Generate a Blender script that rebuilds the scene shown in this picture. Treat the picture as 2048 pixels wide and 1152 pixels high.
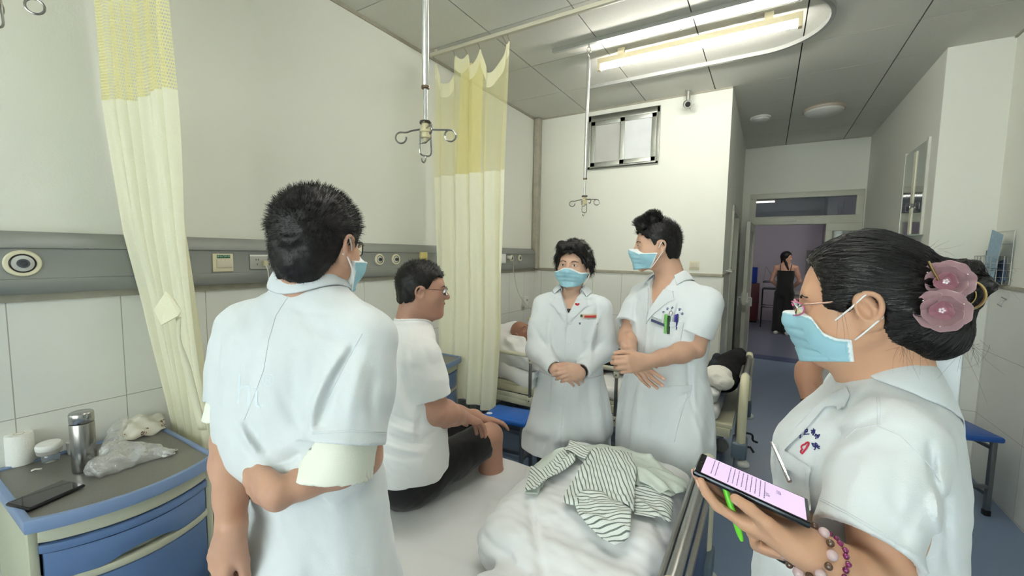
import bpy, bmesh, math, random
import numpy as np
from mathutils import Vector, Matrix
from mathutils.geometry import delaunay_2d_cdt

for o in list(bpy.data.objects): bpy.data.objects.remove(o)
scene = bpy.context.scene
COL = scene.collection
rng = np.random.default_rng(7)
random.seed(7)

# ------------------------------------------------------------------ camera
FPX = 839.0
def _n(v): v = np.array(v, float); return v/np.linalg.norm(v)
_D = _n([511, -62, FPX]); _L = _n([-1390, -92, FPX])
_Y = _D; _X = _n(-(_L-np.dot(_L, _Y)*_Y)); _Z = np.cross(_X, _Y)
if _Z[1] > 0: _Z = -_Z
CM = np.stack([_X, _Y, _Z], 1)
CR, CU, CF = CM[0], -CM[1], CM[2]          # camera right, up, forward in room axes
CAM = np.array([0, 0, 1.55])
def P(px, py, d):                           # a place in the room seen at (px, py), d metres ahead
    return CAM + d*(CM.T @ np.array([(px-1024)/FPX, (py-576)/FPX, 1.0]))
cam = bpy.data.cameras.new('camera'); camo = bpy.data.objects.new('camera', cam); COL.objects.link(camo)
mw = Matrix.Identity(4)
for i in range(3):
    mw[i][0] = CR[i]; mw[i][1] = CU[i]; mw[i][2] = -CF[i]; mw[i][3] = CAM[i]
camo.matrix_world = mw
cam.sensor_width = 36; cam.sensor_fit = 'HORIZONTAL'; cam.lens = FPX/2048*36; cam.clip_start = .02
scene.camera = camo
RH = _n([CR[0], CR[1], 0]); FH = _n([CF[0], CF[1], 0]); UP = np.array([0, 0, 1.0])   # level right / away

# ------------------------------------------------------------------ light and exposure
w = bpy.data.worlds.new('sky'); scene.world = w; w.use_nodes = True
bg = w.node_tree.nodes['Background']
sky = w.node_tree.nodes.new('ShaderNodeTexSky'); sky.sky_type = 'NISHITA'; sky.sun_disc = False
sky.sun_elevation = math.radians(50); sky.sun_rotation = math.radians(200)
w.node_tree.links.new(sky.outputs[0], bg.inputs[0]); bg.inputs[1].default_value = .25
def area(name, loc, rot, sx, sy, power, col):
    l = bpy.data.lights.new(name, 'AREA'); l.shape = 'RECTANGLE'; l.size = sx; l.size_y = sy; l.energy = power; l.color = col
    o = bpy.data.objects.new(name, l); o.location = loc; o.rotation_euler = rot; COL.objects.link(o); return o
WINDOW_LIGHT = area('daylight', (-.45, -3.03, 1.72), (math.radians(-86), 0, math.radians(180)), 3.3, 1.8, 160, (.97, 1.0, .985))
WINDOW_LIGHT.rotation_euler = (math.radians(88), 0, 0)
TUBE_EMIT = 82.0
FAR_TUBE = 3.0
scene.view_settings.view_transform = 'Standard'; scene.view_settings.look = 'None'
scene.view_settings.gamma = 1; scene.view_settings.exposure = 0.26; scene.view_settings.use_curve_mapping = False

# ------------------------------------------------------------------ materials
def lin(c):
    r = []
    for v in c:
        v = v/255; r.append(v/12.92 if v <= .04045 else ((v+.055)/1.055)**2.4)
    return tuple(r)
MATS = {}
def mat(name, col, rough=.5, metal=0, spec=.4, var=0, vscale=6, bump=0, bscale=80, trans=0, alpha=1, emit=None, es=0, sheen=0, sub=0, coat=0, attr=None, stretch=None):
    if name in MATS: return MATS[name]
    m = bpy.data.materials.new(name); m.use_nodes = True; nt = m.node_tree; N = nt.nodes; L = nt.links
    b = N['Principled BSDF']; c = lin(col)+(1,)
    b.inputs['Base Color'].default_value = c; b.inputs['Roughness'].default_value = rough; b.inputs['Metallic'].default_value = metal
    b.inputs['Specular IOR Level'].default_value = spec
    b.inputs['Transmission Weight'].default_value = trans; b.inputs['Alpha'].default_value = alpha
    b.inputs['Coat Weight'].default_value = coat; b.inputs['Sheen Weight'].default_value = sheen
    if sub:
        b.inputs['Subsurface Weight'].default_value = sub; b.inputs['Subsurface Radius'].default_value = (.012, .005, .003); b.inputs['Subsurface Scale'].default_value = 1
    if emit: b.inputs['Emission Color'].default_value = lin(emit)+(1,); b.inputs['Emission Strength'].default_value = es
    tc = N.new('ShaderNodeTexCoord'); src = tc.outputs['Object']
    if stretch:
        mp = N.new('ShaderNodeMapping'); mp.inputs['Scale'].default_value = stretch; L.new(src, mp.inputs[0]); src = mp.outputs[0]
    base = None
    if attr:
        a = N.new('ShaderNodeAttribute'); a.attribute_name = attr; base = a.outputs['Color']
    nz = N.new('ShaderNodeTexNoise'); nz.inputs['Scale'].default_value = vscale; nz.inputs['Detail'].default_value = 4; L.new(src, nz.inputs['Vector'])
    v = max(var, .015)
    mr = N.new('ShaderNodeMapRange'); mr.inputs[1].default_value = .3; mr.inputs[2].default_value = .7; mr.inputs[3].default_value = 1-v; mr.inputs[4].default_value = 1+v
    L.new(nz.outputs[0], mr.inputs[0])
    mx = N.new('ShaderNodeVectorMath'); mx.operation = 'SCALE'
    if base: L.new(base, mx.inputs[0])
    else: mx.inputs[0].default_value = c[:3]
    L.new(mr.outputs[0], mx.inputs['Scale']); L.new(mx.outputs[0], b.inputs['Base Color'])
    if bump:
        n2 = N.new('ShaderNodeTexNoise'); n2.inputs['Scale'].default_value = bscale; n2.inputs['Detail'].default_value = 3; L.new(src, n2.inputs['Vector'])
        bp = N.new('ShaderNodeBump'); bp.inputs['Strength'].default_value = bump; bp.inputs['Distance'].default_value = .01
        L.new(n2.outputs[0], bp.inputs['Height']); L.new(bp.outputs[0], b.inputs['Normal'])
    MATS[name] = m; return m

# ------------------------------------------------------------------ mesh helpers
ORG = {}
def tag(o, label=None, cat=None, group=None, kind=None):
    if label: o['label'] = label
    if cat: o['category'] = cat
    if group: o['group'] = group
    if kind: o['kind'] = kind
    return o
def thing(name, loc, label, cat, group=None):
    o = bpy.data.objects.new(name, None); o.empty_display_size = .05; o.location = tuple(loc); COL.objects.link(o)
    ORG[o.name] = np.array(loc, float); return tag(o, label, cat, group)
class MB:
    def __init__(s): s.v = []; s.f = []; s.n = 0
    def add(s, v, f):
        v = np.asarray(v, float); s.v.append(v)
        s.f += [tuple(i+s.n for i in q) for q in f]; s.n += len(v); return s
    def box(s, a, b, R=None, c=None):
        a = np.array(a, float); b = np.array(b, float)
        v = np.array([[(a, b)[i][0], (a, b)[j][1], (a, b)[k][2]] for i in (0, 1) for j in (0, 1) for k in (0, 1)])
        if R is not None: v = v @ np.array(R).T
        if c is not None: v = v + np.array(c)
        return s.add(v, [(0, 1, 3, 2), (4, 6, 7, 5), (0, 4, 5, 1), (2, 3, 7, 6), (0, 2, 6, 4), (1, 5, 7, 3)])
    def tube(s, pts, r, seg=10, closed=False, caps=True, flat=1.0):
        pts = np.array(pts, float); n = len(pts); r = np.broadcast_to(np.array(r, float), (n,))
        t = np.gradient(pts, axis=0)
        if closed: t = np.roll(pts, -1, 0)-np.roll(pts, 1, 0)
        t /= np.linalg.norm(t, axis=1)[:, None]+1e-12
        ref = np.array([0, 0, 1.]) if abs(t[0][2]) < .9 else np.array([1., 0, 0])
        u = np.cross(t[0], ref); u /= np.linalg.norm(u); V = []
        for i in range(n):
            u = u-np.dot(u, t[i])*t[i]; u /= np.linalg.norm(u); w_ = np.cross(t[i], u)
            for k in range(seg):
                a = 2*math.pi*k/seg; V.append(pts[i]+r[i]*(math.cos(a)*u+math.sin(a)*flat*w_))
        F = []
        for i in range(n if closed else n-1):
            for k in range(seg):
                j = (i+1) % n; F.append((i*seg+k, i*seg+(k+1) % seg, j*seg+(k+1) % seg, j*seg+k))
        if caps and not closed:
            F.append(tuple(range(seg))[::-1]); F.append(tuple((n-1)*seg+k for k in range(seg)))
        return s.add(V, F)
    def lathe(s, prof, c=(0, 0, 0), axis=(0, 0, 1), seg=32, caps=True, sq=(1, 1)):
        ax = _n(axis); ref = np.array([1., 0, 0]) if abs(ax[0]) < .9 else np.array([0, 1., 0])
        u = _n(np.cross(ax, ref)); w_ = np.cross(ax, u); V = []
        for r, h in prof:
            for k in range(seg):
                a = 2*math.pi*k/seg; V.append(np.array(c)+ax*h+r*(math.cos(a)*u*sq[0]+math.sin(a)*w_*sq[1]))
        F = [(i*seg+k, i*seg+(k+1) % seg, (i+1)*seg+(k+1) % seg, (i+1)*seg+k) for i in range(len(prof)-1) for k in range(seg)]
        if caps: F += [tuple(range(seg))[::-1], tuple((len(prof)-1)*seg+k for k in range(seg))]
        return s.add(V, F)
    def prism(s, poly, A, B, C0, N, h):      # polygon in the A,B plane, pushed h along N
        A, B, N = map(np.array, (A, B, N)); C0 = np.array(C0, float)
        lo = [C0+A*x+B*y for x, y in poly]; hi = [p+N*h for p in lo]; n = len(poly)
        F = [tuple(range(n))[::-1], tuple(range(n, 2*n))]+[(i, (i+1) % n, n+(i+1) % n, n+i) for i in range(n)]
        return s.add(lo+hi, F)
    def grid(s, fn, nu, nv, thick=0):
        V = [fn(i/nu, j/nv) for i in range(nu+1) for j in range(nv+1)]
        F = [(i*(nv+1)+j, (i+1)*(nv+1)+j, (i+1)*(nv+1)+j+1, i*(nv+1)+j+1) for i in range(nu) for j in range(nv)]
        return s.add(V, F)
    def sphere(s, c, r, seg=16, ring=10):
        r = np.broadcast_to(np.array(r, float), (3,)); V = []
        for i in range(ring+1):
            th = math.pi*i/ring
            for k in range(seg):
                a = 2*math.pi*k/seg; V.append(np.array(c)+r*np.array([math.sin(th)*math.cos(a), math.sin(th)*math.sin(a), math.cos(th)]))
        F = [(i*seg+k, (i+1)*seg+k, (i+1)*seg+(k+1) % seg, i*seg+(k+1) % seg) for i in range(ring) for k in range(seg)]
        return s.add(V, F)
def mk(name, mb, m, parent=None, smooth=False, bevel=0, bseg=2, solid=0, subsurf=0, weld=True, angle=40):
    v = np.concatenate(mb.v) if mb.v else np.zeros((0, 3))
    org = ORG[parent.name] if parent is not None else np.zeros(3)
    own = org
    if parent is None:
        own = np.array([(v[:, 0].min()+v[:, 0].max())/2, (v[:, 1].min()+v[:, 1].max())/2, v[:, 2].min()])
    me = bpy.data.meshes.new(name); me.from_pydata((v-own).tolist(), [], mb.f)
    bm = bmesh.new(); bm.from_mesh(me)
    if weld: bmesh.ops.remove_doubles(bm, verts=bm.verts, dist=1e-6)
    bmesh.ops.recalc_face_normals(bm, faces=bm.faces)
    if bevel:
        ed = [e for e in bm.edges if len(e.link_faces) == 2 and e.calc_face_angle(0) > .6]
        bmesh.ops.bevel(bm, geom=ed, offset=bevel, segments=bseg, profile=.5, affect='EDGES', clamp_overlap=True)
    bm.to_mesh(me); bm.free(); me.materials.append(m)
    if smooth or bevel:
        me.polygons.foreach_set('use_smooth', [True]*len(me.polygons))
        me.set_sharp_from_angle(angle=math.radians(angle))
    o = bpy.data.objects.new(name, me); COL.objects.link(o)
    if parent is not None: o.parent = parent; ORG[o.name] = org
    else: o.location = tuple(own); ORG[o.name] = own
    if solid: q = o.modifiers.new('thick', 'SOLIDIFY'); q.thickness = solid; q.offset = 0
    if subsurf: q = o.modifiers.new('sub', 'SUBSURF'); q.levels = subsurf; q.render_levels = subsurf
    return o
def B(name, a, b, m, parent=None, bevel=0, **k): return mk(name, MB().box(a, b), m, parent, bevel=bevel, **k)
def struct(o): o['kind'] = 'structure'; return o
def spline(pts, n=8, closed=False):
    p = np.array(pts, float); N = len(p); out = []
    rngi = range(N if closed else N-1)
    for i in rngi:
        a, b, c, d = (p[(i-1) % N] if closed or i > 0 else 2*p[0]-p[1]), p[i], p[(i+1) % N], (p[(i+2) % N] if closed or i+2 < N else 2*p[-1]-p[-2])
        for k in range(n):
            t = k/n; out.append(.5*((2*b)+(-a+c)*t+(2*a-5*b+4*c-d)*t*t+(-a+3*b-3*c+d)*t**3))
    if not closed: out.append(p[-1])
    return np.array(out)
def copy_tree(o, off, label=None, group=None):
    r = o.copy(); COL.objects.link(r); r.location = Vector(o.location)+Vector(off); ORG[r.name] = ORG[o.name]+np.array(off)
    if label: r['label'] = label
    if group: r['group'] = group
    for ch in list(o.children):
        c = ch.copy(); COL.objects.link(c); c.parent = r; ORG[c.name] = ORG[r.name]
        for g in list(ch.children):
            d = g.copy(); COL.objects.link(d); d.parent = c; ORG[d.name] = ORG[r.name]
    return r
FONT = None
def text_mb(txt, size, O, U, V, align='CENTER', ext=.0005, N=None):
    """letters laid in the U,V plane at O, thickness ext"""
    cu = bpy.data.curves.new('t', 'FONT'); cu.body = txt; cu.size = size; cu.align_x = align; cu.align_y = 'CENTER'; cu.resolution_u = 3
    o = bpy.data.objects.new('t', cu); COL.objects.link(o); dg = bpy.context.evaluated_depsgraph_get()
    me = bpy.data.meshes.new_from_object(o.evaluated_get(dg)); mb = MB()
    U, V = np.array(U, float), np.array(V, float); N = np.cross(U, V) if N is None else np.array(N)
    vs = np.array([v.co[:] for v in me.vertices]).reshape(-1, 3)
    if len(vs): mb.add(np.array(O)+vs[:, :1]*U+vs[:, 1:2]*V+N*ext, [tuple(p.vertices) for p in me.polygons])
    bpy.data.objects.remove(o); bpy.data.curves.remove(cu); bpy.data.meshes.remove(me); return mb
# ------------------------------------------------------------------ sculpting in a distance field
f4 = np.float32
def nz(p, s, seed=0, oct=2):
    """smooth pseudo-noise in -1..1 from warped sines"""
    r = np.random.default_rng(seed); out = np.zeros(len(p)); amp = 1; tot = 0
    for o in range(oct):
        acc = 0
        for k in range(5):
            v = r.normal(size=3); v = v/np.linalg.norm(v)*s*(2**o)*(.7+.6*r.random()); acc = acc+np.sin(p@v*2*math.pi+r.random()*6.28+1.3*np.sin(p@np.roll(v, 1)*3.1+r.random()*6))
        out += amp*acc/5*1.6; tot += amp; amp *= .5
    return out/tot
class Field:
    def __init__(s, lo, hi, h):
        s.lo = np.array(lo, float); s.h = h; s.n = np.ceil((np.array(hi)-s.lo)/h).astype(int)+1
        s.d = np.full(s.n, .3, f4)
        s.ax = [(s.lo[i]+h*np.arange(s.n[i])).astype(f4) for i in range(3)]
    def win(s, lo, hi):
        a = [max(0, int((lo[i]-s.lo[i])/s.h)-1) for i in range(3)]; b = [min(s.n[i], int((hi[i]-s.lo[i])/s.h)+2) for i in range(3)]
        if any(a[i] >= b[i] for i in range(3)): return None
        return (slice(a[0], b[0]), slice(a[1], b[1]), slice(a[2], b[2])), [s.ax[i][a[i]:b[i]].reshape([-1 if j == i else 1 for j in range(3)]) for i in range(3)]
    def op(s, prim, k=.01, mode='u'):
        fn, lo, hi = prim; pad = k+3*s.h; r = s.win(np.array(lo)-pad, np.array(hi)+pad)
        if r is None: return s
        sl, (X, Y, Z) = r; b = fn(X, Y, Z); a = s.d[sl]
        if mode == 'u': h = np.maximum(k-np.abs(a-b), 0)/k; s.d[sl] = np.minimum(a, b)-h*h*k*.25
        elif mode == 's': b = -b; h = np.maximum(k-np.abs(a-b), 0)/k; s.d[sl] = np.maximum(a, b)+h*h*k*.25
        return s
    def u(s, *prims, k=.01):
        for p in prims: s.op(p, k)
        return s
    def cut(s, *prims, k=.004):
        for p in prims: s.op(p, k, 's')
        return s
    def keep(s, prim):                       # intersect with a primitive over the whole field
        fn, lo, hi = prim; s.d = np.maximum(s.d, fn(*[s.ax[i].reshape([-1 if j == i else 1 for j in range(3)]) for i in range(3)])); return s
    def pts(s, idx): return np.stack([s.ax[i][idx[i]] for i in range(3)], 1).astype(float)
    def disp(s, fn, band=.03):
        idx = np.nonzero(np.abs(s.d) < band); s.d[idx] += fn(s.pts(idx)).astype(f4); return s
    def val(s, p):
        q = (np.asarray(p)-s.lo)/s.h; i = np.clip(np.floor(q).astype(int), 0, s.n-2); f = np.clip(q-i, 0, 1); r = 0
        for a in (0, 1):
            for b in (0, 1):
                for c in (0, 1): r = r+s.d[i[:, 0]+a, i[:, 1]+b, i[:, 2]+c]*(f[:, 0] if a else 1-f[:, 0])*(f[:, 1] if b else 1-f[:, 1])*(f[:, 2] if c else 1-f[:, 2])
        return r
    def grad(s, p):
        e = s.h; g = np.stack([s.val(p+np.eye(3)[i]*e)-s.val(p-np.eye(3)[i]*e) for i in range(3)], 1); return g/(np.linalg.norm(g, axis=1)[:, None]+1e-9)
    def hit(s, p, dirv, far=.5, off=0, iso=0):
        """march each point from p+dir*0 along dir until the field reaches off"""
        p = np.array(p, float); dirv = np.broadcast_to(np.array(dirv, float), p.shape); t = np.zeros(len(p)); done = np.zeros(len(p), bool)
        for _ in range(int(far/(s.h*.5))):
            v = s.val(p+dirv*t[:, None]); done |= v <= off; 
            if done.all(): break
            t = np.where(done, t, t+s.h*.5)
        for _ in range(3):
            v = s.val(p+dirv*t[:, None]); t = np.where(done, t+np.clip(v-off, -s.h, s.h)*.8, t)
        return p+dirv*t[:, None], done
    def mesh(s):
        d = s.d; ins = d < 0
        c = np.zeros(np.array(ins.shape)-1, np.uint8)
        for a in (0, 1):
            for b in (0, 1):
                for e in (0, 1): c += ins[a:ins.shape[0]-1+a, b:ins.shape[1]-1+b, e:ins.shape[2]-1+e]
        I = np.nonzero((c > 0) & (c < 8)); n = len(I[0]); idm = np.full(c.shape, -1, np.int32); idm[I] = np.arange(n)
        I = np.stack(I, 1); acc = np.zeros((n, 3)); cnt = np.zeros(n)
        cor = {(a, b, e): d[I[:, 0]+a, I[:, 1]+b, I[:, 2]+e] for a in (0, 1) for b in (0, 1) for e in (0, 1)}
        for ax in range(3):
            for a in (0, 1):
                for b in (0, 1):
                    p0 = [a, b]; p0.insert(ax, 0); p1 = [a, b]; p1.insert(ax, 1); v0 = cor[tuple(p0)]; v1 = cor[tuple(p1)]
                    m = (v0 < 0) != (v1 < 0); t = v0[m]/(v0[m]-v1[m]); q = np.zeros((m.sum(), 3)); q[:] = p0; q[:, ax] = t; acc[m] += q; cnt[m] += 1
        V = s.lo+(I+acc/cnt[:, None])*s.h; Fs = []
        for ax in range(3):
            o1, o2 = [(1, 2), (2, 0), (0, 1)][ax]; sh = [slice(None)]*3; sh2 = [slice(None)]*3
            sl = [slice(1, -1)]*3; sl[ax] = slice(0, -1); A = ins[tuple(sl)]; sl2 = [slice(1, -1)]*3; sl2[ax] = slice(1, None); Bb = ins[tuple(sl2)]
            J = np.stack(np.nonzero(A != Bb), 1); off = np.ones(3, int); off[ax] = 0; J = J+off
            fl = ins[J[:, 0], J[:, 1], J[:, 2]]
            def cell(a, b): q = J.copy(); q[:, o1] -= a; q[:, o2] -= b; return idm[q[:, 0], q[:, 1], q[:, 2]]
            Q = np.stack([cell(1, 1), cell(0, 1), cell(0, 0), cell(1, 0)], 1); Q[~fl] = Q[~fl][:, ::-1]; Fs.append(Q)
        Fa = np.concatenate(Fs); Fa = Fa[(Fa >= 0).all(1)]; return V, Fa
    def obj(s, name, m, parent=None, paint=None, relax=1, attr='tint'):
        V, Fa = s.mesh()
        for _ in range(relax):                # one soft pass evens out the facets
            acc = np.zeros_like(V); cnt = np.zeros(len(V))
            for a, b in ((0, 1), (1, 2), (2, 3), (3, 0)):
                np.add.at(acc, Fa[:, a], V[Fa[:, b]]); np.add.at(cnt, Fa[:, a], 1); np.add.at(acc, Fa[:, b], V[Fa[:, a]]); np.add.at(cnt, Fa[:, b], 1)
            V = V*.5+.5*acc/np.maximum(cnt, 1)[:, None]
        return raw_obj(name, V, Fa, m, parent, paint(V) if paint else None, attr)
def raw_obj(name, V, Fa, m, parent=None, colors=None, attr='tint', smooth=True):
    own = ORG[parent.name] if parent is not None else np.array([(V[:, 0].min()+V[:, 0].max())/2, (V[:, 1].min()+V[:, 1].max())/2, V[:, 2].min()])
    me = bpy.data.meshes.new(name); k = Fa.shape[1]
    me.vertices.add(len(V)); me.vertices.foreach_set('co', (V-own).astype(f4).ravel())
    me.loops.add(Fa.size); me.loops.foreach_set('vertex_index', Fa.astype(np.int32).ravel())
    me.polygons.add(len(Fa)); me.polygons.foreach_set('loop_start', np.arange(0, Fa.size, k, dtype=np.int32)); me.polygons.foreach_set('use_smooth', np.full(len(Fa), smooth))
    if colors is not None:
        a = me.attributes.new(attr, 'FLOAT_COLOR', 'POINT'); a.data.foreach_set('color', np.concatenate([colors, np.ones((len(V), 1))], 1).astype(f4).ravel())
    me.update(calc_edges=True); me.validate(); me.materials.append(m); o = bpy.data.objects.new(name, me); COL.objects.link(o)
    if parent is not None: o.parent = parent
    else: o.location = tuple(own)
    ORG[o.name] = own; return o
def rc(p0, p1, r0, r1=None, flat=None):
    p0 = np.array(p0, float); p1 = np.array(p1, float); r1 = r0 if r1 is None else r1; f = 1.0
    ax = None
    if flat is not None: ax = _n(flat[0]); f = flat[1]
    def T(v): return v if ax is None else v+ax*np.dot(v, ax)*(1/f-1)
    ab = T(p1-p0); L2 = float(np.dot(ab, ab))+1e-12; R_ = max(r0, r1)*max(1, f)
    def fn(X, Y, Z):
        x, y, z = X-f4(p0[0]), Y-f4(p0[1]), Z-f4(p0[2])
        if ax is not None:
            q = (x*f4(ax[0])+y*f4(ax[1])+z*f4(ax[2]))*f4(1/f-1); x, y, z = x+q*f4(ax[0]), y+q*f4(ax[1]), z+q*f4(ax[2])
        t = np.clip((x*f4(ab[0])+y*f4(ab[1])+z*f4(ab[2]))/f4(L2), 0, 1)
        return (np.sqrt((x-t*f4(ab[0]))**2+(y-t*f4(ab[1]))**2+(z-t*f4(ab[2]))**2)-(f4(r0)+f4(r1-r0)*t))*f4(min(1, f))
    return fn, np.minimum(p0, p1)-R_, np.maximum(p0, p1)+R_
def ell(c, r, R=None):
    c = np.array(c, float); r = np.broadcast_to(np.array(r, float), (3,)); R = np.eye(3) if R is None else np.array(R, float)   # columns of R: local axes
    e = np.abs(R)@r
    def fn(X, Y, Z):
        x, y, z = X-f4(c[0]), Y-f4(c[1]), Z-f4(c[2]); q = [(x*f4(R[0, i])+y*f4(R[1, i])+z*f4(R[2, i])) for i in range(3)]
        k0 = np.sqrt(sum((q[i]/f4(r[i]))**2 for i in range(3)))+f4(1e-6); k1 = np.sqrt(sum((q[i]/f4(r[i]**2))**2 for i in range(3)))+f4(1e-6)
        return k0*(k0-1)/k1
    return fn, c-e, c+e
def rb(c, hs, R=None, r=.005):
    c = np.array(c, float); hs = np.array(hs, float); R = np.eye(3) if R is None else np.array(R, float); e = np.abs(R)@hs
    def fn(X, Y, Z):
        x, y, z = X-f4(c[0]), Y-f4(c[1]), Z-f4(c[2])
        q = [np.abs(x*f4(R[0, i])+y*f4(R[1, i])+z*f4(R[2, i]))-f4(hs[i]-r) for i in range(3)]
        return np.sqrt(sum(np.maximum(a, 0)**2 for a in q))+np.minimum(np.maximum(np.maximum(q[0], q[1]), q[2]), 0)-f4(r)
    return fn, c-e, c+e
def loft(secs, fold=None, nexp=2.0, cap=.0):
    """stack of rounded sections along z: (z, cx, cy, half across, half deep, facing angle)"""
    S = np.array(sorted([tuple(q) for q in secs])); zz = S[:, 0]; fine = spline(S, 12); o = np.argsort(fine[:, 0]); fine = fine[o]
    R_ = max(S[:, 3].max(), S[:, 4].max())*1.1
    lo = np.array([S[:, 1].min()-R_, S[:, 2].min()-R_, zz[0]]); hi = np.array([S[:, 1].max()+R_, S[:, 2].max()+R_, zz[-1]])
    def fn(X, Y, Z):
        z = Z.ravel(); g = [np.interp(z, fine[:, 0], fine[:, i]).astype(f4).reshape(Z.shape) for i in range(1, 6)]
        x, y = X-g[0], Y-g[1]; ca, sa = np.cos(g[4]), np.sin(g[4]); fx, fy = x*ca+y*sa, -x*sa+y*ca       # forward, left
        a, b = g[2], g[3]; p = nexp
        k0 = (np.abs(fy/a)**p+np.abs(fx/b)**p)**(1/p)+f4(1e-6)
        k1 = np.sqrt((fy/a**2)**2+(fx/b**2)**2)+f4(1e-6); kk = np.sqrt((fy/a)**2+(fx/b)**2)+f4(1e-6)
        d = (k0-1)*kk/k1
        if fold is not None: d = d+fold(np.arctan2(fy, fx), Z, x, y).astype(f4)
        e = np.maximum(Z-f4(zz[-1]), f4(zz[0])-Z)
        if cap: e = e+f4(cap); d = np.sqrt(np.maximum(d+f4(cap), 0)**2+np.maximum(e, 0)**2)+np.minimum(np.maximum(d+f4(cap), e), 0)-f4(cap); return d
        return np.maximum(d, e)
    return fn, lo, hi
def frame(f, u=UP):
    """columns: right, forward, up of a head or body looking along f"""
    f = _n(f); r = _n(np.cross(f, u)); return np.stack([r, f, np.cross(r, f)], 1)
def bounds(pts, pad): pts = np.array(pts); return pts.min(0)-pad, pts.max(0)+pad
def patch(fld, O, U, V, poly, m, name, parent, off=.0015, th=.0025, res=.006, out=.25, dirv=None, smooth_edge=True, colors=None, quiet=False):
    """cloth piece with outline poly (u,v metres) laid on the sculpted surface, seen from outside along -N"""
    O, U, V = np.array(O, float), _n(U), _n(V); N = _n(np.cross(U, V)) if dirv is None else -_n(dirv)
    P2 = []
    n = len(poly)
    for i in range(n):
        a, b = np.array(poly[i]), np.array(poly[(i+1) % n]); k = max(1, int(np.linalg.norm(b-a)/res))
        P2 += [tuple(a+(b-a)*j/k) for j in range(k)]
    nb = len(P2); xs = np.array(P2); g = []
    for u_ in np.arange(xs[:, 0].min()+res*.6, xs[:, 0].max(), res):
        for v_ in np.arange(xs[:, 1].min()+res*.6, xs[:, 1].max(), res):
            ins = False; j = nb-1
            for i in range(nb):
                if (P2[i][1] > v_) != (P2[j][1] > v_) and u_ < (P2[j][0]-P2[i][0])*(v_-P2[i][1])/(P2[j][1]-P2[i][1])+P2[i][0]: ins = not ins
                j = i
            if ins and np.min((xs[:, 0]-u_)**2+(xs[:, 1]-v_)**2) > (res*.45)**2: g.append((u_, v_))
    vin = [Vector(q) for q in P2+g]; ed = [(i, (i+1) % nb) for i in range(nb)]
    vo, _, fo, _, _, _ = delaunay_2d_cdt(vin, ed, [list(range(nb))], 1, 1e-7)
    uv = np.array([q[:] for q in vo]); base = O+uv[:, :1]*U+uv[:, 1:2]*V+N*out
    hp, ok = fld.hit(base, -N, far=out*2, off=off+th)
    if not ok.all():
        bad = ~ok; hp[bad] = base[bad]-N*np.median(((base-hp)@N)[ok]) if ok.any() else base[bad]-N*out
    lo_ = hp-N*(th+.004); n_ = len(hp); Fm = MB(); F = [tuple(f) for f in fo]
    cntE = {}
    for f in F:
        for i in range(len(f)): cntE.setdefault(tuple(sorted((f[i], f[(i+1) % len(f)]))), []).append((f[i], f[(i+1) % len(f)]))
    side = [(b, a, a+n_, b+n_) for k_, l in cntE.items() if len(l) == 1 for a, b in l]
    Fm.add(np.concatenate([hp, lo_]), F+[tuple(i+n_ for i in f[::-1]) for f in F]+side)
    return mk(name, Fm, m, parent, smooth=True, angle=50)
def stitch(fld, O, U, V, lines, m, name, parent, r=.0008, out=.25, dirv=None, lift=.0004, closed=False):
    O, U, V = np.array(O, float), _n(U), _n(V); N = _n(np.cross(U, V)) if dirv is None else -_n(dirv); mb_ = MB()
    for ln in lines:
        q = np.array(ln, float); L_ = []
        for a, b in zip(q[:-1], q[1:]):
            k = max(1, int(np.linalg.norm(b-a)/.004)); L_ += [a+(b-a)*j/k for j in range(k)]
        L_.append(q[-1]); L_ = np.array(L_); hp, ok = fld.hit(O+L_[:, :1]*U+L_[:, 1:2]*V+N*out, -N, far=out*2, off=lift)
        if ok.sum() > 1: mb_.tube(hp[ok], r, 5)
    return mk(name, mb_, m, parent, smooth=True)
def to_px(p): c = (np.asarray(p)-CAM)@CM.T; return 1024+FPX*c[:, 0]/c[:, 2], 576+FPX*c[:, 1]/c[:, 2]
def rays(pts): q = np.array([[(x-1024)/FPX, (y-576)/FPX, 1.0] for x, y in pts]); q = q@CM; return q/np.linalg.norm(q, axis=1)[:, None]
def sight(fld, pts, near, far, off=0.0):
    """where lines of sight from the photographer's place meet a sculpted surface"""
    r = rays(pts); hp, ok = fld.hit(CAM+r*near, r, far-near, off); return hp, ok, r
def creases(p, ax, rows, scale=1.0):
    """soft cloth folds, each along a line given where it lies on the front of the figure: x0, y0, x1, y1, width, height"""
    x, y = to_px(p); v = p-CAM; v /= np.linalg.norm(v, axis=1)[:, None]; front = 1/(1+np.exp(((p-ax)*v).sum(1)/.012-1)); d = np.zeros(len(p))
    for x0, y0, x1, y1, w_, a in rows:
        dx, dy = x1-x0, y1-y0; t = np.clip(((x-x0)*dx+(y-y0)*dy)/(dx*dx+dy*dy), 0, 1); bow = .06*math.hypot(dx, dy)*np.sin(np.pi*t); L_ = math.hypot(dx, dy)
        qx, qy = x-x0-t*dx+dy/L_*bow, y-y0-t*dy-dx/L_*bow; d += a*np.exp(-(qx*qx+qy*qy)/w_**2)*np.sin(np.pi*np.clip(t, .06, .94))**.5
    return d*front*scale
def seam(fld, lines, m, name, parent, near, far, r=.0009, lift=.0005, step=4):
    mb_ = MB()
    for ln in lines:
        q = np.array(ln, float); L_ = []
        for a, b in zip(q[:-1], q[1:]):
            k = max(1, int(np.linalg.norm(b-a)/step)); L_ += [a+(b-a)*j/k for j in range(k)]
        L_.append(q[-1]); hp, ok, _ = sight(fld, L_, near, far, lift)
        if ok.sum() > 1: mb_.tube(hp[ok], r, 5)
    return mk(name, mb_, m, parent, smooth=True)
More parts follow.
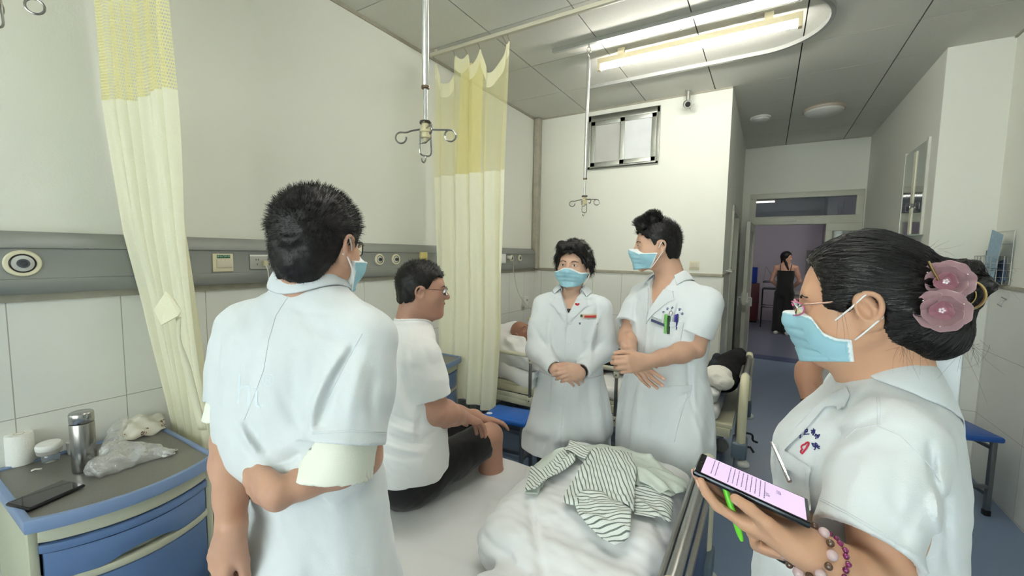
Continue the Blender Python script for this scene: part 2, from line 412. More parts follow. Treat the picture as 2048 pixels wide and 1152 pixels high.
def panel(fld, poly, m, name, parent, near, far, off=.001, th=.0025, step=6):
    """cloth piece whose outline is read off where it is sewn"""
    out = []; n = len(poly)
    for i in range(n):
        a, b = np.array(poly[i], float), np.array(poly[(i+1) % n], float); k = max(1, int(np.linalg.norm(b-a)/step)); out += [tuple(a+(b-a)*j/k) for j in range(k)]
    xs = np.array(out); nb_ = len(out); g = []
    for u_ in np.arange(xs[:, 0].min()+step*.6, xs[:, 0].max(), step):
        for v_ in np.arange(xs[:, 1].min()+step*.6, xs[:, 1].max(), step):
            ins = False; j = nb_-1
            for i in range(nb_):
                if (out[i][1] > v_) != (out[j][1] > v_) and u_ < (out[j][0]-out[i][0])*(v_-out[i][1])/(out[j][1]-out[i][1])+out[i][0]: ins = not ins
                j = i
            if ins and np.min((xs[:, 0]-u_)**2+(xs[:, 1]-v_)**2) > (step*.45)**2: g.append((u_, v_))
    vo, _, fo, _, _, _ = delaunay_2d_cdt([Vector(q) for q in out+g], [(i, (i+1) % nb_) for i in range(nb_)], [list(range(nb_))], 1, 1e-7)
    uv = [tuple(q) for q in vo]; hp, ok, r = sight(fld, uv, near, far, off+th)
    if not ok.all() and ok.any():
        dep = np.linalg.norm(hp-CAM, axis=1); good = np.nonzero(ok)[0]
        for i in np.nonzero(~ok)[0]: j = good[np.argmin([(uv[i][0]-uv[k][0])**2+(uv[i][1]-uv[k][1])**2 for k in good])]; hp[i] = CAM+r[i]*dep[j]
    lo_ = hp+r*(th+.004); n_ = len(hp); F = [tuple(f) for f in fo]; cE = {}
    for f in F:
        for i in range(len(f)): cE.setdefault(tuple(sorted((f[i], f[(i+1) % len(f)]))), []).append((f[i], f[(i+1) % len(f)]))
    side = [(b, a, a+n_, b+n_) for l in cE.values() if len(l) == 1 for a, b in l]
    return mk(name, MB().add(np.concatenate([hp, lo_]), F+[tuple(i+n_ for i in f[::-1]) for f in F]+side), m, parent, smooth=True, angle=50)
def strands(name, lines, r0, r1, m, parent):
    """many thin tapering hairs in one mesh; lines: (count, points, 3)"""
    L_ = np.asarray(lines, float); n, k, _ = L_.shape; t = np.gradient(L_, axis=1); t /= np.linalg.norm(t, axis=2)[..., None]+1e-12
    ref = np.random.default_rng(3).normal(size=(n, 1, 3)); u = np.cross(t, ref); u /= np.linalg.norm(u, axis=2)[..., None]+1e-12; w_ = np.cross(t, u)
    rr = np.linspace(r0, r1, k)[None, :, None]; V = np.stack([L_+rr*(math.cos(a)*u+math.sin(a)*w_) for a in (0, 2.094, 4.188)], 2).reshape(-1, 3)
    i = np.arange(n)[:, None, None]*k*3; j = np.arange(k-1)[None, :, None]*3; s_ = np.arange(3)[None, None, :]; s2 = (s_+1) % 3
    F = np.stack([i+j+s_, i+j+s2, i+j+3+s2, i+j+3+s_], -1).reshape(-1, 4); return raw_obj(name, V, F, m, parent)
# ------------------------------------------------------------------ the room
XL, XR, YF, XV0, XV1, YE, HC = -2.31, 1.345, 4.30, -.345, 1.01, 6.82, 3.05
YB = -2.9
wall_p = mat('painted_wall', (230, 231, 221), .75, var=.012, vscale=1.2, bump=.06, bscale=160)
def tile_mat(name, axis_u, off_u, col=(226, 227, 220), joint=(168, 166, 156), w_=.311, h_=.455, rough=.22):
    m = mat(name, col, rough, spec=.45); nt = m.node_tree; N = nt.nodes; L = nt.links; b = N['Principled BSDF']
    g = N.new('ShaderNodeNewGeometry'); sp = N.new('ShaderNodeSeparateXYZ'); L.new(g.outputs['Position'], sp.inputs[0])
    def line(out, off, per, half):
        a = N.new('ShaderNodeMath'); a.operation = 'SUBTRACT'; L.new(out, a.inputs[0]); a.inputs[1].default_value = off-per*40
        q = N.new('ShaderNodeMath'); q.operation = 'MODULO'; L.new(a.outputs[0], q.inputs[0]); q.inputs[1].default_value = per
        r = N.new('ShaderNodeMath'); r.operation = 'SUBTRACT'; L.new(q.outputs[0], r.inputs[0]); r.inputs[1].default_value = per/2
        s = N.new('ShaderNodeMath'); s.operation = 'ABSOLUTE'; L.new(r.outputs[0], s.inputs[0])
        t = N.new('ShaderNodeMath'); t.operation = 'GREATER_THAN'; L.new(s.outputs[0], t.inputs[0]); t.inputs[1].default_value = per/2-half
        return t.outputs[0]
    a = line(sp.outputs[axis_u], off_u, w_, .0016); c = line(sp.outputs['Z'], .01, h_, .0016)
    mx = N.new('ShaderNodeMath'); mx.operation = 'MAXIMUM'; L.new(a, mx.inputs[0]); L.new(c, mx.inputs[1])
    mix = N.new('ShaderNodeMix'); mix.data_type = 'RGBA'; L.new(mx.outputs[0], mix.inputs[0])
    old = b.inputs['Base Color'].links[0].from_socket; L.new(old, mix.inputs[6]); mix.inputs[7].default_value = lin(joint)+(1,)
    L.new(mix.outputs[2], b.inputs['Base Color'])
    bp = N.new('ShaderNodeBump'); bp.inputs['Strength'].default_value = .6; bp.inputs['Distance'].default_value = .002; bp.invert = True
    L.new(mx.outputs[0], bp.inputs['Height']); L.new(bp.outputs[0], b.inputs['Normal']); return m
tile_l = tile_mat('wall_tiles_y', 'Y', .333); tile_f = tile_mat('wall_tiles_x', 'X', -.345); tile_r = tile_mat('wall_tiles_right', 'Y', 3.6, w_=.62, col=(212, 214, 210))
floor_m = mat('vinyl_floor', (116, 134, 160), .34, spec=.4, var=.06, vscale=180)
ceil_m = mat('ceiling_board', (214, 213, 204), .8, var=.02, vscale=60, bump=.15, bscale=300)
alum = mat('dull_aluminium', (170, 172, 165), .42, metal=.75, var=.05, vscale=30)
upvc = mat('cream_upvc', (205, 205, 190), .4, var=.03)
grout = mat('dado_strip', (168, 164, 148), .5, var=.08, vscale=20)
dark = mat('dark_rubber', (28, 28, 30), .6)
DZ = 1.375
T_ = .12
struct(B('floor', (-6, YB-.15, -.1), (4.5, 7.35, 0), floor_m))
struct(B('floor_corridor', (-6, 7.35, -.1), (6, 13.2, 0), mat('corridor_vinyl', (112, 118, 138), .3, var=.05, vscale=120)))
struct(B('trim_1', (-2.5, 7.35, 0), (3.2, 7.66, .003), mat('dark_blue_inlay', (66, 78, 112), .35, var=.04, vscale=90)))
def wall(name, a, b, tmat, depth_axis, sgn):
    """painted above the dado, a slightly proud skin of tiles below it"""
    w_ = struct(B(name, a, b, wall_p)); a2, b2 = list(a), list(b); a2[2] = 0; b2[2] = DZ
    if sgn > 0: a2[depth_axis] = b[depth_axis]; b2[depth_axis] = b[depth_axis]+.004
    else: b2[depth_axis] = a[depth_axis]; a2[depth_axis] = a[depth_axis]-.004
    o = B('tile_panel', a2, b2, tmat, None); o['kind'] = 'structure'; o.name = name+'_tiles'
    return w_
wall('wall_left', (XL-T_, YB, 0), (XL, YF+T_, HC), tile_l, 0, +1)
wall('wall_far', (XL, YF, 0), (XV0, YF+T_, HC), tile_f, 1, -1)
# the far wall has a high window opening: rebuilt as four pieces
for n_ in ('wall_far',): bpy.data.objects.remove(bpy.data.objects[n_])
wx0, wx1, wz0, wz1 = -1.685, -.958, 2.44, 2.985
mb = MB()
for a, b in (((XL, YF, 0), (wx0, YF+T_, HC)), ((wx1, YF, 0), (XV0, YF+T_, HC)), ((wx0, YF, 0), (wx1, YF+T_, wz0)), ((wx0, YF, wz1), (wx1, YF+T_, HC))): mb.box(a, b)
struct(mk('wall_far', mb, wall_p))
wall('wall_corridor', (XV0-T_, YF+T_, 0), (XV0, 5.05, HC), tile_l, 0, +1)
struct(B('wall_corridor_end', (XV0-T_, 6.05, 0), (XV0, YE, HC), wall_p)); struct(B('wall_corridor_lintel', (XV0-T_, 5.05, 2.1), (XV0, 6.05, HC), wall_p))
struct(B('wall_far_edge', (XV0-T_, YF, 0), (XV0-.0001, YF+T_, HC), wall_p)) if False else None
wall('wall_vestibule', (XV1, 4.262, 0), (XV1+T_, YE, HC), tile_r, 0, -1)
wall('wall_pier', (XV1, 4.25, 0), (XR, 4.26, HC), tile_f, 1, -1)
wall('wall_right', (XR, YB, 0), (XR+T_, 4.26, HC), tile_r, 0, -1)
# end wall around the doorway
dx0, dx1, dz1 = -.25, .99, 2.415
mb = MB()
for a, b in (((-3.0, YE, 0), (dx0, YE+.15, HC)), ((dx1, YE, 0), (3.6, YE+.15, HC)), ((dx0, YE, dz1), (dx1, YE+.15, HC))): mb.box(a, b)
struct(mk('wall_end', mb, wall_p))
# bathroom behind the far wall
struct(B('wall_bathroom', (XL, YE-.4, 0), (XV0-T_, YE-.3, HC), wall_p)); struct(B('wall_bathroom_side', (XL-.1, YF+T_, 0), (XL, YE-.3, HC), wall_p))
# window wall behind
bx0, bx1, bz0, bz1 = -2.05, 1.15, .85, 2.65
mb = MB()
for a, b in (((XL-T_, YB-.2, 0), (bx0, YB, HC)), ((bx1, YB-.2, 0), (XR+T_, YB, HC)), ((bx0, YB-.2, 0), (bx1, YB, bz0)), ((bx0, YB-.2, bz1), (bx1, YB, HC))): mb.box(a, b)
struct(mk('wall_back', mb, wall_p))
mb = MB()
for x in (bx0, (bx0+bx1)/2-.02, bx1-.05, (bx0*.75+bx1*.25), (bx0*.25+bx1*.75)): mb.box((x, YB-.12, bz0), (x+.05, YB-.06, bz1))
for z in (bz0, bz1-.05, 2.1): mb.box((bx0, YB-.12, z), (bx1, YB-.06, z+.05))
wf = struct(mk('window_2', mb, alum))
B('pane', (bx0, YB-.095, bz0), (bx1, YB-.09, bz1), mat('clear_glass', (240, 248, 246), .0, trans=1, spec=.5), wf)
# ceiling of boards with dark reveals
board = MB(); gx = [XL, -1.715, -1.103, -.488, .125, .737, XR]; S = .6115; gy0 = 1.852-S*8
ys = [gy0+S*i for i in range(0, 18)]; ys = [y for y in ys if y > YB and y < 7.5]
ys = [YB]+ys
mb = MB()
for i in range(len(gx)-1):
    for j in range(len(ys)-1):
        y0, y1 = ys[j], ys[j+1]
        x0, x1 = gx[i], gx[i+1]
        if y0 > 4.2 and (x1 < XV0-.2 or x0 > XV1): continue
        gxw = .004; gyw = .0034
        if y0 >= YE: continue
        x1c = min(x1, XV1+.02) if y0 > 4.2 else x1
        mb.box((x0+gxw, y0+gyw, HC), (x1c-gxw, min(y1, YE)-gyw, HC+.01))
struct(mk('ceiling', mb, ceil_m))
struct(B('ceiling_void', (-6, YB-.2, HC+.012), (6, 13.2, HC+.1), mat('ceiling_void', (52, 52, 50), .9)))
struct(B('ceiling_corridor', (-3, YE+.15, HC-.0), (6, 12.3, HC+.01), ceil_m))
# dado strips and corner casing
mb = MB().box((XL, -2.9, DZ-.03), (XL+.014, YF, DZ+.004)); struct(mk('trim_2', mb, grout, bevel=.002))
mb = MB().box((XL, YF-.018, DZ-.016), (XV0+.012, YF, DZ+.012)); mb.box((XV0, YF-.018, DZ-.016), (XV0+.014, 5.0, DZ+.012)); struct(mk('trim_3', mb, grout, bevel=.002))
mb = MB().box((XR-.016, -2.9, DZ-.012), (XR, 4.25, DZ+.012)); mb.box((XV1-.014, 4.236, DZ-.012), (XR, 4.25, DZ+.012)); mb.box((XV1-.014, 4.25, DZ-.012), (XV1, YE, DZ+.012)); struct(mk('trim_4', mb, grout, bevel=.002))
mb = MB().box((XV0, YF-.012, 0), (XV0+.012, YF+.002, DZ)); struct(mk('trim_5', mb, upvc))
pipe = mb = MB().box((XL+.002, YF-.085, DZ), (XL+.075, YF, HC)); struct(mk('trim_6', mb, mat('pipe_casing', (168, 164, 150), .55, var=.12, vscale=14), bevel=.02, bseg=4))
mb = MB(); 
for a, b in (((XL, YB, HC-.02), (XL+.012, YF, HC)), ((XR-.012, YB, HC-.012), (XR, 4.25, HC)), ((XL, YF-.012, HC-.012), (XV0, YF, HC))): mb.box(a, b)
struct(mk('trim_7', mb, grout))
# high window in the far wall
wn = struct(mk('window_1', (lambda m_: [m_.box(a, b) for a, b in (((wx0, YF-.02, wz1-.06), (wx1, YF+.02, wz1)), ((wx0, YF-.02, wz0), (wx1, YF+.02, wz0+.028)), ((wx0, YF-.02, wz0), (wx0+.03, YF+.02, wz1)), ((wx1-.03, YF-.02, wz0), (wx1, YF+.02, wz1)))] and m_)(MB()), alum, bevel=.003))
def sash(x0, x1, y):
    m_ = MB()
    for a, b in (((x0, y-.012, wz0+.028), (x1, y+.012, wz0+.07)), ((x0, y-.012, wz1-.1), (x1, y+.012, wz1-.06)), ((x0, y-.012, wz0+.028), (x0+.045, y+.012, wz1-.06)), ((x1-.045, y-.012, wz0+.028), (x1, y+.012, wz1-.06))): m_.box(a, b)
    return m_
sgl = mat('frosted_glass', (225, 228, 230), .12, var=.06, vscale=5, spec=.6)
sgl2 = mat('clear_pane', (196, 196, 192), .06, var=.06, vscale=4, spec=.7)
xm = (wx0+wx1)/2
s1 = mk('sash', sash(wx0+.03, xm+.02, YF-.002), alum, wn, bevel=.002); mk('pane', MB().box((wx0+.06, YF-.003, wz0+.06), (xm, YF+.001, wz1-.09)), sgl2, s1)
s2 = mk('sash', sash(xm-.02, wx1-.03, YF-.014), alum, wn, bevel=.002); mk('pane', MB().box((xm+.02, YF-.016, wz0+.06), (wx1-.06, YF-.012, wz1-.09)), sgl, s2)
# doorway: frame, transom, fixed leaf, open leaf
fr = MB(); y0, y1 = YE-.03, YE+.06
for a, b in (((dx0, y0, 0), (dx0+.075, y1, dz1)), ((dx1-.075, y0, 0), (dx1, y1, dz1)), ((dx0, y0, dz1-.075), (dx1, y1, dz1)), ((dx0, y0, 1.99), (dx1, y1, 2.10)), ((.625, y0, 0), (.70, y1, 2.0)), ((.625, y0, 0), (dx1, y1, .9)), ((.625, y0, 1.9), (dx1, y1, 2.0))): fr.box(np.array(a)-(0, .0016*len(fr.v), 0), b)
door = struct(mk('door_1', fr, upvc, bevel=.006))
glassm = mat('door_glass', (150, 160, 168), .02, trans=.9, spec=.9)
B('transom_pane', (dx0+.07, YE+.01, 2.09), (dx1-.07, YE+.016, dz1-.07), glassm, door)
B('side_pane', (.69, YE+.01, .9), (dx1-.07, YE+.016, 1.91), mat('side_glass', (150, 156, 150), .08, spec=.8), door)
fr = MB().box((.18, YE-.045, 2.03), (.3, YE-.03, 2.055)); mk('transom_latch', fr, upvc, door, bevel=.004)
# open leaf (hinged at the left jamb, swung into the vestibule)
A_ = np.array([-.19, YE-.05, 0.]); dr = _n([-.035, -1, 0]); nn = np.array([dr[1], -dr[0], 0])
def leafbox(u0, u1, z0, z1, t0, t1):
    m_ = MB(); v = [A_+dr*u+nn*t+UP*z for u in (u0, u1) for t in (t0, t1) for z in (z0, z1)]
    m_.add(v, [(0, 1, 3, 2), (4, 6, 7, 5), (0, 4, 5, 1), (2, 3, 7, 6), (0, 2, 6, 4), (1, 5, 7, 3)]); return m_
lf = MB()
for q in ((0, .09, .03, 1.98), (.71, .80, .03, 1.98), (0, .8, .03, .16), (0, .8, 1.88, 1.98), (0, .8, .85, .95)):
    m_ = leafbox(*q, -.02, .025); lf.add(m_.v[0], m_.f)
leaf = struct(mk('door_2', lf, upvc, bevel=.004))
mk('door_panel', leafbox(.08, .72, .15, 1.89, -.004, .006), mat('door_board', (196, 196, 182), .45), leaf)
for sg in (-1, 1):
    c = A_+dr*.755+nn*(.0025+sg*.0225)+UP*1.04
    h_ = MB().tube([c, c+nn*sg*.045, c+nn*sg*.05-dr*.03-UP*.005, c+nn*sg*.05-dr*.04-UP*.11], .011, 8); h_.box(-np.array([.012, .012, .06]), np.array([.012, .012, .06]), None, c+nn*sg*.004)
    mk('door_handle', h_, mat('white_handle', (225, 225, 220), .3), leaf, smooth=True)
# bathroom door frame on the vestibule side
fr = MB()
for a, b in (((XV0-.1, 5.05, 0), (XV0+.02, 5.12, 2.1)), ((XV0-.1, 5.98, 0), (XV0+.02, 6.05, 2.1)), ((XV0-.1, 5.05, 2.03), (XV0+.02, 6.05, 2.1))): fr.box(a, b)
bd = struct(mk('door_3', fr, upvc, bevel=.004)); B('door_panel', (XV0-.07, 5.12, 0), (XV0-.04, 5.98, 2.03), mat('bath_door', (170, 172, 166), .35), bd)
mk('door_handle', MB().tube([(XV0-.04, 5.2, 1.03), (XV0+.02, 5.2, 1.03), (XV0+.022, 5.31, 1.03)], .01), mat('white_handle', (225, 225, 220), .3), bd, smooth=True)
mk('towel_bar', MB().tube([(XV0, 4.62, 1.41), (XV0+.05, 4.62, 1.40), (XV0+.05, 4.95, 1.40), (XV0, 4.95, 1.41)], .009), alum, smooth=True)
tag(bpy.data.objects['towel_bar'], 'short metal rail on the passage wall above the tiles', 'rail')
# corridor room beyond the doorway
cw = mat('corridor_wall', (176, 170, 184), .7, var=.02)
struct(B('wall_corridor_far', (-4, 12.0, 0), (6, 12.12, HC), cw)); struct(B('wall_corridor_jut', (1.05, 11.35, 0), (1.2, 12.0, HC), cw)); struct(B('wall_corridor_side', (1.2, 11.35, 0), (5, 11.47, HC), cw))
struct(B('wall_corridor_left', (-3.1, YE+.15, 0), (-3, 12, HC), cw)); struct(B('wall_corridor_right', (3.6, YE+.15, 0), (3.7, 12, HC), cw))
# ------------------------------------------------------------------ lamps
tube_m = mat('lit_tube', (255, 255, 250), .5, emit=(255, 253, 246), es=TUBE_EMIT); cream = mat('lamp_batten', (226, 214, 180), .5)
def tube_lamp(x0, x1, y, label, group=None):
    t = thing('fluorescent_lamp', ((x0+x1)/2, y, HC-.12), label, 'lamp')
    mk('batten', MB().box((x0, y-.022, HC-.085), (x1, y+.022, HC-.045)), cream, t, bevel=.004)
    mk('bracket', MB().box((x0+.15, y-.01, HC-.045), (x0+.2, y+.01, HC)).box((x1-.2, y-.01, HC-.045), (x1-.15, y+.01, HC)), cream, t)
    for x in (x0+.012, x1-.012): mk('end_holder', MB().box((x-.012, y-.02, HC-.13), (x+.012, y+.02, HC-.08)), cream, t, bevel=.005)
    mk('tube', MB().lathe([(.0155, x0+.026), (.0155, x1-.026)], (0, y, HC-.108), (1, 0, 0), 16), tube_m, t, smooth=True)
    return t
tube_lamp(-1.17, .10, 3.13, 'lit fluorescent tube lamp inside the curved ceiling rail above the far bed')
tube_lamp(-1.17, .10, 1.10, 'lit fluorescent tube lamp on the ceiling above the near bed')
tube_lamp(1.9, 3.1, 8.2, 'added unseen fluorescent tube lamp brightening the hall, nearest its right wall');  # extra lamp added out of view to lift the light in hall and passage
tube_lamp(-.6, .6, 8.6, 'fluorescent tube lamp on the ceiling of the hall beyond the doorway')
white_pl = mat('white_plastic', (226, 226, 222), .35, var=.02); opal = mat('opal_cover', (206, 206, 200), .3)
t = thing('dome_lamp', (.40, 5.33, HC-.08), 'large round white ceiling lamp over the passage to the door', 'lamp')
mk('rim', MB().lathe([(.17, 0), (.18, -.012), (.175, -.03)], (.40, 5.33, HC), (0, 0, 1), 40), mat('lamp_rim', (176, 164, 150), .4), t, smooth=True)
mk('dome', MB().lathe([(.168, -.022), (.16, -.045), (.12, -.068), (.06, -.08), (.005, -.083)], (.40, 5.33, HC), (0, 0, 1), 40), opal, t, smooth=True)
mk('pull_screw', MB().sphere((.46, 5.45, HC-.01), .008), dark, t, smooth=True)
t = thing('ceiling_detector', (-.15, 5.36, HC-.05), 'small round white detector on the passage ceiling', 'detector')
mk('base', MB().lathe([(.095, 0), (.098, -.015), (.09, -.02)], (-.15, 5.36, HC), seg=32), white_pl, t, smooth=True)
mk('cover', MB().lathe([(.088, -.018), (.085, -.035), (.06, -.05), (.01, -.053)], (-.15, 5.36, HC), seg=32), opal, t, smooth=True)
# ------------------------------------------------------------------ ceiling rails
rail_m = mat('rail_aluminium', (188, 190, 186), .35, metal=.6, var=.04, vscale=20); rail_c = mat('rail_cream', (196, 192, 172), .45)
def rect_sweep(pts, hw, z0, z1):
    m_ = MB(); pts = np.array(pts, float); t_ = np.gradient(pts, axis=0); t_ /= np.linalg.norm(t_, axis=1)[:, None]
    nn_ = np.stack([-t_[:, 1], t_[:, 0]], 1); V = []
    for p, q in zip(pts, nn_): V += [(p[0]-q[0]*hw, p[1]-q[1]*hw, z0), (p[0]+q[0]*hw, p[1]+q[1]*hw, z0), (p[0]+q[0]*hw, p[1]+q[1]*hw, z1), (p[0]-q[0]*hw, p[1]-q[1]*hw, z1)]
    F = [(i*4+k, i*4+(k+1) % 4, i*4+4+(k+1) % 4, i*4+4+k) for i in range(len(pts)-1) for k in range(4)]+[(3, 2, 1, 0), tuple(len(V)-4+k for k in range(4))]
    return m_.add(V, F)
def iv_track(yc, label):
    n_ = 28; a = np.linspace(-math.pi/2, math.pi/2, n_); r = .385
    pts = [(-1.44, yc-r)]+[(x, yc-r) for x in np.linspace(-1.2, -.22, 6)]+[(-.12+.38*math.cos(q), yc+r*math.sin(q)) for q in a]+[(x, yc+r) for x in np.linspace(-.22, -1.2, 6)]+[(-1.44, yc+r)]
    o = mk('drip_rail', rect_sweep(pts, .012, HC-.028, HC-.0005), rail_m); return tag(o, label, 'rail')
iv_track(3.29, 'curved metal drip rail on the ceiling around the lit tube above the far bed')
iv_track(1.27, 'curved metal drip rail on the ceiling above the near bed')
for y, lb in ((2.48, 'straight cream curtain rail on the ceiling between the two beds'), (.50, 'straight cream curtain rail on the ceiling over the near bedside cabinet')):
    o = mk('curtain_rail', MB().box((XL+.06, y-.014, HC-.045), (1.0, y+.014, HC-.02)).box((XL+.1, y-.006, HC-.02), (XL+.13, y+.006, HC)).box((-.9, y-.006, HC-.02), (-.87, y+.006, HC)).box((.5, y-.006, HC-.02), (.53, y+.006, HC)), rail_c, bevel=.003)
    tag(o, lb, 'rail')
# ------------------------------------------------------------------ hanging drip poles
chrome = mat('chrome', (205, 205, 200), .16, metal=1, var=.03); chrome_d = mat('worn_chrome', (150, 150, 146), .25, metal=1, var=.08, vscale=60)
brass = mat('ivory_collar', (206, 196, 158), .4)
def iv_pole(x, y, zt, zj, label, rot=0, wide=1):
    t = thing('drip_pole', (x, y, zt-.12), label, 'drip pole', 'drip poles hanging from the ceiling rails'); c = np.array([x, y, 0.])
    e1 = math.cos(rot)*RH+math.sin(rot)*FH; e2 = -math.sin(rot)*RH+math.cos(rot)*FH
    k = mk('hanger', MB().tube([c+UP*(HC-.0), c+UP*(HC-.05)], .005).tube([c+UP*(HC-.05)+.014*(math.cos(a)*e1)+UP*.02*(math.sin(a)-1) for a in np.linspace(0, 2*math.pi, 16, False)], .0028, 8, True).tube([c+UP*(HC-.085)+.011*(math.cos(a)*e2)+UP*.02*(math.sin(a)-1) for a in np.linspace(0, 2*math.pi, 16, False)], .0028, 8, True), chrome, t, smooth=True)
    mk('upper_tube', MB().lathe([(.0095, HC-.125), (.012, HC-.135), (.0125, zj+.01), (.0115, zj+.008)], (x, y, 0), seg=20), mat('pole_steel', (214, 214, 212), .3, metal=.85), t, smooth=True)
    mk('joint_ring', MB().lathe([(.0115, zj), (.0145, zj+.002), (.0145, zj+.01), (.0115, zj+.012)], (x, y, 0), seg=20), mat('joint_bronze', (130, 112, 92), .35, metal=.7), t, smooth=True)
    mk('lower_tube', MB().lathe([(.0072, zj+.01), (.0072, zt)], (x, y, 0), seg=16), mat('pole_steel', (214, 214, 212), .3, metal=.85), t, smooth=True)
    mk('collar_cap', MB().lathe([(.008, zt+.008), (.02, zt+.006), (.0215, zt), (.0205, zt-.003)], (x, y, 0), seg=24), mat('collar_dark', (70, 66, 56), .3, metal=.6), t, smooth=True)
    mk('collar', MB().lathe([(.014, zt-.002), (.014, zt-.022), (.021, zt-.024), (.021, zt-.032), (.016, zt-.034), (.018, zt-.042), (.017, zt-.052), (.008, zt-.054), (.006, zt-.064), (.002, zt-.066)], (x, y, 0), seg=24), brass, t, smooth=True)
    hk = [(.03, -1), (.0, .0)]
    def hook(a, L_, up, curl, rr):
        u = math.cos(a)*e1+math.sin(a)*e2; s = c+UP*(zt-.022)
        pts = [s+u*.016, s+u*.05+UP*up*.5, s+u*(L_-.02)+UP*up]
        cc = s+u*(L_-.0)+UP*(up-rr)
        for q in np.linspace(math.pi/2, math.pi/2-curl, 22): pts.append(cc+rr*(math.cos(q)*u+math.sin(q)*UP)+u*.0)
        mk('hook', MB().tube(spline(pts, 3), .0031, 8), chrome_d, t, smooth=True)
    hook(.0, .088, .002, 2*math.pi*.98, .020*wide); hook(math.pi*.97, .088, -.012, 1.55*math.pi, .019*wide); hook(math.pi*.53, .075, .0, 1.3*math.pi, .014); hook(-math.pi*.40, .08, -.005, 1.35*math.pi, .015)
    # bag stirrup
    s = c+UP*(zt-.045); a = e1*.95+e2*.5; a /= np.linalg.norm(a)
    mk('stirrup', MB().tube(spline([s-a*.019+UP*.02, s-a*.021-UP*.03, s-a*.021-UP*.058, s-a*.012-UP*.069, s+a*.012-UP*.069, s+a*.021-UP*.058, s+a*.021-UP*.03, s+a*.019+UP*.03], 5), .0030, 8).tube([s-a*.021-UP*.028, s+a*.0-UP*.024, s+a*.02-UP*.006, s+a*.019+UP*.02], .0026, 8), chrome_d, t, smooth=True)
    mk('end_hook', MB().tube(spline([s-UP*.069, s-UP*.082, s-UP*.094-a*.006, s-UP*.09-a*.013, s-UP*.08-a*.015], 5), .0026, 8), chrome_d, t, smooth=True)
    return t
iv_pole(-1.072, 1.155, 2.008, 2.125, 'larger chrome drip pole hanging above the seated man before the sheer curtain', .1)
iv_pole(-1.155, 2.90, 1.965, 2.085, 'thinner looking drip pole hanging below the lit tube in front of the far white wall', .0)
iv_pole(-1.862, .286, 2.266, 2.42, 'drip pole at the top left corner of the view with only its curled hooks showing', .5)
# ------------------------------------------------------------------ equipment panel on the left wall
def Pw(px, py, ax, v): r = CM.T@np.array([px-1024, py-576, FPX]); return CAM+r*(v-CAM[ax])/r[ax]
band_m = mat('panel_grey', (146, 149, 146), .45, metal=.25, var=.02); band_d = mat('panel_groove', (92, 95, 94), .5)
bt = thing('bedhead_panel', (XL, 2, 1.36), 'long grey medical services panel running along the left wall above the beds', 'wall panel')
prof = [(0, 1.600), (.030, 1.600), (.050, 1.580), (.060, 1.541), (.054, 1.539), (.054, 1.4305), (.060, 1.4285), (.057, 1.40), (.044, 1.376), (0, 1.372)]
mb = MB(); mb.prism([(a, z) for a, z in prof], (1, 0, 0), UP, (XL+.001, -2.5, 0), (0, 1, 0), 2.5+4.285); mk('housing', mb, band_m, bt, bevel=.002)
mk('end_cap', MB().prism([(a+.003, z) for a, z in [(0, 1.603), (.03, 1.603), (.052, 1.583), (.062, 1.541), (.062, 1.40), (.046, 1.372), (0, 1.369)]], (1, 0, 0), UP, (XL, 4.262, 0), (0, 1, 0), .03), band_m, bt, bevel=.004)
mk('groove_line', MB().box((XL+.052, -2.5, 1.5375), (XL+.0565, 4.25, 1.5395)).box((XL+.052, -2.5, 1.4295), (XL+.0565, 4.25, 1.4312)), band_d, bt)
XB = XL+.055
ivory = mat('ivory_plastic', (222, 216, 188), .35, var=.02); beige_k = mat('beige_key', (212, 204, 186), .4); blackp = mat('black_plastic', (24, 24, 26), .35); steel = mat('brushed_steel', (172, 172, 168), .3, metal=.9, var=.06, vscale=80)
def round_outlet(y, z, r, label, grp=None, ivory_ring=True):
    t = thing('gas_outlet', (XB, y, z-r), label, 'gas outlet', grp)
    mk('ring', MB().lathe([(r, 0), (r, .006), (r*.93, .010), (r*.74, .010), (r*.70, .006), (r*.70, 0)], (XB, y, z), (1, 0, 0), 36), ivory, t, smooth=True)
    mk('rim', MB().lathe([(r*.70, .001), (r*.70, .007), (r*.64, .009), (r*.60, .004)], (XB, y, z), (1, 0, 0), 32), mat('outlet_dark_rim', (60, 58, 54), .35, metal=.4), t, smooth=True)
    mk('face', MB().lathe([(r*.62, .003), (r*.60, .007), (r*.34, .009), (r*.32, .006)], (XB, y, z), (1, 0, 0), 32), mat('outlet_face', (206, 206, 200), .3), t, smooth=True)
    mk('socket', MB().lathe([(r*.34, .006), (r*.34, .016), (r*.22, .016), (r*.20, .008), (r*.02, .008)], (XB, y, z), (1, 0, 0), 24), mat('outlet_socket', (96, 100, 106), .3, metal=.5), t, smooth=True)
    return t
round_outlet(.372, 1.486, .047, 'large round ivory outlet on the grey wall panel at the far left')
round_outlet(1.975, 1.492, .038, 'round outlet on the grey panel, left of the pair near the seated man\'s head')
round_outlet(2.122, 1.492, .037, 'round outlet on the grey panel, right of the pair near the seated man\'s head')
round_outlet(3.70, 1.497, .034, 'small round outlet beside the white plug on the panel above the far bed')
round_outlet(3.87, 1.497, .034, 'small round outlet nearest the room corner on the panel above the far bed')
def plate(y0, y1, z0, z1, m_, name, par, t_=.008, x=XB): return mk(name, MB().box((x, y0, z0), (x+t_, y1, z1)), m_, par, bevel=.003)
t = thing('light_switch', (XB, 1.01, 1.44), 'square ivory wall switch with a green label strip on the grey panel', 'switch')
plate(.967, 1.057, 1.438, 1.524, ivory, 'plate', t); mk('rocker', MB().box((XB+.007, .983, 1.457), (XB+.013, 1.050, 1.500)), beige_k, t, bevel=.002)
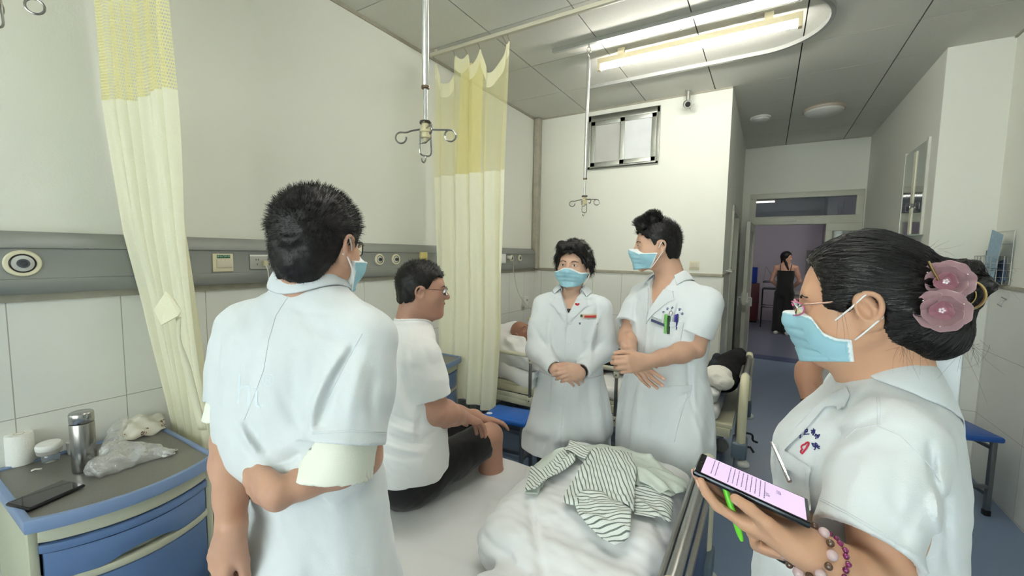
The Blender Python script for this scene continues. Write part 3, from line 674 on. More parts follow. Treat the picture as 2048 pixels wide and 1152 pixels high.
mk('label_strip', MB().box((XB+.008, .985, 1.503), (XB+.0092, 1.043, 1.519)), mat('green_label', (28, 92, 66), .5), t)
mk('lettering', text_mb('床头灯开关', .0115, (XB+.0094, 1.014, 1.511), (0, 1, 0), UP), mat('pale_ink', (200, 222, 208), .6), t)
def socket(y0, y1, z0, z1, label, wd=True):
    t = thing('power_socket', (XB, (y0+y1)/2, z0), label, 'socket'); p = plate(y0, y1, z0, z1, mat('silver_plate', (186, 186, 178), .35, metal=.3), 'plate', t)
    mk('top_edge', MB().box((XB+.004, y0, z1-.008), (XB+.010, y1, z1)), mat('plate_edge', (238, 238, 232), .3), t, bevel=.001); s = MB()
    for yy in ((y0*.72+y1*.28), (y0*.25+y1*.75)):
        for dy, dz, w_, h_ in ((-.006, .012, .003, .009), (.006, .012, .003, .009), (0, -.012, .003, .010)): s.box((XB+.0078, yy+dy-w_/2, (z0+z1)/2+dz-h_/2), (XB+.0086, yy+dy+w_/2, (z0+z1)/2+dz+h_/2))
    mk('slot', s, blackp, t); return t
socket(1.135, 1.262, 1.446, 1.520, 'wide silver double power socket with a cable plugged in on the grey panel')
c = np.array([XB+.012, 1.205, 1.476]); mb = MB().box(c-np.array([.006, .010, .012]), c+np.array([.014, .010, .014]))
cable = spline([c+(.012, 0, -.01), c+(.022, .004, -.04), c+(.02, .008, -.10), c+(.0, .02, -.3), c+(-.03, .03, -.5), c+(-.05, .05, -.62)], 8)
t = thing('charger_plug', (XB, 1.205, 1.40), 'ivory plug with a thin white cable hanging from the double socket', 'plug')
mk('plug_body', mb, mat('ivory_plug', (206, 200, 166), .4), t, bevel=.003); mk('cable', MB().tube(cable, .0022, 8), mat('white_cable', (222, 222, 214), .4), t, smooth=True)
t = thing('wall_switch', (XB, 3.52, 1.45), 'small square white switch on the panel above the far bed', 'switch'); plate(3.49, 3.585, 1.447, 1.54, white_pl, 'plate', t); plate(3.505, 3.57, 1.46, 1.527, mat('white_key', (235, 235, 230), .3), 'rocker', t, .012)
t = thing('flow_plug', (XB, 3.64, 1.48), 'white plug connector with thin tube beside the small outlets above the far bed', 'plug')
mk('plug_body', MB().box((XB, 3.605, 1.492), (XB+.04, 3.655, 1.522)), white_pl, t, bevel=.005)
mk('thin_tube', MB().tube(spline([(XB+.02, 3.70, 1.47), (XB+.03, 3.72, 1.3), (XB+.04, 3.80, 1.12), (XB+.06, 3.95, .98), (XB+.08, 4.02, .93)], 8), .003, 8), mat('clear_tube', (190, 186, 168), .3), t, smooth=True)
t = thing('call_box', (XB, 2.40, 1.44), 'yellowish ivory box on the grey panel at the edge of the second curtain', 'box'); plate(2.36, 2.43, 1.452, 1.545, mat('amber_plastic', (214, 196, 128), .4), 'case', t, .02)
# socket on the far wall and small box on the left wall
t = thing('wall_socket', (-.58, YF-.01, 1.42), 'pale square switch on the far white wall right of the tall doctor', 'switch')
mk('plate', MB().box((-.632, YF-.01, 1.42), (-.545, YF, 1.50)), ivory, t, bevel=.003); mk('key', MB().box((-.622, YF-.014, 1.435), (-.59, YF-.008, 1.487)).box((-.587, YF-.014, 1.435), (-.556, YF-.008, 1.487)), beige_k, t, bevel=.002)
o = mk('notice_board', MB().box((XL, 3.36, 1.63), (XL+.02, 3.46, 1.86)), mat('blue_grey_card', (92, 104, 116), .5)); tag(o, 'narrow dark blue grey card on the wall above the panel beside the curtain', 'sign')
# security camera
t = thing('security_camera', (-.70, 4.18, 2.88), 'small silver security camera hanging at the top of the far white wall', 'camera')
mk('mount', MB().lathe([(.03, 0), (.03, -.008), (.02, -.012), (.018, -.10)], (-.70, 4.20, HC), seg=20), alum, t, smooth=True)
mk('housing', MB().lathe([(.006, -.05), (.03, -.045), (.035, -.02), (.035, .04), (.033, .05)], (-.70, 4.17, HC-.13), (.25, -.85, -.35), 24), alum, t, smooth=True)
mk('lens', MB().lathe([(.024, .048), (.022, .052), (.002, .053)], (-.70, 4.17, HC-.13), (.25, -.85, -.35), 20), blackp, t, smooth=True)
# ------------------------------------------------------------------ mirror on the passage wall
t = thing('wall_mirror', (XV1, 4.75, 1.75), 'tall frameless mirror with a suction hook on the right passage wall', 'mirror')
mir = mat('mirror_glass', (200, 204, 200), .05, metal=1, var=.02)
mk('glass', MB().box((XV1-.012, 4.44, 1.755), (XV1-.006, 5.06, 2.46)), mir, t); mk('backing', MB().box((XV1-.006, 4.43, 1.745), (XV1, 5.07, 2.47)), alum, t)
mk('edge_strip', MB().box((XV1-.016, 4.425, 1.74), (XV1, 4.447, 2.48)).box((XV1-.016, 5.05, 1.74), (XV1, 5.07, 2.48)), mat('clear_edge', (206, 208, 200), .15), t)
mk('painted_reflection', MB().box((XV1-.018, 4.70, 1.76), (XV1-.0125, 4.765, 2.43)), mat('painted_reflection', (232, 230, 206), .3), t)  # bright reflection in the mirror, modelled as a pale coloured strip
mk('ledge', MB().box((XV1-.09, 4.40, 1.735), (XV1, 4.95, 1.742)), mat('glass_shelf', (160, 168, 160), .1), t)
mk('suction_hook', MB().lathe([(.028, 0), (.024, .006), (.012, .012), (.004, .014)], (XV1-.012, 4.72, 1.99), (-1, 0, 0), 20), mat('suction_grey', (120, 124, 124), .2), t, smooth=True)
mk('hook_wire', MB().tube(spline([(XV1-.03, 4.70, 2.01), (XV1-.04, 4.66, 2.01), (XV1-.04, 4.66, 1.95), (XV1-.04, 4.76, 1.95), (XV1-.04, 4.76, 2.01), (XV1-.03, 4.73, 2.01)], 4), .002, 6), chrome, t, smooth=True)
# ------------------------------------------------------------------ wire basket with leaflets on the pier
wire = mat('grey_wire', (176, 178, 174), .4, metal=.4)
t = thing('wire_basket', (1.27, 4.1, 1.39), 'white wire basket on the right wall holding blue leaflets', 'basket')
x1b, x0b, y0b, y1b, z0b, z1b = XR-.008, XR-.10, 3.96, 4.22, 1.395, 1.58; mb = MB()
for z in np.linspace(z0b, z1b, 5): mb.tube([(x0b, y0b, z), (x0b, y1b, z), (x1b, y1b, z), (x1b, y0b, z)], .0022, 6, closed=True)
for y in np.linspace(y0b, y1b, 6): mb.tube([(x1b, y, z1b), (x1b, y, z0b), (x0b, y, z0b), (x0b, y, z1b)], .0018, 6)
for x in (x0b+.03, x0b+.06): mb.tube([(x, y0b, z1b), (x, y0b, z0b), (x, y1b, z0b), (x, y1b, z1b)], .0018, 6)
mk('basket_wires', mb, wire, t, smooth=True)
mk('back_frame', MB().tube([(x1b, y0b, z0b), (x1b, y0b, 1.745), (x1b, y1b, 1.745), (x1b, y1b, z0b)], .003, 8, closed=True).tube([(x1b, y0b, 1.66), (x1b, y1b, 1.66)], .002, 6), wire, t, smooth=True)
paper_b = mat('blue_leaflet', (150, 178, 198), .7, var=.1, vscale=40)
for i, (y, h_, ln, c_, xo, lb) in enumerate(((4.05, .30, .17, paper_b, .028, 'pale blue printed leaflet leaning out of the wire basket'), (4.10, .22, .16, mat('teal_booklet', (84, 104, 104), .6), .05, 'dark teal booklet standing behind the leaflet in the wire basket'), (4.03, .14, .18, mat('navy_folder', (64, 86, 118), .6), .072, 'low navy folder at the back of the wire basket'))):
    a = .25*(1-i); R = np.array([[1, 0, 0], [0, math.cos(a), -math.sin(a)], [0, math.sin(a), math.cos(a)]]); l_ = .002+i*.004
    o = mk('leaflet' if i == 0 else ('booklet' if i == 1 else 'folder'), MB().box((-l_/2, -ln/2, 0), (l_/2, ln/2, h_), R, (x0b+xo, y+.02, z0b+.004+.045*max(0, a/.25))), c_); tag(o, lb, 'leaflet' if i == 0 else 'booklet')
o = mk('coat_hook', MB().lathe([(.012, 0), (.012, .003), (.004, .005)], (XR, 3.98, 1.30), (-1, 0, 0), 16).tube(spline([(XR-.004, 3.98, 1.30), (XR-.02, 3.98, 1.285), (XR-.03, 3.98, 1.262), (XR-.022, 3.98, 1.25), (XR-.045, 3.98, 1.268)], 5), .003, 8).tube([(XR-.005, 3.98, 1.30), (XR-.03, 3.98, 1.315)], .003, 8), steel, smooth=True); tag(o, 'small metal hook on the right wall below the wire basket', 'hook')
# ------------------------------------------------------------------ curtains
def cloth_mat(name, col, mesh_=False, fill=.5):
    m = bpy.data.materials.new(name); m.use_nodes = True; nt = m.node_tree; N = nt.nodes; L = nt.links; N.remove(N['Principled BSDF']); out = N['Material Output']
    d = N.new('ShaderNodeBsdfDiffuse'); t_ = N.new('ShaderNodeBsdfTranslucent'); mx = N.new('ShaderNodeMixShader'); mx.inputs[0].default_value = .32
    n_ = N.new('ShaderNodeTexNoise'); n_.inputs['Scale'].default_value = 240; tc = N.new('ShaderNodeTexCoord'); L.new(tc.outputs['Object'], n_.inputs['Vector'])
    mr = N.new('ShaderNodeMapRange'); mr.inputs[3].default_value = .94; mr.inputs[4].default_value = 1.04; L.new(n_.outputs[0], mr.inputs[0])
    sc = N.new('ShaderNodeVectorMath'); sc.operation = 'SCALE'; sc.inputs[0].default_value = lin(col); L.new(mr.outputs[0], sc.inputs['Scale'])
    for q in (d, t_): L.new(sc.outputs[0], q.inputs['Color'])
    L.new(d.outputs[0], mx.inputs[1]); L.new(t_.outputs[0], mx.inputs[2]); last = mx.outputs[0]
    if mesh_:
        tr = N.new('ShaderNodeBsdfTransparent'); m2 = N.new('ShaderNodeMixShader'); uv = N.new('ShaderNodeUVMap'); sp = N.new('ShaderNodeSeparateXYZ'); L.new(uv.outputs[0], sp.inputs[0])
        row = N.new('ShaderNodeMath'); row.operation = 'FLOOR'; L.new(sp.outputs[1], row.inputs[0]); hf = N.new('ShaderNodeMath'); hf.operation = 'MULTIPLY'; hf.inputs[1].default_value = .5; L.new(row.outputs[0], hf.inputs[0])
        ad = N.new('ShaderNodeMath'); ad.operation = 'ADD'; L.new(sp.outputs[0], ad.inputs[0]); L.new(hf.outputs[0], ad.inputs[1]); sq = []
        for src in (ad.outputs[0], sp.outputs[1]):
            a = N.new('ShaderNodeMath'); a.operation = 'FRACT'; L.new(src, a.inputs[0]); b = N.new('ShaderNodeMath'); b.operation = 'SUBTRACT'; b.inputs[1].default_value = .5; L.new(a.outputs[0], b.inputs[0])
            c_ = N.new('ShaderNodeMath'); c_.operation = 'POWER'; c_.inputs[1].default_value = 2; L.new(b.outputs[0], c_.inputs[0]); sq.append(c_.outputs[0])
        s_ = N.new('ShaderNodeMath'); s_.operation = 'ADD'; L.new(sq[0], s_.inputs[0]); L.new(sq[1], s_.inputs[1]); lt = N.new('ShaderNodeMath'); lt.operation = 'GREATER_THAN'; lt.inputs[1].default_value = fill; L.new(s_.outputs[0], lt.inputs[0])
        L.new(lt.outputs[0], m2.inputs[0]); L.new(tr.outputs[0], m2.inputs[1]); L.new(last, m2.inputs[2]); last = m2.outputs[0]
    L.new(last, out.inputs['Surface']); return m
cur_m = cloth_mat('curtain_cloth', (252, 250, 226)); net1 = cloth_mat('honeycomb_net', (248, 243, 190), True, .13); net2 = cloth_mat('fine_net', (246, 240, 184), True, .17); cur_hem = cloth_mat('curtain_heading', (252, 248, 212), True, .03)
def cloth(name, fn, nu, nv, m_, parent, cw=.006, ch=.006, W=1, H=1):
    V = [fn(i/nu, j/nv) for i in range(nu+1) for j in range(nv+1)]
    F = np.array([(i*(nv+1)+j, (i+1)*(nv+1)+j, (i+1)*(nv+1)+j+1, i*(nv+1)+j+1) for i in range(nu) for j in range(nv)]); o = raw_obj(name, np.array(V), F, m_, parent); me = o.data
    uvl = me.uv_layers.new(name='UVMap'); vi = np.array([l.vertex_index for l in me.loops]); u_ = (vi//(nv+1))/nu*W/cw; v_ = (vi % (nv+1))/nv*H/ch
    uvl.data.foreach_set('uv', np.stack([u_, v_], 1).astype(f4).ravel()); return o
def ip(z, tab): tab = sorted(tab); return np.interp(z, [q[0] for q in tab], [q[1] for q in tab])
def curtain1(u, z):
    xl = ip(z, [(3, -2.26), (2.4, -2.262), (1.6, -2.262), (1.2, -2.262), (.9, -2.245), (.75, -2.25), (.1, -2.25)]); xr = ip(z, [(3, -1.72), (2.3, -1.80), (1.6, -1.90), (1.0, -1.985), (.72, -1.99), (.1, -2.04)])
    yl = ip(z, [(3, .575), (2.43, .592), (2.1, .60), (1.6, .655), (1.3, .71), (.95, .76), (.75, .79), (.1, .80)]); yr = ip(z, [(3, .625), (2.3, .655), (1.6, .715), (1.0, .785), (.72, .80), (.1, .82)])
    s_ = .5-.5*math.cos(math.pi*u) if False else u
    a = .022*(1+.3*math.sin(z*1.7))*(.55+.45*min(1, (3.05-z)/1.0)); ph = 2*math.pi*(6.2*u+.25*math.sin(z*1.3+u*3))
    f = a*(math.sin(ph)+.45*math.sin(2.3*ph+1.1*z)); x = xl+(xr-xl)*s_+.010*math.cos(ph); y = yl+(yr-yl)*s_
    return (max(XL+.066 if 1.34 < z < 1.64 else XL+.008, x), y+f*.8+.012, z)
t = thing('curtain', (-2.05, .7, .1), 'pale yellow curtain gathered against the wall behind the near bedside cabinet, corner tied up', 'curtain')
cloth('curtain_net', lambda u, v: curtain1(u, 2.10+.012*math.sin(u*9)+v*(.90-.012*math.sin(u*9))), 200, 40, net1, t, .0075, .011, 1.25, .9)
cloth('curtain_cloth', lambda u, v: curtain1(u, .12+v*(1.98+.012*math.sin(u*9))), 200, 90, cur_m, t)
hk = MB()
for u in np.linspace(.02, .98, 7): p = curtain1(u, 2.995); hk.tube([(p[0], .62, HC-.04), (p[0], .62, 3.01), (p[0], p[1], 2.985)], .0025, 6)
mk('curtain_hook', hk, steel, t)
# knotted flap half way down
c = P(333, 625, 1.46); mb = MB(); q = [P(333, 582, 1.45), P(309, 619, 1.44), P(324, 650, 1.43), P(357, 632, 1.44)]; q2 = [P(362, 622, 1.45), P(350, 600, 1.46)]
mb.add([q[0], q[1], q[2], q[3], q2[0], q2[1]], [(0, 1, 2, 3), (0, 3, 4, 5)]); mk('flap', mb, cur_m, t, subsurf=0, solid=.006)
ptsL = [P(352, 634, 1.46), P(355, 680, 1.48), P(365, 730, 1.55), P(382, 800, 1.62), P(398, 860, 1.68)]; ptsR = [P(362, 634, 1.46), P(362, 680, 1.48), P(380, 730, 1.55), P(398, 800, 1.62), P(414, 860, 1.68)]
L1, R1 = spline(ptsL, 6), spline(ptsR, 6); mb = MB(); mb.add(np.concatenate([L1, R1]), [(i, i+1, len(L1)+i+1, len(L1)+i) for i in range(len(L1)-1)]); mk('loose_strip', mb, cur_m, t, smooth=True, solid=.003)
YC2 = 2.515
hooks2 = [.02, .33, .45, .62, .93, 1.0]
def curt2(u, z):
    xr = ip(z, [(3.1, -1.555), (2.1, -1.585), (1, -1.60), (.4, -1.645)]); xl = ip(z, [(3.1, -2.25), (2.1, -2.25), (1, -2.235), (.4, -2.22)])
    a = .030*(.4+.6*min(1, (3.0-z)/.8)); ph = 2*math.pi*(4.6*u+.1*math.sin(2*z+4*u))
    dense = .035*math.sin(u*math.pi)
    return (xl+(xr-xl)*u+.012*math.cos(ph), YC2+a*(math.sin(ph)+.4*math.sin(2.1*ph+z)), z)
def top2(u):
    for a, b in zip(hooks2[:-1], hooks2[1:]):
        if a <= u <= b: s_ = (u-a)/(b-a); return 2.99-min(.19, (b-a)*.62)*math.sin(math.pi*s_)**.8*(1 if b-a > .13 else .6)
    return 2.96
t = thing('curtain', (-1.9, YC2, .4), 'pale yellow curtain with drooping sheer top hanging between the two beds', 'curtain')
cloth('curtain_heading', lambda u, v: curt2(u, top2(u)-(1-v)*.10), 200, 8, cur_hem, t, .004, .004, 1, .1)
cloth('curtain_net', lambda u, v: curt2(u, 2.125+(top2(u)-.10-2.125)*v), 200, 34, net2, t, .0045, .0045, 1, .8)
cloth('curtain_cloth', lambda u, v: curt2(u, .40+.02*math.sin(u*5)+v*(1.725-.02*math.sin(u*5))), 200, 70, cur_m, t)
# a second gathered layer of net in the middle, as the cloth folds over itself
cloth('gathered_net', lambda u, v: (lambda q: (q[0], q[1]+.03, q[2]))(curt2(.36+.27*u, 2.125+(min(top2(.36+.27*u), 2.93)-2.125)*v)), 90, 30, cloth_mat('folded_net', (240, 232, 166), True, .06), t, .0045, .0045, .5, .8)
hk = MB()
for u in hooks2: p = curt2(u, 2.99); hk.tube([(p[0], 2.48, HC-.04), (p[0], 2.48, 3.0), (p[0], p[1], 2.975)], .0025, 6)
mk('curtain_hook', hk, steel, t)
# ------------------------------------------------------------------ bedside cabinets
blue_d = mat('drawer_blue', (96, 122, 164), .38, var=.04); blue_r = mat('rim_blue', (124, 146, 182), .38, var=.03); frame_c = mat('cabinet_cream', (196, 196, 172), .45, var=.03); stone = mat('speckled_top', (112, 110, 104), .3, var=.14, vscale=220, spec=.5)
def cabinet(yo, label, x0=XL+.03, xf=-1.785, bul=.075, w_=.475):
    y0, y1 = yo, yo+w_; N_ = 20; s_ = np.linspace(0, 1, N_+1)
    def front(off, inset=0): return [(xf+off+bul*math.sin(math.pi*u)**.8*(1), y0+inset+(w_-2*inset)*u) for u in s_]
    t = thing('bedside_cabinet', ((x0+xf)/2, (y0+y1)/2, 0), label, 'cabinet', 'bedside cabinets'); X, Y, Z3 = (1, 0, 0), (0, 1, 0), (0, 0, 1)
    def pl(name, poly, z0, z1, m_, par=t, bv=.003): return mk(name, MB().prism(poly, X, Y, (0, 0, z0), UP, z1-z0), m_, par, bevel=bv)
    body = pl('body', [(x0, y0+.004), (x0, y1-.004)]+[(q[0]-.045, q[1]) for q in front(0, .02)][::-1], .06, .722, frame_c)
    for ya, yb in ((y0, y0+.022), (y1-.022, y1)): mk('front_post', MB().box((xf-.055, ya, .06), (xf-.012, yb, .722)), frame_c, t, bevel=.005)
    rim_o = [(x0, y0-.008), (x0, y1+.008)]+front(.012, -.008)[::-1]
    rim = MB(); n_ = len(rim_o); cx, cy = (x0+xf)/2, (y0+y1)/2; inn = [(cx+(a-cx)*.945+.002, cy+(b-cy)*.93) for a, b in rim_o]
    V = [(a, b, .722) for a, b in rim_o]+[(a, b, .762) for a, b in rim_o]+[(a, b, .762) for a, b in inn]+[(a, b, .755) for a, b in inn]
    F = [(i, (i+1) % n_, n_+(i+1) % n_, n_+i) for i in range(n_)]+[(n_+i, n_+(i+1) % n_, 2*n_+(i+1) % n_, 2*n_+i) for i in range(n_)]+[(2*n_+i, 2*n_+(i+1) % n_, 3*n_+(i+1) % n_, 3*n_+i) for i in range(n_)]+[tuple(range(n_))[::-1]]
    mk('rim', MB().add(V, F), blue_r, t, bevel=.002); mk('worktop', MB().prism(inn, X, Y, (0, 0, .745), UP, .010), stone, t)
    def drawer(z0, z1, top, cutout):
        fo, fi = front(-.006, .028), front(-.030, .028); nn_ = len(fo); V, F = [], []; K = 6
        zt = [z1]*nn_; zb = [z0+(cutout*max(0, 1-((u-.52)/.24)**2) if cutout else 0) for u in s_]
        for j in range(K+1):
            for i in range(nn_): bulge = .004*math.sin(math.pi*j/K); V.append((fo[i][0]+bulge, fo[i][1], zb[i]+(zt[i]-zb[i])*j/K))
        base = len(V)
        for j in (0, 1):
            for i in range(nn_): V.append((fi[i][0], fi[i][1], zt[i] if j else zb[i]))
        F += [(j*nn_+i, j*nn_+i+1, (j+1)*nn_+i+1, (j+1)*nn_+i) for j in range(K) for i in range(nn_-1)]
        F += [(base+i, base+nn_+i, base+nn_+i+1, base+i+1) for i in range(nn_-1)]+[(K*nn_+i, K*nn_+i+1, base+nn_+i+1, base+nn_+i) for i in range(nn_-1)]+[(i+1, i, base+i, base+i+1) for i in range(nn_-1)]
        F += [tuple([j*nn_ for j in range(K+1)]+[base+nn_, base]), tuple([base+nn_-1, base+2*nn_-1]+[(j+1)*nn_-1 for j in range(K, -1, -1)])]
        return mk('drawer', MB().add(V, F), blue_d, t, smooth=True, angle=35)
    def rail(z0, z1, m_, off=-.010, nm='rail'): fo, fi = front(off, .02), front(off-.03, .02); return pl(nm, fo+fi[::-1], z0, z1, m_, t, .001)
    rail(.672, .722, frame_c); rail(.640, .664, blue_d, -.004, 'drawer_ledge'); rail(.560, .672, blackp, -.034, 'drawer_gap'); drawer(.548, .636, 0, .026); rail(.522, .546, frame_c); rail(.19, .525, blackp, -.034, 'drawer_gap')
    drawer(.20, .518, 0, 0); rail(.175, .198, frame_c); rail(.06, .172, frame_c, -.02, 'plinth')
    for fx in (x0+.05, xf-.04):
        for fy in (y0+.04, y1-.04): mk('foot', MB().lathe([(.02, 0), (.022, .03), (.016, .062)], (fx, fy, 0), seg=16), blackp, t, smooth=True)
    return t
cabinet(.262, 'blue and cream bedside cabinet with a thermos and plastic bag on top')
cabinet(2.00, 'blue bedside cabinet behind the seated man against the pale curtain', xf=-1.955, bul=.05)
# ------------------------------------------------------------------ beds
bed_c = mat('bed_cream', (206, 204, 178), .4, var=.03); lobe_m = mat('lobe_ivory', (228, 223, 190), .3, var=.02, coat=.3); bed_b = mat('bed_blue', (66, 86, 130), .35, var=.03); bed_g = mat('bed_grey_blue', (104, 120, 134), .45)
sheet = mat('white_sheet', (234, 234, 233), .85, var=.012, bump=.05, bscale=400, sheen=.2); rail_w = mat('rail_cream_paint', (208, 206, 186), .4)
def bed(yc, label, foot_x, x_head, ztop=.55, rails=False, mlab=None, gap=.05):
    y0, y1 = yc-.46, yc+.46; t = thing('hospital_bed', ((foot_x+x_head)/2, yc, 0), label, 'bed', 'hospital beds')
    zf = ztop-.13
    mk('frame', MB().box((x_head+.06, y0+.02, zf-.055), (foot_x-.06, y0+.06, zf)).box((x_head+.06, y1-.06, zf-.055), (foot_x-.06, y1-.02, zf)).box((x_head+.06, y0+.06, zf-.05), (x_head+.1, y1-.06, zf)).box((foot_x-.1, y0+.06, zf-.05), (foot_x-.06, y1-.06, zf)), bed_c, t, bevel=.004)
    mk('deck', MB().box((x_head+.06, y0+.03, zf), (foot_x-.05, y1-.03, zf+.025)), bed_c, t, bevel=.003)
    mk('under_frame', MB().box((x_head+.15, y0+.08, .20), (foot_x-.12, y0+.13, .26)).box((x_head+.15, y1-.13, .20), (foot_x-.12, y1-.08, .26)).box((x_head+.3, y0+.13, .20), (x_head+.35, y1-.13, .26)).box((foot_x-.4, y0+.13, .20), (foot_x-.35, y1-.13, .26)), bed_g, t, bevel=.003)
    for x in (x_head+.12, foot_x-.16):
        for y in (y0+.105, y1-.105):
            mk('leg', MB().box((x-.02, y-.02, .12), (x+.02, y+.02, zf-.05)), bed_g, t, bevel=.003)
            mk('castor', MB().lathe([(.03, -.016), (.055, -.014), (.058, 0), (.055, .014), (.03, .016)], (x, y, .058), (0, 1, 0), 24).box((x-.015, y-.022, .06), (x+.015, y+.022, .125)), mat('castor_grey', (150, 150, 146), .4), t, smooth=True)
    for fx, sx, nm in ((foot_x, 1, 'footboard'), (x_head, -1, 'headboard')):
        fb = mk(nm, MB().prism([(y0+.07, .30), (y1-.07, .30), (y1-.05, .60), (y1-.13, .74), (y0+.13, .74), (y0+.05, .60)], (0, 1, 0), UP, (fx-.012, 0, 0), (1, 0, 0), .024), bed_b, t, bevel=.006)
        for y, s in ((y0, 1), (y1, -1)):
            pts = spline([(fx, y+s*.022, .40), (fx, y+s*.020, .52), (fx, y+s*.022, .68), (fx, y+s*.045, .765), (fx, y+s*.085, .797), (fx, y+s*.15, .80)], 8)
            mk('corner_lobe', MB().tube(pts, [.030 if 0 < i < len(pts)-1 else .025 for i in range(len(pts))], 18, flat=.85), lobe_m, fb, smooth=True)
            mk('corner_post', MB().lathe([(.014, .14), (.014, .74)], (fx-.025, y+s*.12, 0), seg=12), steel, fb, smooth=True)
        mk('rail_bar', MB().tube([(fx, y0+.14, .800), (fx, y1-.14, .800)], .017, 14).tube([(fx+.028, y0+.16, .792), (fx+.028, y1-.16, .792)], .008, 8).tube([(fx-.028, y0+.16, .792), (fx-.028, y1-.16, .792)], .008, 8), steel, fb, smooth=True)
        mk('bumper', MB().box((fx-.05, y0-.015, .33), (fx+.035, y0+.14, .43)).box((fx-.05, y1-.14, .33), (fx+.035, y1+.015, .43)), bed_g, fb, bevel=.012)
        mk('bumper_roll', MB().sphere((fx+.02, y0+.01, .30), (.035, .035, .025)).sphere((fx+.02, y1-.01, .30), (.035, .035, .025)), mat('roll_white', (214, 214, 208), .4), fb, smooth=True)
    mk('crank', MB().tube(spline([(foot_x-.02, yc+.12, .28), (foot_x+.05, yc+.12, .28), (foot_x+.06, yc+.12, .24), (foot_x+.09, yc+.12, .23)], 4), .008, 8).tube([(foot_x-.02, yc-.12, .28), (foot_x+.05, yc-.12, .28), (foot_x+.07, yc-.12, .25)], .008, 8), blackp, t, smooth=True)
    return t, y0, y1, zf
near_bed, nb0, nb1, nzf = bed(1.27, 'hospital bed with white sheet that the man in black shorts sits on', -.145, -2.215)
far_bed, fb0, fb1, fzf = bed(3.27, 'hospital bed with side rail where the bald patient lies', -.075, -2.19, ztop=.62)
# mattresses: wrapped in sheets with soft sag and creases
def mattress(name, lo, hi, label, creases, h=.011, back=None, r=.04):
    c = (np.array(lo)+hi)/2; hs = (np.array(hi)-lo)/2; F_ = Field(np.array(lo)-.06, np.array(hi)+(.06, .06, .5 if back else .1), h); F_.u(rb(c, hs, None, r))
    if back: F_.u(back, k=.06)
    F_.disp(creases); o = F_.obj(name, sheet, None, relax=2); return tag(o, label, 'mattress')
def cr1(p):
    d = -.0045*nz(p*np.array([1, 2.2, 1]), 2.2, 5, 3)
    q = p-np.array([-1.28, 1.33, 0])                           # creases fanning out from where the man sits
    a = np.arctan2(q[:, 1], q[:, 0]); r = np.hypot(q[:, 0], q[:, 1])
    d -= .0035*np.exp(-((r-.42)/.2)**2)*np.clip(np.sin(a*9+2.5*np.sin(r*9+a)), 0, 1)**2*(p[:, 2] > .5)
    d += .012*np.exp(-(r/.24)**2)*(p[:, 2] > .5)
    for y_, x_ in ((1.02, -.7), (1.18, -.8), (1.36, -.82), (1.50, -.75)): d -= .0045*np.exp(-((p[:, 1]-y_-.12*(p[:, 0]-x_))/.012)**2)*np.exp(-((p[:, 0]-x_)/.35)**2)
    return d
mattress('mattress', (-2.14, nb0+.03, nzf+.026), (-.185, nb1-.03, .55), 'mattress under a creased white sheet on the near bed', cr1)
Rb = np.array([[math.cos(-.60), 0, -math.sin(-.60)], [0, 1, 0], [math.sin(-.60), 0, math.cos(-.60)]])
Rb = np.array([[math.cos(.52), 0, math.sin(.52)], [0, 1, 0], [-math.sin(.52), 0, math.cos(.52)]])
mattress('mattress', (-2.10, fb0+.03, fzf+.026), (-.20, fb1-.03, .61), 'mattress under a white sheet on the far bed, raised at the head', lambda p: -.004*nz(p, 3, 9, 3), back=rb((-1.80, 3.27, .625), (.34, .43, .05), Rb, .035))
# near bed: row of rail parts folded down on the far side
# far bed side rail
def side_rail(y, x0, x1, zt, zb, par, nb_=5):
    mk('side_rail', MB().tube(spline([(x0, y, zt-.02), (x0+.03, y, zt), (x1-.03, y, zt+.005), (x1, y, zt-.02)], 6), .0165, 12), rail_w, par, smooth=True)
    lo = mk('lower_rail', MB().box((x0-.05, y-.012, zb-.03), (x1+.03, y+.012, zb+.012)).box((x0-.05, y-.006, zb+.012), (x1+.03, y+.006, zb+.05)), rail_w, par, bevel=.004)
    for x in np.linspace(x0+.06, x1-.08, nb_):
        mk('rail_post', MB().box((x-.011, y-.008, zb), (x+.011, y+.008, zt-.02)), mat('post_grey', (120, 122, 120), .35, metal=.7), par, bevel=.003)
        k = MB().box((x-.020, y-.013, zt-.055), (x+.020, y+.013, zt-.008)).box((x-.022, y-.015, zb-.008), (x+.022, y+.015, zb+.042)); k2 = mk('post_cap', k, rail_w, par, bevel=.006)
        mk('bolt', MB().sphere((x, y-.014, zt-.032), (.005, .004, .005)).sphere((x, y-.016, zb+.016), (.005, .004, .005)), blackp, k2)
side_rail(fb0-.035, -1.90, -.42, .765, .40, far_bed)
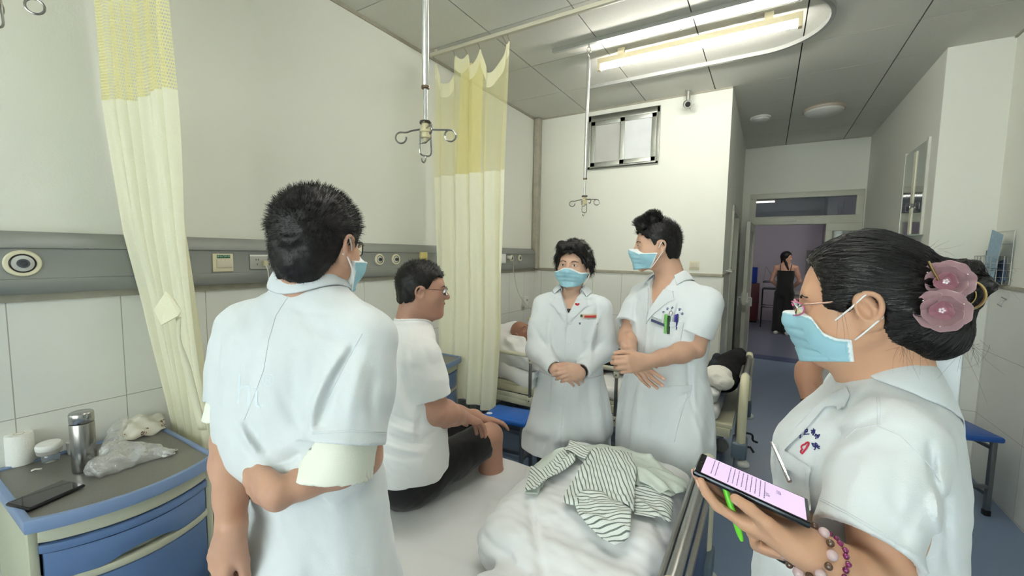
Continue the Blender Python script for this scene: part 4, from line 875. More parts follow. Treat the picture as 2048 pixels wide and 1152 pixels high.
# ------------------------------------------------------------------ stools
blue_s = mat('stool_blue', (24, 96, 190), .3, spec=.45, var=.03); blue_s2 = mat('stool_blue_worn', (38, 84, 160), .35, spec=.45, var=.04)
def stool(c, ang, w_, d_, h_, label, m_, sticker=True):
    t = thing('stool', (c[0], c[1], 0), label, 'stool'); e1 = np.array([math.cos(ang), math.sin(ang), 0]); e2 = np.array([-math.sin(ang), math.cos(ang), 0]); R = np.stack([e1, e2, UP], 1); cc = np.array([c[0], c[1], 0.])
    mk('seat', MB().box((-w_/2, -d_/2, h_-.035), (w_/2, d_/2, h_), R, cc), m_, t, bevel=.014, bseg=3)
    mk('seat_panel', MB().box((-w_/2+.03, -d_/2+.03, h_-.001), (w_/2-.03, d_/2-.03, h_+.0015), R, cc), m_, t, bevel=.001)
    lg = mat('stool_steel', (118, 122, 126), .3, metal=.8, var=.06)
    for sx in (-1, 1):
        for sy in (-1, 1):
            x, y = sx*(w_/2-.035), sy*(d_/2-.035); l = mk('leg', MB().box((x-.0125, y-.0125, .015), (x+.0125, y+.0125, h_-.033), R, cc), lg, t, bevel=.002); mk('rubber_foot', MB().box((x-.016, y-.016, 0), (x+.016, y+.016, .035), R, cc), blackp, l, bevel=.004)
    for sx in (-1, 1): mk('stretcher', MB().box((sx*(w_/2-.035)-.009, -d_/2+.045, .17), (sx*(w_/2-.035)+.009, d_/2-.045, .19), R, cc), lg, t)
    for sy in (-1, 1): mk('stretcher', MB().box((-w_/2+.045, sy*(d_/2-.035)-.009, .12), (w_/2-.045, sy*(d_/2-.035)+.009, .14), R, cc).box((-w_/2+.045, sy*(d_/2-.035)-.009, h_-.09), (w_/2-.045, sy*(d_/2-.035)+.009, h_-.07), R, cc), lg, t)
    if sticker: mk('sticker', MB().lathe([(.020, h_), (.020, h_+.002), (.001, h_+.0022)], cc+e1*(-w_/2+.035)+e2*(-d_/2+.05), seg=20), mat('sticker_white', (216, 220, 222), .4), t)
stool((-1.455, 2.405), .12, .32, .24, .45, 'bright blue topped stool between the beds beside the seated man\'s knee', blue_s)
stool((1.10, 3.70), -1.25, .34, .25, .50, 'blue topped metal stool standing against the right wall tiles', blue_s2, False)
# ------------------------------------------------------------------ figures: shared anatomy
def skin(name, col): return mat(name, col, .48, spec=.35, var=.035, vscale=28, bump=.05, bscale=420, sub=.12)
coat_m = mat('white_cotton', (219, 224, 226), .85, var=.008, bump=.12, bscale=650, sheen=.25)
coat_d = mat('white_cotton_trim', (216, 221, 224), .85, var=.01, bump=.12, bscale=650, sheen=.25)
hair_m = mat('black_hair', (20, 18, 18), .5, spec=.35, var=.1, vscale=90, bump=.12, bscale=500)
mask_m = mat('blue_mask', (150, 204, 222), .8, var=.02, vscale=60, bump=.1, bscale=900); mask_w = mat('mask_edge', (232, 240, 242), .8); loop_m = mat('ear_loop', (240, 240, 238), .7)
eye_w = mat('eye_white', (226, 222, 216), .2); iris_m = mat('dark_iris', (30, 20, 16), .15); brow_m = mat('dark_brow', (34, 28, 26), .7); lens_m = mat('spectacle_glass', (245, 248, 250), .02, trans=1, spec=.5)
black_c = mat('black_cloth', (20, 20, 22), .85, var=.08, bump=.15, bscale=300, sheen=.2); shoe_m = mat('dark_shoe', (34, 32, 32), .45); shoe_w = mat('white_shoe', (208, 206, 200), .5)
def th(deg): a = math.radians(deg); return math.cos(a)*RH+math.sin(a)*FH      # level direction: 0 = image right, 90 = away
def ang(deg): v = th(deg); return math.atan2(v[1], v[0])
class Head:
    def __init__(s, c, f, tilt=0, roll=0, k=1.0):
        f = _n(f); r = _n(np.cross(f, UP)); f2 = f*math.cos(tilt)-UP*math.sin(tilt); u = np.cross(r, f2)
        r2 = r*math.cos(roll)+u*math.sin(roll); u2 = np.cross(r2, f2); s.R = np.stack([r2, f2, u2], 1); s.c = np.array(c, float); s.k = k
    def L(s, x, y, z): return s.c+s.R@np.array([x, y, z])*s.k
    def LL(s, a): return s.c+(np.asarray(a)@s.R.T)*s.k
    def inv(s, p): return (p-s.c)@s.R/s.k
def add_head(F, H, fem=0, jaw=1.0, neck_to=None, nr=.058, ears=True, detail=True):
    L, R, k = H.L, H.R, H.k; K = lambda *a: np.array(a)*k
    F.u(ell(L(0, -.010, .032), K(.075, .094, .086), R), k=.02)
    F.u(ell(L(0, .028, -.028), K(.060*jaw, .060, .082), R), k=.03)
    for s in (-1, 1):
        F.u(rc(L(s*.054*jaw, -.004, -.052), L(s*.016, .064, -.098), .019*k*jaw, .015*k), k=.025)
        F.u(ell(L(s*.040, .052, -.022), K(.024, .022, .024), R), k=.02)
        F.u(ell(L(s*.058, .012, -.030), K(.014, .030, .035), R), k=.02)
    F.u(ell(L(0, .072, -.101), K(.018, .015, .014), R), k=.018)
    F.u(rc(L(-.034, .070, .024), L(.034, .070, .024), .0125*k), k=.02)
    F.u(ell(L(0, .068, -.062), K(.027, .018, .024), R), k=.02)
    for s in (-1, 1): F.cut(ell(L(s*.031, .093, .004), K(.018, .016, .012), R), k=.016)
    for s in (-1, 1):
        F.u(ell(L(s*.031, .0735, .004), K(.0145, .0125, .0125), R), k=.003)
    F.u(rc(L(0, .082, .014), L(0, .103, -.024), .0065*k, .0100*k), k=.012)
    for s in (-1, 1): F.u(ell(L(s*.0125, .090, -.030), K(.0075, .011, .0075), R), k=.006); F.cut(ell(L(s*.006, .098, -.038), K(.0035, .006, .003), R), k=.002)
    F.u(rc(L(-.018, .082, -.0555), L(0, .089, -.053), .0048*k, .0055*k), rc(L(.018, .082, -.0555), L(0, .089, -.053), .0048*k, .0055*k), k=.006)
    F.u(rc(L(-.014, .081, -.067), L(.014, .081, -.067), .0062*k), k=.007)
    F.cut(rc(L(-.024, .083, -.0605), L(0, .094, -.0600), .0012*k, .0022*k), rc(L(.024, .083, -.0605), L(0, .094, -.0600), .0012*k, .0022*k), k=.003)
    if neck_to is not None:
        F.u(rc(L(0, -.022, -.045), neck_to, nr*k*.94, nr), k=.03); F.u(rc(L(0, -.05, -.03), neck_to-(H.R[:, 1]*.02), nr*k*.8, nr), k=.03)
    if ears:
        for s in (-1, 1):
            e = np.stack([_n(R[:, 0]+.32*s*R[:, 1]*-1*1), _n(R[:, 1]*.97+R[:, 2]*-.18), _n(R[:, 2]*.97+R[:, 1]*-.18)], 1)
            F.u(ell(L(s*.080, -.010, -.010), K(.0085, .0185, .032), e), k=.006)
            F.u(rc(L(s*.074, .004, -.014), L(s*.074, .004, -.030), .008*k), k=.008)
            F.cut(ell(L(s*.0885, -.004, -.006), K(.0085, .0095, .016), e), k=.004)
            if detail:
                hp = [(.080, .008, .004), (.084, .004, .018), (.0855, -.010, .0235), (.088, -.024, .016), (.088, -.028, -.002), (.085, -.022, -.020), (.081, -.010, -.036)]
                hp = spline([L(s*a, b, c) for a, b, c in hp], 3)
                for a, b in zip(hp[:-1], hp[1:]): F.u(rc(a, b, .0042*k), k=.003)
                F.u(ell(L(s*.080, -.004, -.038), K(.006, .009, .010), R), k=.004)
def eyes(H, par, F=None, look=0, lid=.0):
    k = H.k; w_, i_, l_, b_ = MB(), MB(), MB(), MB()
    for s in (-1, 1):
        c = H.L(s*.031, .0865, .003)
        if F is not None: hp, ok = F.hit([H.L(s*.031, .12, .003)], -H.R[:, 1], .08, 0); c = hp[0] if ok[0] else c
        def e_(r): v = MB().sphere((0, 0, 0), r, 16, 12).v[0]; return v
        R = H.R; sp = e_((1, 1, 1)); F_ = MB().sphere((0, 0, 0), 1, 16, 12).f
        w_.add(c+(sp*np.array([.0118, .0022, .0042-lid])*k)@R.T, F_); i_.add(c+R[:, 1]*.0012*k+R[:, 0]*look*k+(sp*np.array([.0050, .0018, .0044-lid])*k)@R.T, F_)
        l_.tube(spline([c+R@np.array([-.0125, -.0015, .0002])*k, c+R@np.array([-.004, .0022, .0044-lid])*k, c+R@np.array([.006, .0020, .0042-lid])*k, c+R@np.array([.0130, -.0025, .0002])*k], 5), [.0005]+[.0011*k]*14+[.0005], 6)
        l_.tube(spline([c+R@np.array([-.0125, -.001, 0])*k, c+R@np.array([0, .0018, -.0040+lid])*k, c+R@np.array([.0125, -.002, 0])*k], 5), .00045*k, 5)
        pp = [H.L(s*.013, .10, .019), H.L(s*.030, .10, .0245), H.L(s*.049, .09, .0205)]
        if F is not None: pp = [F.hit([q+R[:, 1]*.03], -R[:, 1], .1, .0003)[0][0] for q in pp]
        b_.tube(spline(pp, 6), [.0012*k]+[.0020*k]*11+[.0007*k], 6, flat=1.0)
    mk('eyes', w_, eye_w, par, smooth=True); mk('irises', i_, iris_m, par, smooth=True); mk('eyelids', l_, mat('lash_line', (52, 34, 28), .6), par, smooth=True); mk('eyebrows', b_, brow_m, par, smooth=True)
def lips(H, par, col=(176, 108, 100)):
    o = MB(); m = mat('lips', col, .45)
    o.tube(spline([H.L(-.021, .0835, -.0575), H.L(-.008, .0925, -.0545), H.L(0, .0925, -.0558), H.L(.008, .0925, -.0545), H.L(.021, .0835, -.0575)], 4), [.0008]+[.0028*H.k]*15+[.0008], 8)
    o.tube(spline([H.L(-.020, .0825, -.0635), H.L(0, .0885, -.0665), H.L(.020, .0825, -.0635)], 6), [.0008]+[.0035*H.k]*11+[.0008], 8)
    mk('lips', o, m, par, smooth=True)
def add_arm(F, S, E, W, r=(.047, .038, .034, .025), k=.03, flatN=None):
    S, E, W = map(np.array, (S, E, W)); F.u(rc(S, S+(E-S)*.55, r[0], r[0]*.92), rc(S+(E-S)*.5, E, r[0]*.93, r[1]), k=k)
    F.u(rc(E, E+(W-E)*.30, r[1]*.98, r[2]*1.12), rc(E+(W-E)*.28, E+(W-E)*.7, r[2]*1.12, r[2]*.86), k=.02)
    F.u(rc(E+(W-E)*.66, W, r[2]*.88, r[3], None if flatN is None else (flatN, .82)), k=.015)
def add_hand(F, W, D, N, T, curl=((20, 35, 20),)*4, sc=1.0, thumb=(.5, .6, .3), splay=(6, 1, -4, -9), nails=None, k=.006, palm_curl=0):
    """W wrist, D towards the fingers, N out of the palm, T towards the thumb; curl in degrees bends towards N"""
    D = _n(D); N = _n(np.array(N)-np.dot(N, D)*D); T0 = np.cross(D, N); T0 = T0 if np.dot(T0, T) > 0 else -T0; T = T0; W = np.array(W, float)
    base = [(.026, .086, .0), (.009, .090, -.002), (-.009, .086, -.002), (-.026, .078, .0)]; ln = [(.041, .025, .020), (.045, .029, .021), (.042, .027, .021), (.033, .020, .019)]; rr = [.0092, .0094, .0088, .0078]
    pt = lambda t, d, n: W+(T*t+D*d+N*n)*sc
    F.u(rc(pt(0, -.005, 0), pt(.004, .03, 0), .022*sc, .020*sc, (T, 1.35)), k=.012)
    tips = []
    for i in range(4):
        t, d, n = base[i]; F.u(rc(pt(t*.6, .018, .0), pt(t, d-.004, n), .0135*sc, rr[i]*1.22*sc), k=.012)
    F.u(rc(pt(.014, .045, .004), pt(-.018, .045, .004), .0125*sc), rc(pt(.018, .072, .004), pt(-.018, .066, .004), .0105*sc), k=.012)
    F.u(rc(pt(-.020, .02, .006), pt(-.024, .06, .005), .0125*sc, .010*sc), k=.01)
    for i in range(4):
        t, d, n = base[i]; p = pt(t, d, n); a = math.radians(splay[i]); dir0 = D*math.cos(a)+T*math.sin(a); fl = 0
        for j in range(3):
            fl += math.radians(curl[i][j]); dd = dir0*math.cos(fl)+N*math.sin(fl); q = p+dd*ln[i][j]*sc; r0 = rr[i]*(1, .94, .86)[j]*sc; r1 = rr[i]*(.94, .87, .76)[j]*sc
            F.u(rc(p, q, r0, r1), k=k if j == 0 else .0025); p = q
        nn_ = -dir0*math.sin(fl)+N*math.cos(fl); tips.append((q, dd, -nn_, rr[i]*sc))
    a, b, c = thumb; m0 = pt(.020, .018, .004); dd = _n(T*math.cos(b)*1.0+D*math.sin(b)+N*a); m1 = m0+_n(dd+D*.25)*.044*sc
    F.u(rc(m0, m1, .0165*sc, .0118*sc), k=.012); d2 = _n(dd*.55+D*(.75)+N*a*.4+T*-.1*c); m2 = m1+d2*.034*sc; F.u(rc(m1, m2, .0112*sc, .0098*sc), k=.004); d3 = _n(d2+D*.25-T*c); m3 = m2+d3*.024*sc; F.u(rc(m2, m3, .0098*sc, .0080*sc), k=.003)
    tips.append((m3, d3, _n(np.cross(d3, np.cross(T*.4+N*-.9, d3))), .0088*sc)); return tips
nail_m = mat('fingernail', (226, 180, 164), .25, spec=.5)
def nails(tips, par):
    o = MB()
    for p, d, n, r in tips:
        s_ = np.cross(d, n); c = p-d*.003+n*r*.62
        o.sphere((0, 0, 0), (r*.62, r*.85, r*.28), 12, 8); o.v[-1] = c+o.v[-1]@np.stack([s_, d, n], 0)
    mk('fingernails', o, nail_m, par, smooth=True)
def face_mask(H, Fb, par, zc=0, ears_at=None, top=-.010, k_=1.0, both=True, h=.003, topline=None, loops=((-.034, .018), (-.104, -.030)), back=None):
    pts = [H.L(x, y, z) for x in (-.095, .095) for y in (-.03, .14) for z in (-.14, .03)]; lo, hi = bounds(pts, .01); M = Field(lo, hi, h)
    g = np.stack(np.meshgrid(*M.ax, indexing='ij'), -1).reshape(-1, 3).astype(float); M.d = Fb.val(g).reshape(M.n).astype(f4)
    M.u(rc(H.L(0, .082, -.012), H.L(0, .092, -.030), .011*H.k, .014*H.k), rc(H.L(0, .092, -.030), H.L(0, .076, -.092), .014*H.k, .018*H.k), k=.04)
    M.u(rc(H.L(-.040, .050, -.045), H.L(.040, .050, -.045), .034*H.k), k=.03)
    g2 = H.inv(g); x, y, z = g2[:, 0], g2[:, 1], g2[:, 2]
    edge_top = top-.022*np.clip((np.abs(x)-.012)/.05, 0, 1)**1.0; edge_bot = -.112+.010*np.clip(np.abs(x)/.06, 0, 1)
    if topline: edge_top = np.interp(y, [q[0] for q in topline], [q[1] for q in topline])
    bk = (lambda z_: .012+.35*(-.05-z_)) if back is None else (lambda z_: back+0*z_)
    clip = np.maximum.reduce([z-edge_top, edge_bot-z, bk(z)-y]); d = M.d.ravel()-.0045
    ple = sum(np.clip(1-np.abs(z+q+.10*np.abs(x))/.006, 0, 1)*(z > -.2) for q in (.038, .058, .078)); d = d+.0022*ple*(np.abs(x) < .06)
    d = d-.0018*((z > edge_top-.006) | (z < edge_bot+.006)); M.d = np.maximum(d, clip*H.k*1.0).reshape(M.n).astype(f4)
    def paint(V):
        q = H.inv(V); c = np.tile(lin((160, 206, 220)), (len(V), 1)); et = top-.022*np.clip((np.abs(q[:, 0])-.012)/.05, 0, 1)
        if topline: et = np.interp(q[:, 1], [a[0] for a in topline], [a[1] for a in topline])
        edge = (q[:, 2] > et-.0035) | (q[:, 1] < bk(q[:, 2])+.0065); c[edge] = lin((236, 243, 245)); return c
    mo = M.obj('face_mask', mat('blue_mask_cloth', (160, 204, 218), .8, var=.02, vscale=60, bump=.08, bscale=900, attr='tint'), par, paint)
    lp = MB()
    for s in ((-1, 1) if both else (both,)):
        for zz, ez in loops:
            a = H.L(s*.064, (.016+(.018 if zz < -.05 else 0)) if topline is None else (.050 if zz > -.045 else .022), zz); b = H.L(s*.088, -.014, ez); mid = (a+b)/2+H.R[:, 0]*s*.008
            lp.tube(spline([a, mid, b, H.L(s*.083, -.028, (ez-.006)*.5)], 6), .0016, 6)
    mk('ear_loops', lp, loop_m, par, smooth=True); return M
def hair_cap(H, Fb, par, front=.072, side=.012, nape=-.085, thick=.013, name='hair', h=.004, n=2500, ln=.014, up=.5, seed=1, amp=.004, m=None, crown_thin=False, temple=.045, strand_r=.0006):
    m = m or hair_m; pts = [H.L(x, y, z) for x in (-.12, .12) for y in (-.14, .13) for z in (-.12, .16)]; lo, hi = bounds(pts, .01); M = Field(lo, hi, h); K = lambda *a: np.array(a)*H.k
    M.u(ell(H.L(0, -.012, .034), K(.075+thick*.85, .094+thick, .088+thick), H.R), k=.01); M.u(ell(H.L(0, -.062, -.035), K(.062, .045, .062), H.R), k=.03)
    g = np.stack(np.meshgrid(*M.ax, indexing='ij'), -1).reshape(-1, 3).astype(float); q = H.inv(g); x, y, z = q.T
    line = np.interp(y, [-.11, -.045, -.030, -.006, .018, .030, temple, .075, .10], [nape, nape+.004, -.028, .004, side-.022, side, side+.018, front, front])
    line = line+.004*np.sin(x*160)+.004*np.sin(y*190+x*80)
    M.d = np.maximum(M.d.ravel()+amp*nz(g, 26, seed, 2), (line-z)*.8*H.k).reshape(M.n).astype(f4)
    o = M.obj(name, m, par)
    V, _ = M.mesh(); r = np.random.default_rng(seed); pick = r.choice(len(V), min(n, len(V))); p = V[pick]; g_ = M.grad(p); q = H.inv(p); keep = (q[:, 2] > np.interp(q[:, 1], [-.11, -.045, -.03, .0, .03, .075, .1], [nape, nape, -.02, .01, side, front-.01, front-.01])); p, g_, q = p[keep], g_[keep], q[keep]
    rad = _n(1)*0 if False else (p-H.L(0, -.02, .02)); rad /= np.linalg.norm(rad, axis=1)[:, None]
    grow = H.R[:, 2]*up+H.R[:, 1]*.35*np.clip(q[:, 2:3]*12, -1, 1); topw = np.clip((q[:, 2]+.05)/.12, .35, 1)[:, None]
    d0 = g_*.8+rad*.3+grow*topw-H.R[:, 2]*.9*(1-topw)+r.normal(size=p.shape)*.28; d0 /= np.linalg.norm(d0, axis=1)[:, None]; Ls = ln*topw*(.6+.7*r.random((len(p), 1)))*H.k
    lines = np.stack([p-d0*.003+d0*Ls*t+(-H.R[:, 2]*.25*Ls*t*t) for t in np.linspace(0, 1, 4)], 1); strands(name+'_strands', lines, strand_r, .0001, m, o); return M, o
def loft_at(rows, extra=()):
    out = []
    for py, px, d, a, b, deg in rows: q = P(px, py, d); out.append((q[2], q[0], q[1], a, b, ang(deg)))
    return out+list(extra)
def trousers(par, hip, deg, z_top, m, shoes, stance=.09, knee=.5, h=.008, r=(.085, .06, .055), lift=0, foot_l=.25, sm=None):
    f = th(deg); l = np.array([-f[1], f[0], 0]); hip = np.array([hip[0], hip[1], 0.]); lo = hip-.34; hi = hip+.34; lo[2] = .02; hi[2] = z_top+.02; F = Field(lo, hi, h)
    F.u(ell(hip+UP*(z_top-.10), (.15, .12, .13), frame(f)), k=.03)
    for s in (-1, 1):
        a = hip+l*s*.075+UP*(z_top-.12); b = hip+l*s*stance+UP*knee+f*.01; c = hip+l*s*stance-f*.015+UP*.07
        F.u(rc(a, b, r[0], r[1]), rc(b, c, r[1], r[2]), k=.03)
    F.disp(lambda p: -.006*nz(p*np.array([1, 1, .5]), 6, 3)); F.keep((lambda X, Y, Z: f4(.045)-Z+0*X+0*Y, 0, 0)); o = F.obj('trousers', m, par)
    for s in (-1, 1):
        c = hip+l*s*stance; G = Field(c-.2, c+np.array([.2, .2, .14]), .005); G.u(rc(c-f*.06+UP*.04, c+f*.02+UP*.045, .036, .04), rc(c+f*.02+UP*.035, c+f*(foot_l-.10)+UP*.026, .04, .030, (l, 1.25)), k=.02); G.keep((lambda X, Y, Z: f4(.002)-Z+0*X+0*Y, 0, 0)); G.obj('shoe', sm or shoe_m, par)
    return o
def collar_ring(fld, nb, f, rx, ry, par, m, stand=.028, wid=.035, a_end=125, front_drop=.012, lift=.003, thick=.0035, lean=.004, name='collar', fall=None, wback=None, taper=0):
    """turned-down collar: stands on the garment surface round the neck and folds back onto it"""
    lat = np.array([f[1], -f[0], 0]); n_ = 60; aa = np.linspace(-a_end, a_end, n_+1); Ns, rads, ws = [], [], []
    for a in aa:
        r_ = math.radians(a); rad = _n(lat*math.sin(r_)-f*math.cos(r_)); Ns.append(nb+lat*rx*math.sin(r_)-f*ry*math.cos(r_)); rads.append(rad); ws.append(wid if wback is None else wback+(wid-wback)*min(1, abs(a)/90))
    Ns, rads, ws = np.array(Ns), np.array(rads), (np.array(ws)*(1-taper*np.clip((np.abs(aa)-80)/(a_end-80), 0, 1)))[:, None]
    top = Ns.copy(); top[:, 2] = nb[2]+.16; h0, ok = fld.hit(top+rads*.010, -UP, .45, 0.0); z0 = np.where(ok, h0[:, 2], nb[2]-.03)
    z0 = np.convolve(np.pad(z0, 4, mode='edge'), np.ones(9)/9, 'valid')[:, None]; fr = np.clip((np.abs(aa)-80)/(a_end-80+1e-6), 0, 1)[:, None]; zt = z0+stand-front_drop*fr
    out_ = Ns+rads*(ws+.006); out_[:, 2] = nb[2]+.16; h1, ok1 = fld.hit(out_, -UP, .5, lift); e2 = np.where(ok1[:, None], h1, out_)
    if fall is not None: e2 = Ns+rads*ws; e2[:, 2:3] = zt-fall
    U3 = np.array([0, 0, 1.]); a1 = Ns-rads*lean; a1[:, 2:3] = zt; a0 = Ns.copy(); a0[:, 2:3] = z0-.012; a2 = Ns+rads*(.007-lean); a2[:, 2:3] = zt+.002; a3 = a2*.5+e2*.5+rads*.002+U3*.003
    rows = np.stack([a0, a1, a2, a3, e2], 1); V = rows.reshape(-1, 3); K = 5; F_ = [(i*K+j, (i+1)*K+j, (i+1)*K+j+1, i*K+j+1) for i in range(n_) for j in range(K-1)]
    return mk(name, MB().add(V, F_), m, par, smooth=True, solid=thick, subsurf=1, angle=180)
def button(fld, p, n, r, par, m=None):
    n = _n(n); o = MB().lathe([(r, -.002), (r, .0012), (r*.85, .0022), (r*.55, .0012), (r*.05, .0012)], p, n, 20); return mk('button', o, m or mat('pearl_button', (222, 226, 226), .3), par, smooth=True)
def glasses(H, par, rim_m, rr=.0011, temple_m=None, wx=.024, wz=.017, rimless=False, y=.103, z0=.001, drop=0, both=True):
    o = MB(); le = MB()
    for s in (-1, 1):
        pts = [H.L(s*(.0325+wx*math.copysign(abs(math.cos(a))**.7, math.cos(a))), y-.006*abs(math.cos(a))-.014*max(0, math.cos(a)*1.0), z0+wz*math.copysign(abs(math.sin(a))**.8, math.sin(a))) for a in np.linspace(0, 2*math.pi, 24, False)]
        if not rimless: o.tube(pts, rr, 6, closed=True)
        else: o.tube([q for q in pts[1:12]], rr, 6)
        c = sum(pts)/24; le.add(pts+[c+H.R[:, 1]*.001], [(i, (i+1) % 24, 24) for i in range(24)])
    o.tube(spline([H.L(-.009, y, z0+.004), H.L(0, y+.002, z0+.008), H.L(.009, y, z0+.004)], 4), rr, 6); mk('spectacle_frame', o, rim_m, par, smooth=True); mk('lenses', le, lens_m, par, weld=False)
    t = MB()
    for s in (-1, 1): t.tube(spline([H.L(s*(.0325+wx), y-.016, z0+.008), H.L(s*.072, .045, z0+.010), H.L(s*.079, -.004, z0+.014), H.L(s*.079, -.022, z0+.004)], 5), rr*1.15, 6)
    mk('temples', t, temple_m or rim_m, par, smooth=True)
def sleeve(C, S_, Eq, r0, r1, k=.03):
    S_, Eq = np.array(S_), np.array(Eq); d = _n(Eq-S_); C.u(rc(S_, S_+(Eq-S_)*.5, r0, (r0+r1)/2), rc(S_+(Eq-S_)*.4, Eq+d*.03, (r0*.6+r1*.4), r1), k=k)
def sleeve_cut(C, S_, Eq, r0, r1, tor, wall=.011, near=.13, depth=.045):
    """after the folds: cut square at the hem and hollowed, sparing the torso"""
    S_, Eq = np.array(S_), np.array(Eq); d = _n(Eq-S_)
    XX = [C.ax[i].reshape([-1 if j == i else 1 for j in range(3)]) for i in range(3)]; T_ = tor[0](*XX)-f4(.006)
    far = (XX[0]-Eq[0])*f4(d[0])+(XX[1]-Eq[1])*f4(d[1])+(XX[2]-Eq[2])*f4(d[2]); rad = np.sqrt((XX[0]-Eq[0])**2+(XX[1]-Eq[1])**2+(XX[2]-Eq[2])**2)
    C.d = np.maximum(C.d, -np.maximum(np.maximum(-far, rad-f4(near)), -T_)).astype(f4)
    fn, lo, hi = rc(Eq-d*depth, Eq+d*.05, r1-wall-.012, r1-wall); C.d = np.maximum(C.d, -np.maximum(fn(*XX), -T_+f4(.006))).astype(f4)
def V3(n, r): n = _n(n); return n*r
def mesh_paint(*regions):
    """true skin-colour differences: (centre, radius, colour) blobs over the base"""
    def f(V): pass
    return f
# ------------------------------------------------------------------ A: short-haired doctor seen from behind, hands clasped behind the back
def person_A():
    skn = skin('skin_tan', (200, 156, 132)); f = th(74); lat = np.array([f[1], -f[0], 0]); ax = P(607, 655, .93)
    root = thing('person', (ax[0], ax[1], 0), 'person seen from behind in a white coat, short black hair, hands behind the back', 'person')
    H = Head(P(640, 492, .93), th(75), .06, 0, .95); nb = P(622, 584, .935)
    SL, SR = P(607, 668, .93)-lat*.160, P(607, 668, .93)+lat*.160
    EL, WL = P(462, 880, .93), P(463, 1052, .80); ER, WR = P(725, 915, .87), P(552, 988, .770)
    lo, hi = bounds([H.c, nb, SL, SR, EL, WL, ER, WR, P(430, 1180, .86)], .15); F = Field(lo, hi, .0036)
    add_head(F, H, neck_to=nb-UP*.02, nr=.053, jaw=1.03); F.u(rc(nb-UP*.045, SL-UP*.012, .036, .036), rc(nb-UP*.045, SR-UP*.012, .036, .036), k=.04); F.u(ell(ax-UP*.14, (.13, .09, .20), frame(f)), k=.05)
    add_arm(F, SL, EL, WL, (.045, .036, .0335, .0255)); add_arm(F, SR, ER, WR, (.047, .037, .0335, .026))
    t1 = add_hand(F, WL, P(440, 1125, .80)-P(463, 1052, .80), FH*.8+RH*.45, RH, ((50, 65, 40), (54, 68, 40), (58, 70, 40), (60, 72, 40)), 1.0, (.4, 1.0, .4))
    t2 = add_hand(F, WR, -RH*.80+FH*.50-UP*.10, -RH*.35-FH*-.9, UP, ((25, 45, 30), (25, 48, 30), (25, 48, 30), (25, 48, 30)), 1.0, (.25, 1.25, .1))
    F.obj('body', skn, root); nails(t1, root); eyes(H, root, F)
    # light shirt under the coat
    tee = mat('cream_shirt', (240, 241, 226), .85, var=.01, bump=.1, bscale=500, sheen=.2)
    def fold(a, z, x, y): return 0
    G = Field(*bounds([SL, SR, EL, ER, P(590, 1000, .9)], .16), .0045)
    e2 = P(672, 955, .825); G.u(rc(SR+(e2-SR)*.55, e2, .062, .076), k=.03); l2 = SL+(EL-SL)*.83; G.u(rc(SL+(EL-SL)*.4, l2, .052, .059), k=.03)
    G.disp(lambda p: -.007*nz(p, 9, 4, 2)+.002)
    dR = _n(e2-SR+RH*.02); cutR = (lambda X, Y, Z: -((X-e2[0])*f4(dR[0])+(Y-e2[1])*f4(dR[1])+(Z-e2[2])*f4(dR[2])))
    dl = _n(EL-SL); G.d = np.maximum(G.d, 0*G.d+np.where(np.ones_like(G.d) > 0, -1, 0)) if False else G.d
    XX = [G.ax[i].reshape([-1 if j == i else 1 for j in range(3)]) for i in range(3)]
    sideR = ((XX[0]-ax[0])*f4(lat[0])+(XX[1]-ax[1])*f4(lat[1])) > 0
    pr = ((XX[0]-e2[0])*f4(dR[0])+(XX[1]-e2[1])*f4(dR[1])+(XX[2]-e2[2])*f4(dR[2])); pl_ = ((XX[0]-l2[0])*f4(dl[0])+(XX[1]-l2[1])*f4(dl[1])+(XX[2]-l2[2])*f4(dl[2]))
    G.d = np.maximum(G.d, np.where(sideR, pr+0*G.d, pl_+0*G.d)-f4(.002)); G.cut(rc(e2-dR*.06, e2+dR*.05, .060, .071), rc(l2-dl*.05, l2+dl*.05, .050), k=.003)
    G.obj('shirt_sleeves', tee, root)
    # white coat
    foot = [( .62, ax[0]+.02, ax[1]+.0, .225, .19, ang(74)), (.50, ax[0]+.02, ax[1]+.0, .235, .20, ang(74))]
    secs = loft_at([(580, 622, .93, .070, .062, 74), (612, 614, .93, .130, .082, 74), (655, 606, .93, .180, .105, 74), (710, 602, .93, .192, .120, 74), (770, 603, .93, .195, .126, 74), (850, 600, .93, .190, .130, 74), (905, 610, .93, .172, .130, 74), (950, 634, .93, .152, .118, 74), (1000, 642, .93, .150, .114, 74), (1065, 636, .93, .168, .128, 74), (1152, 620, .93, .205, .160, 74)], foot)
    def fold(a, z, x, y):
        g = np.clip((1.02-z)/.4, 0, 1); return -g*.010*np.sin(a*7+z*3)-g*.006*np.sin(a*13+z*5+1)
    C = Field(*bounds([SL, SR, np.array([ax[0]-.16, ax[1]-.16, .5]), np.array([ax[0]+.16, ax[1]+.16, .5]), P(690, 900, .8), nb], .14), .0048)
    C.u(loft(secs, fold)); C.u(rc(nb-UP*.02, SL+UP*.002, .058, .054), rc(nb-UP*.02, SR+UP*.002, .058, .058), k=.04)
    e1 = P(693, 884, .825); l1 = SL+(EL-SL)*.66; tor_ = loft(secs, fold); sleeve(C, SR, e1, .062, .080); sleeve(C, SL, l1, .056, .062)
    dr_ = _n(e1-SR)
    C.cut(rc(nb-UP*.02, nb+UP*.10, .046, .056), k=.006)
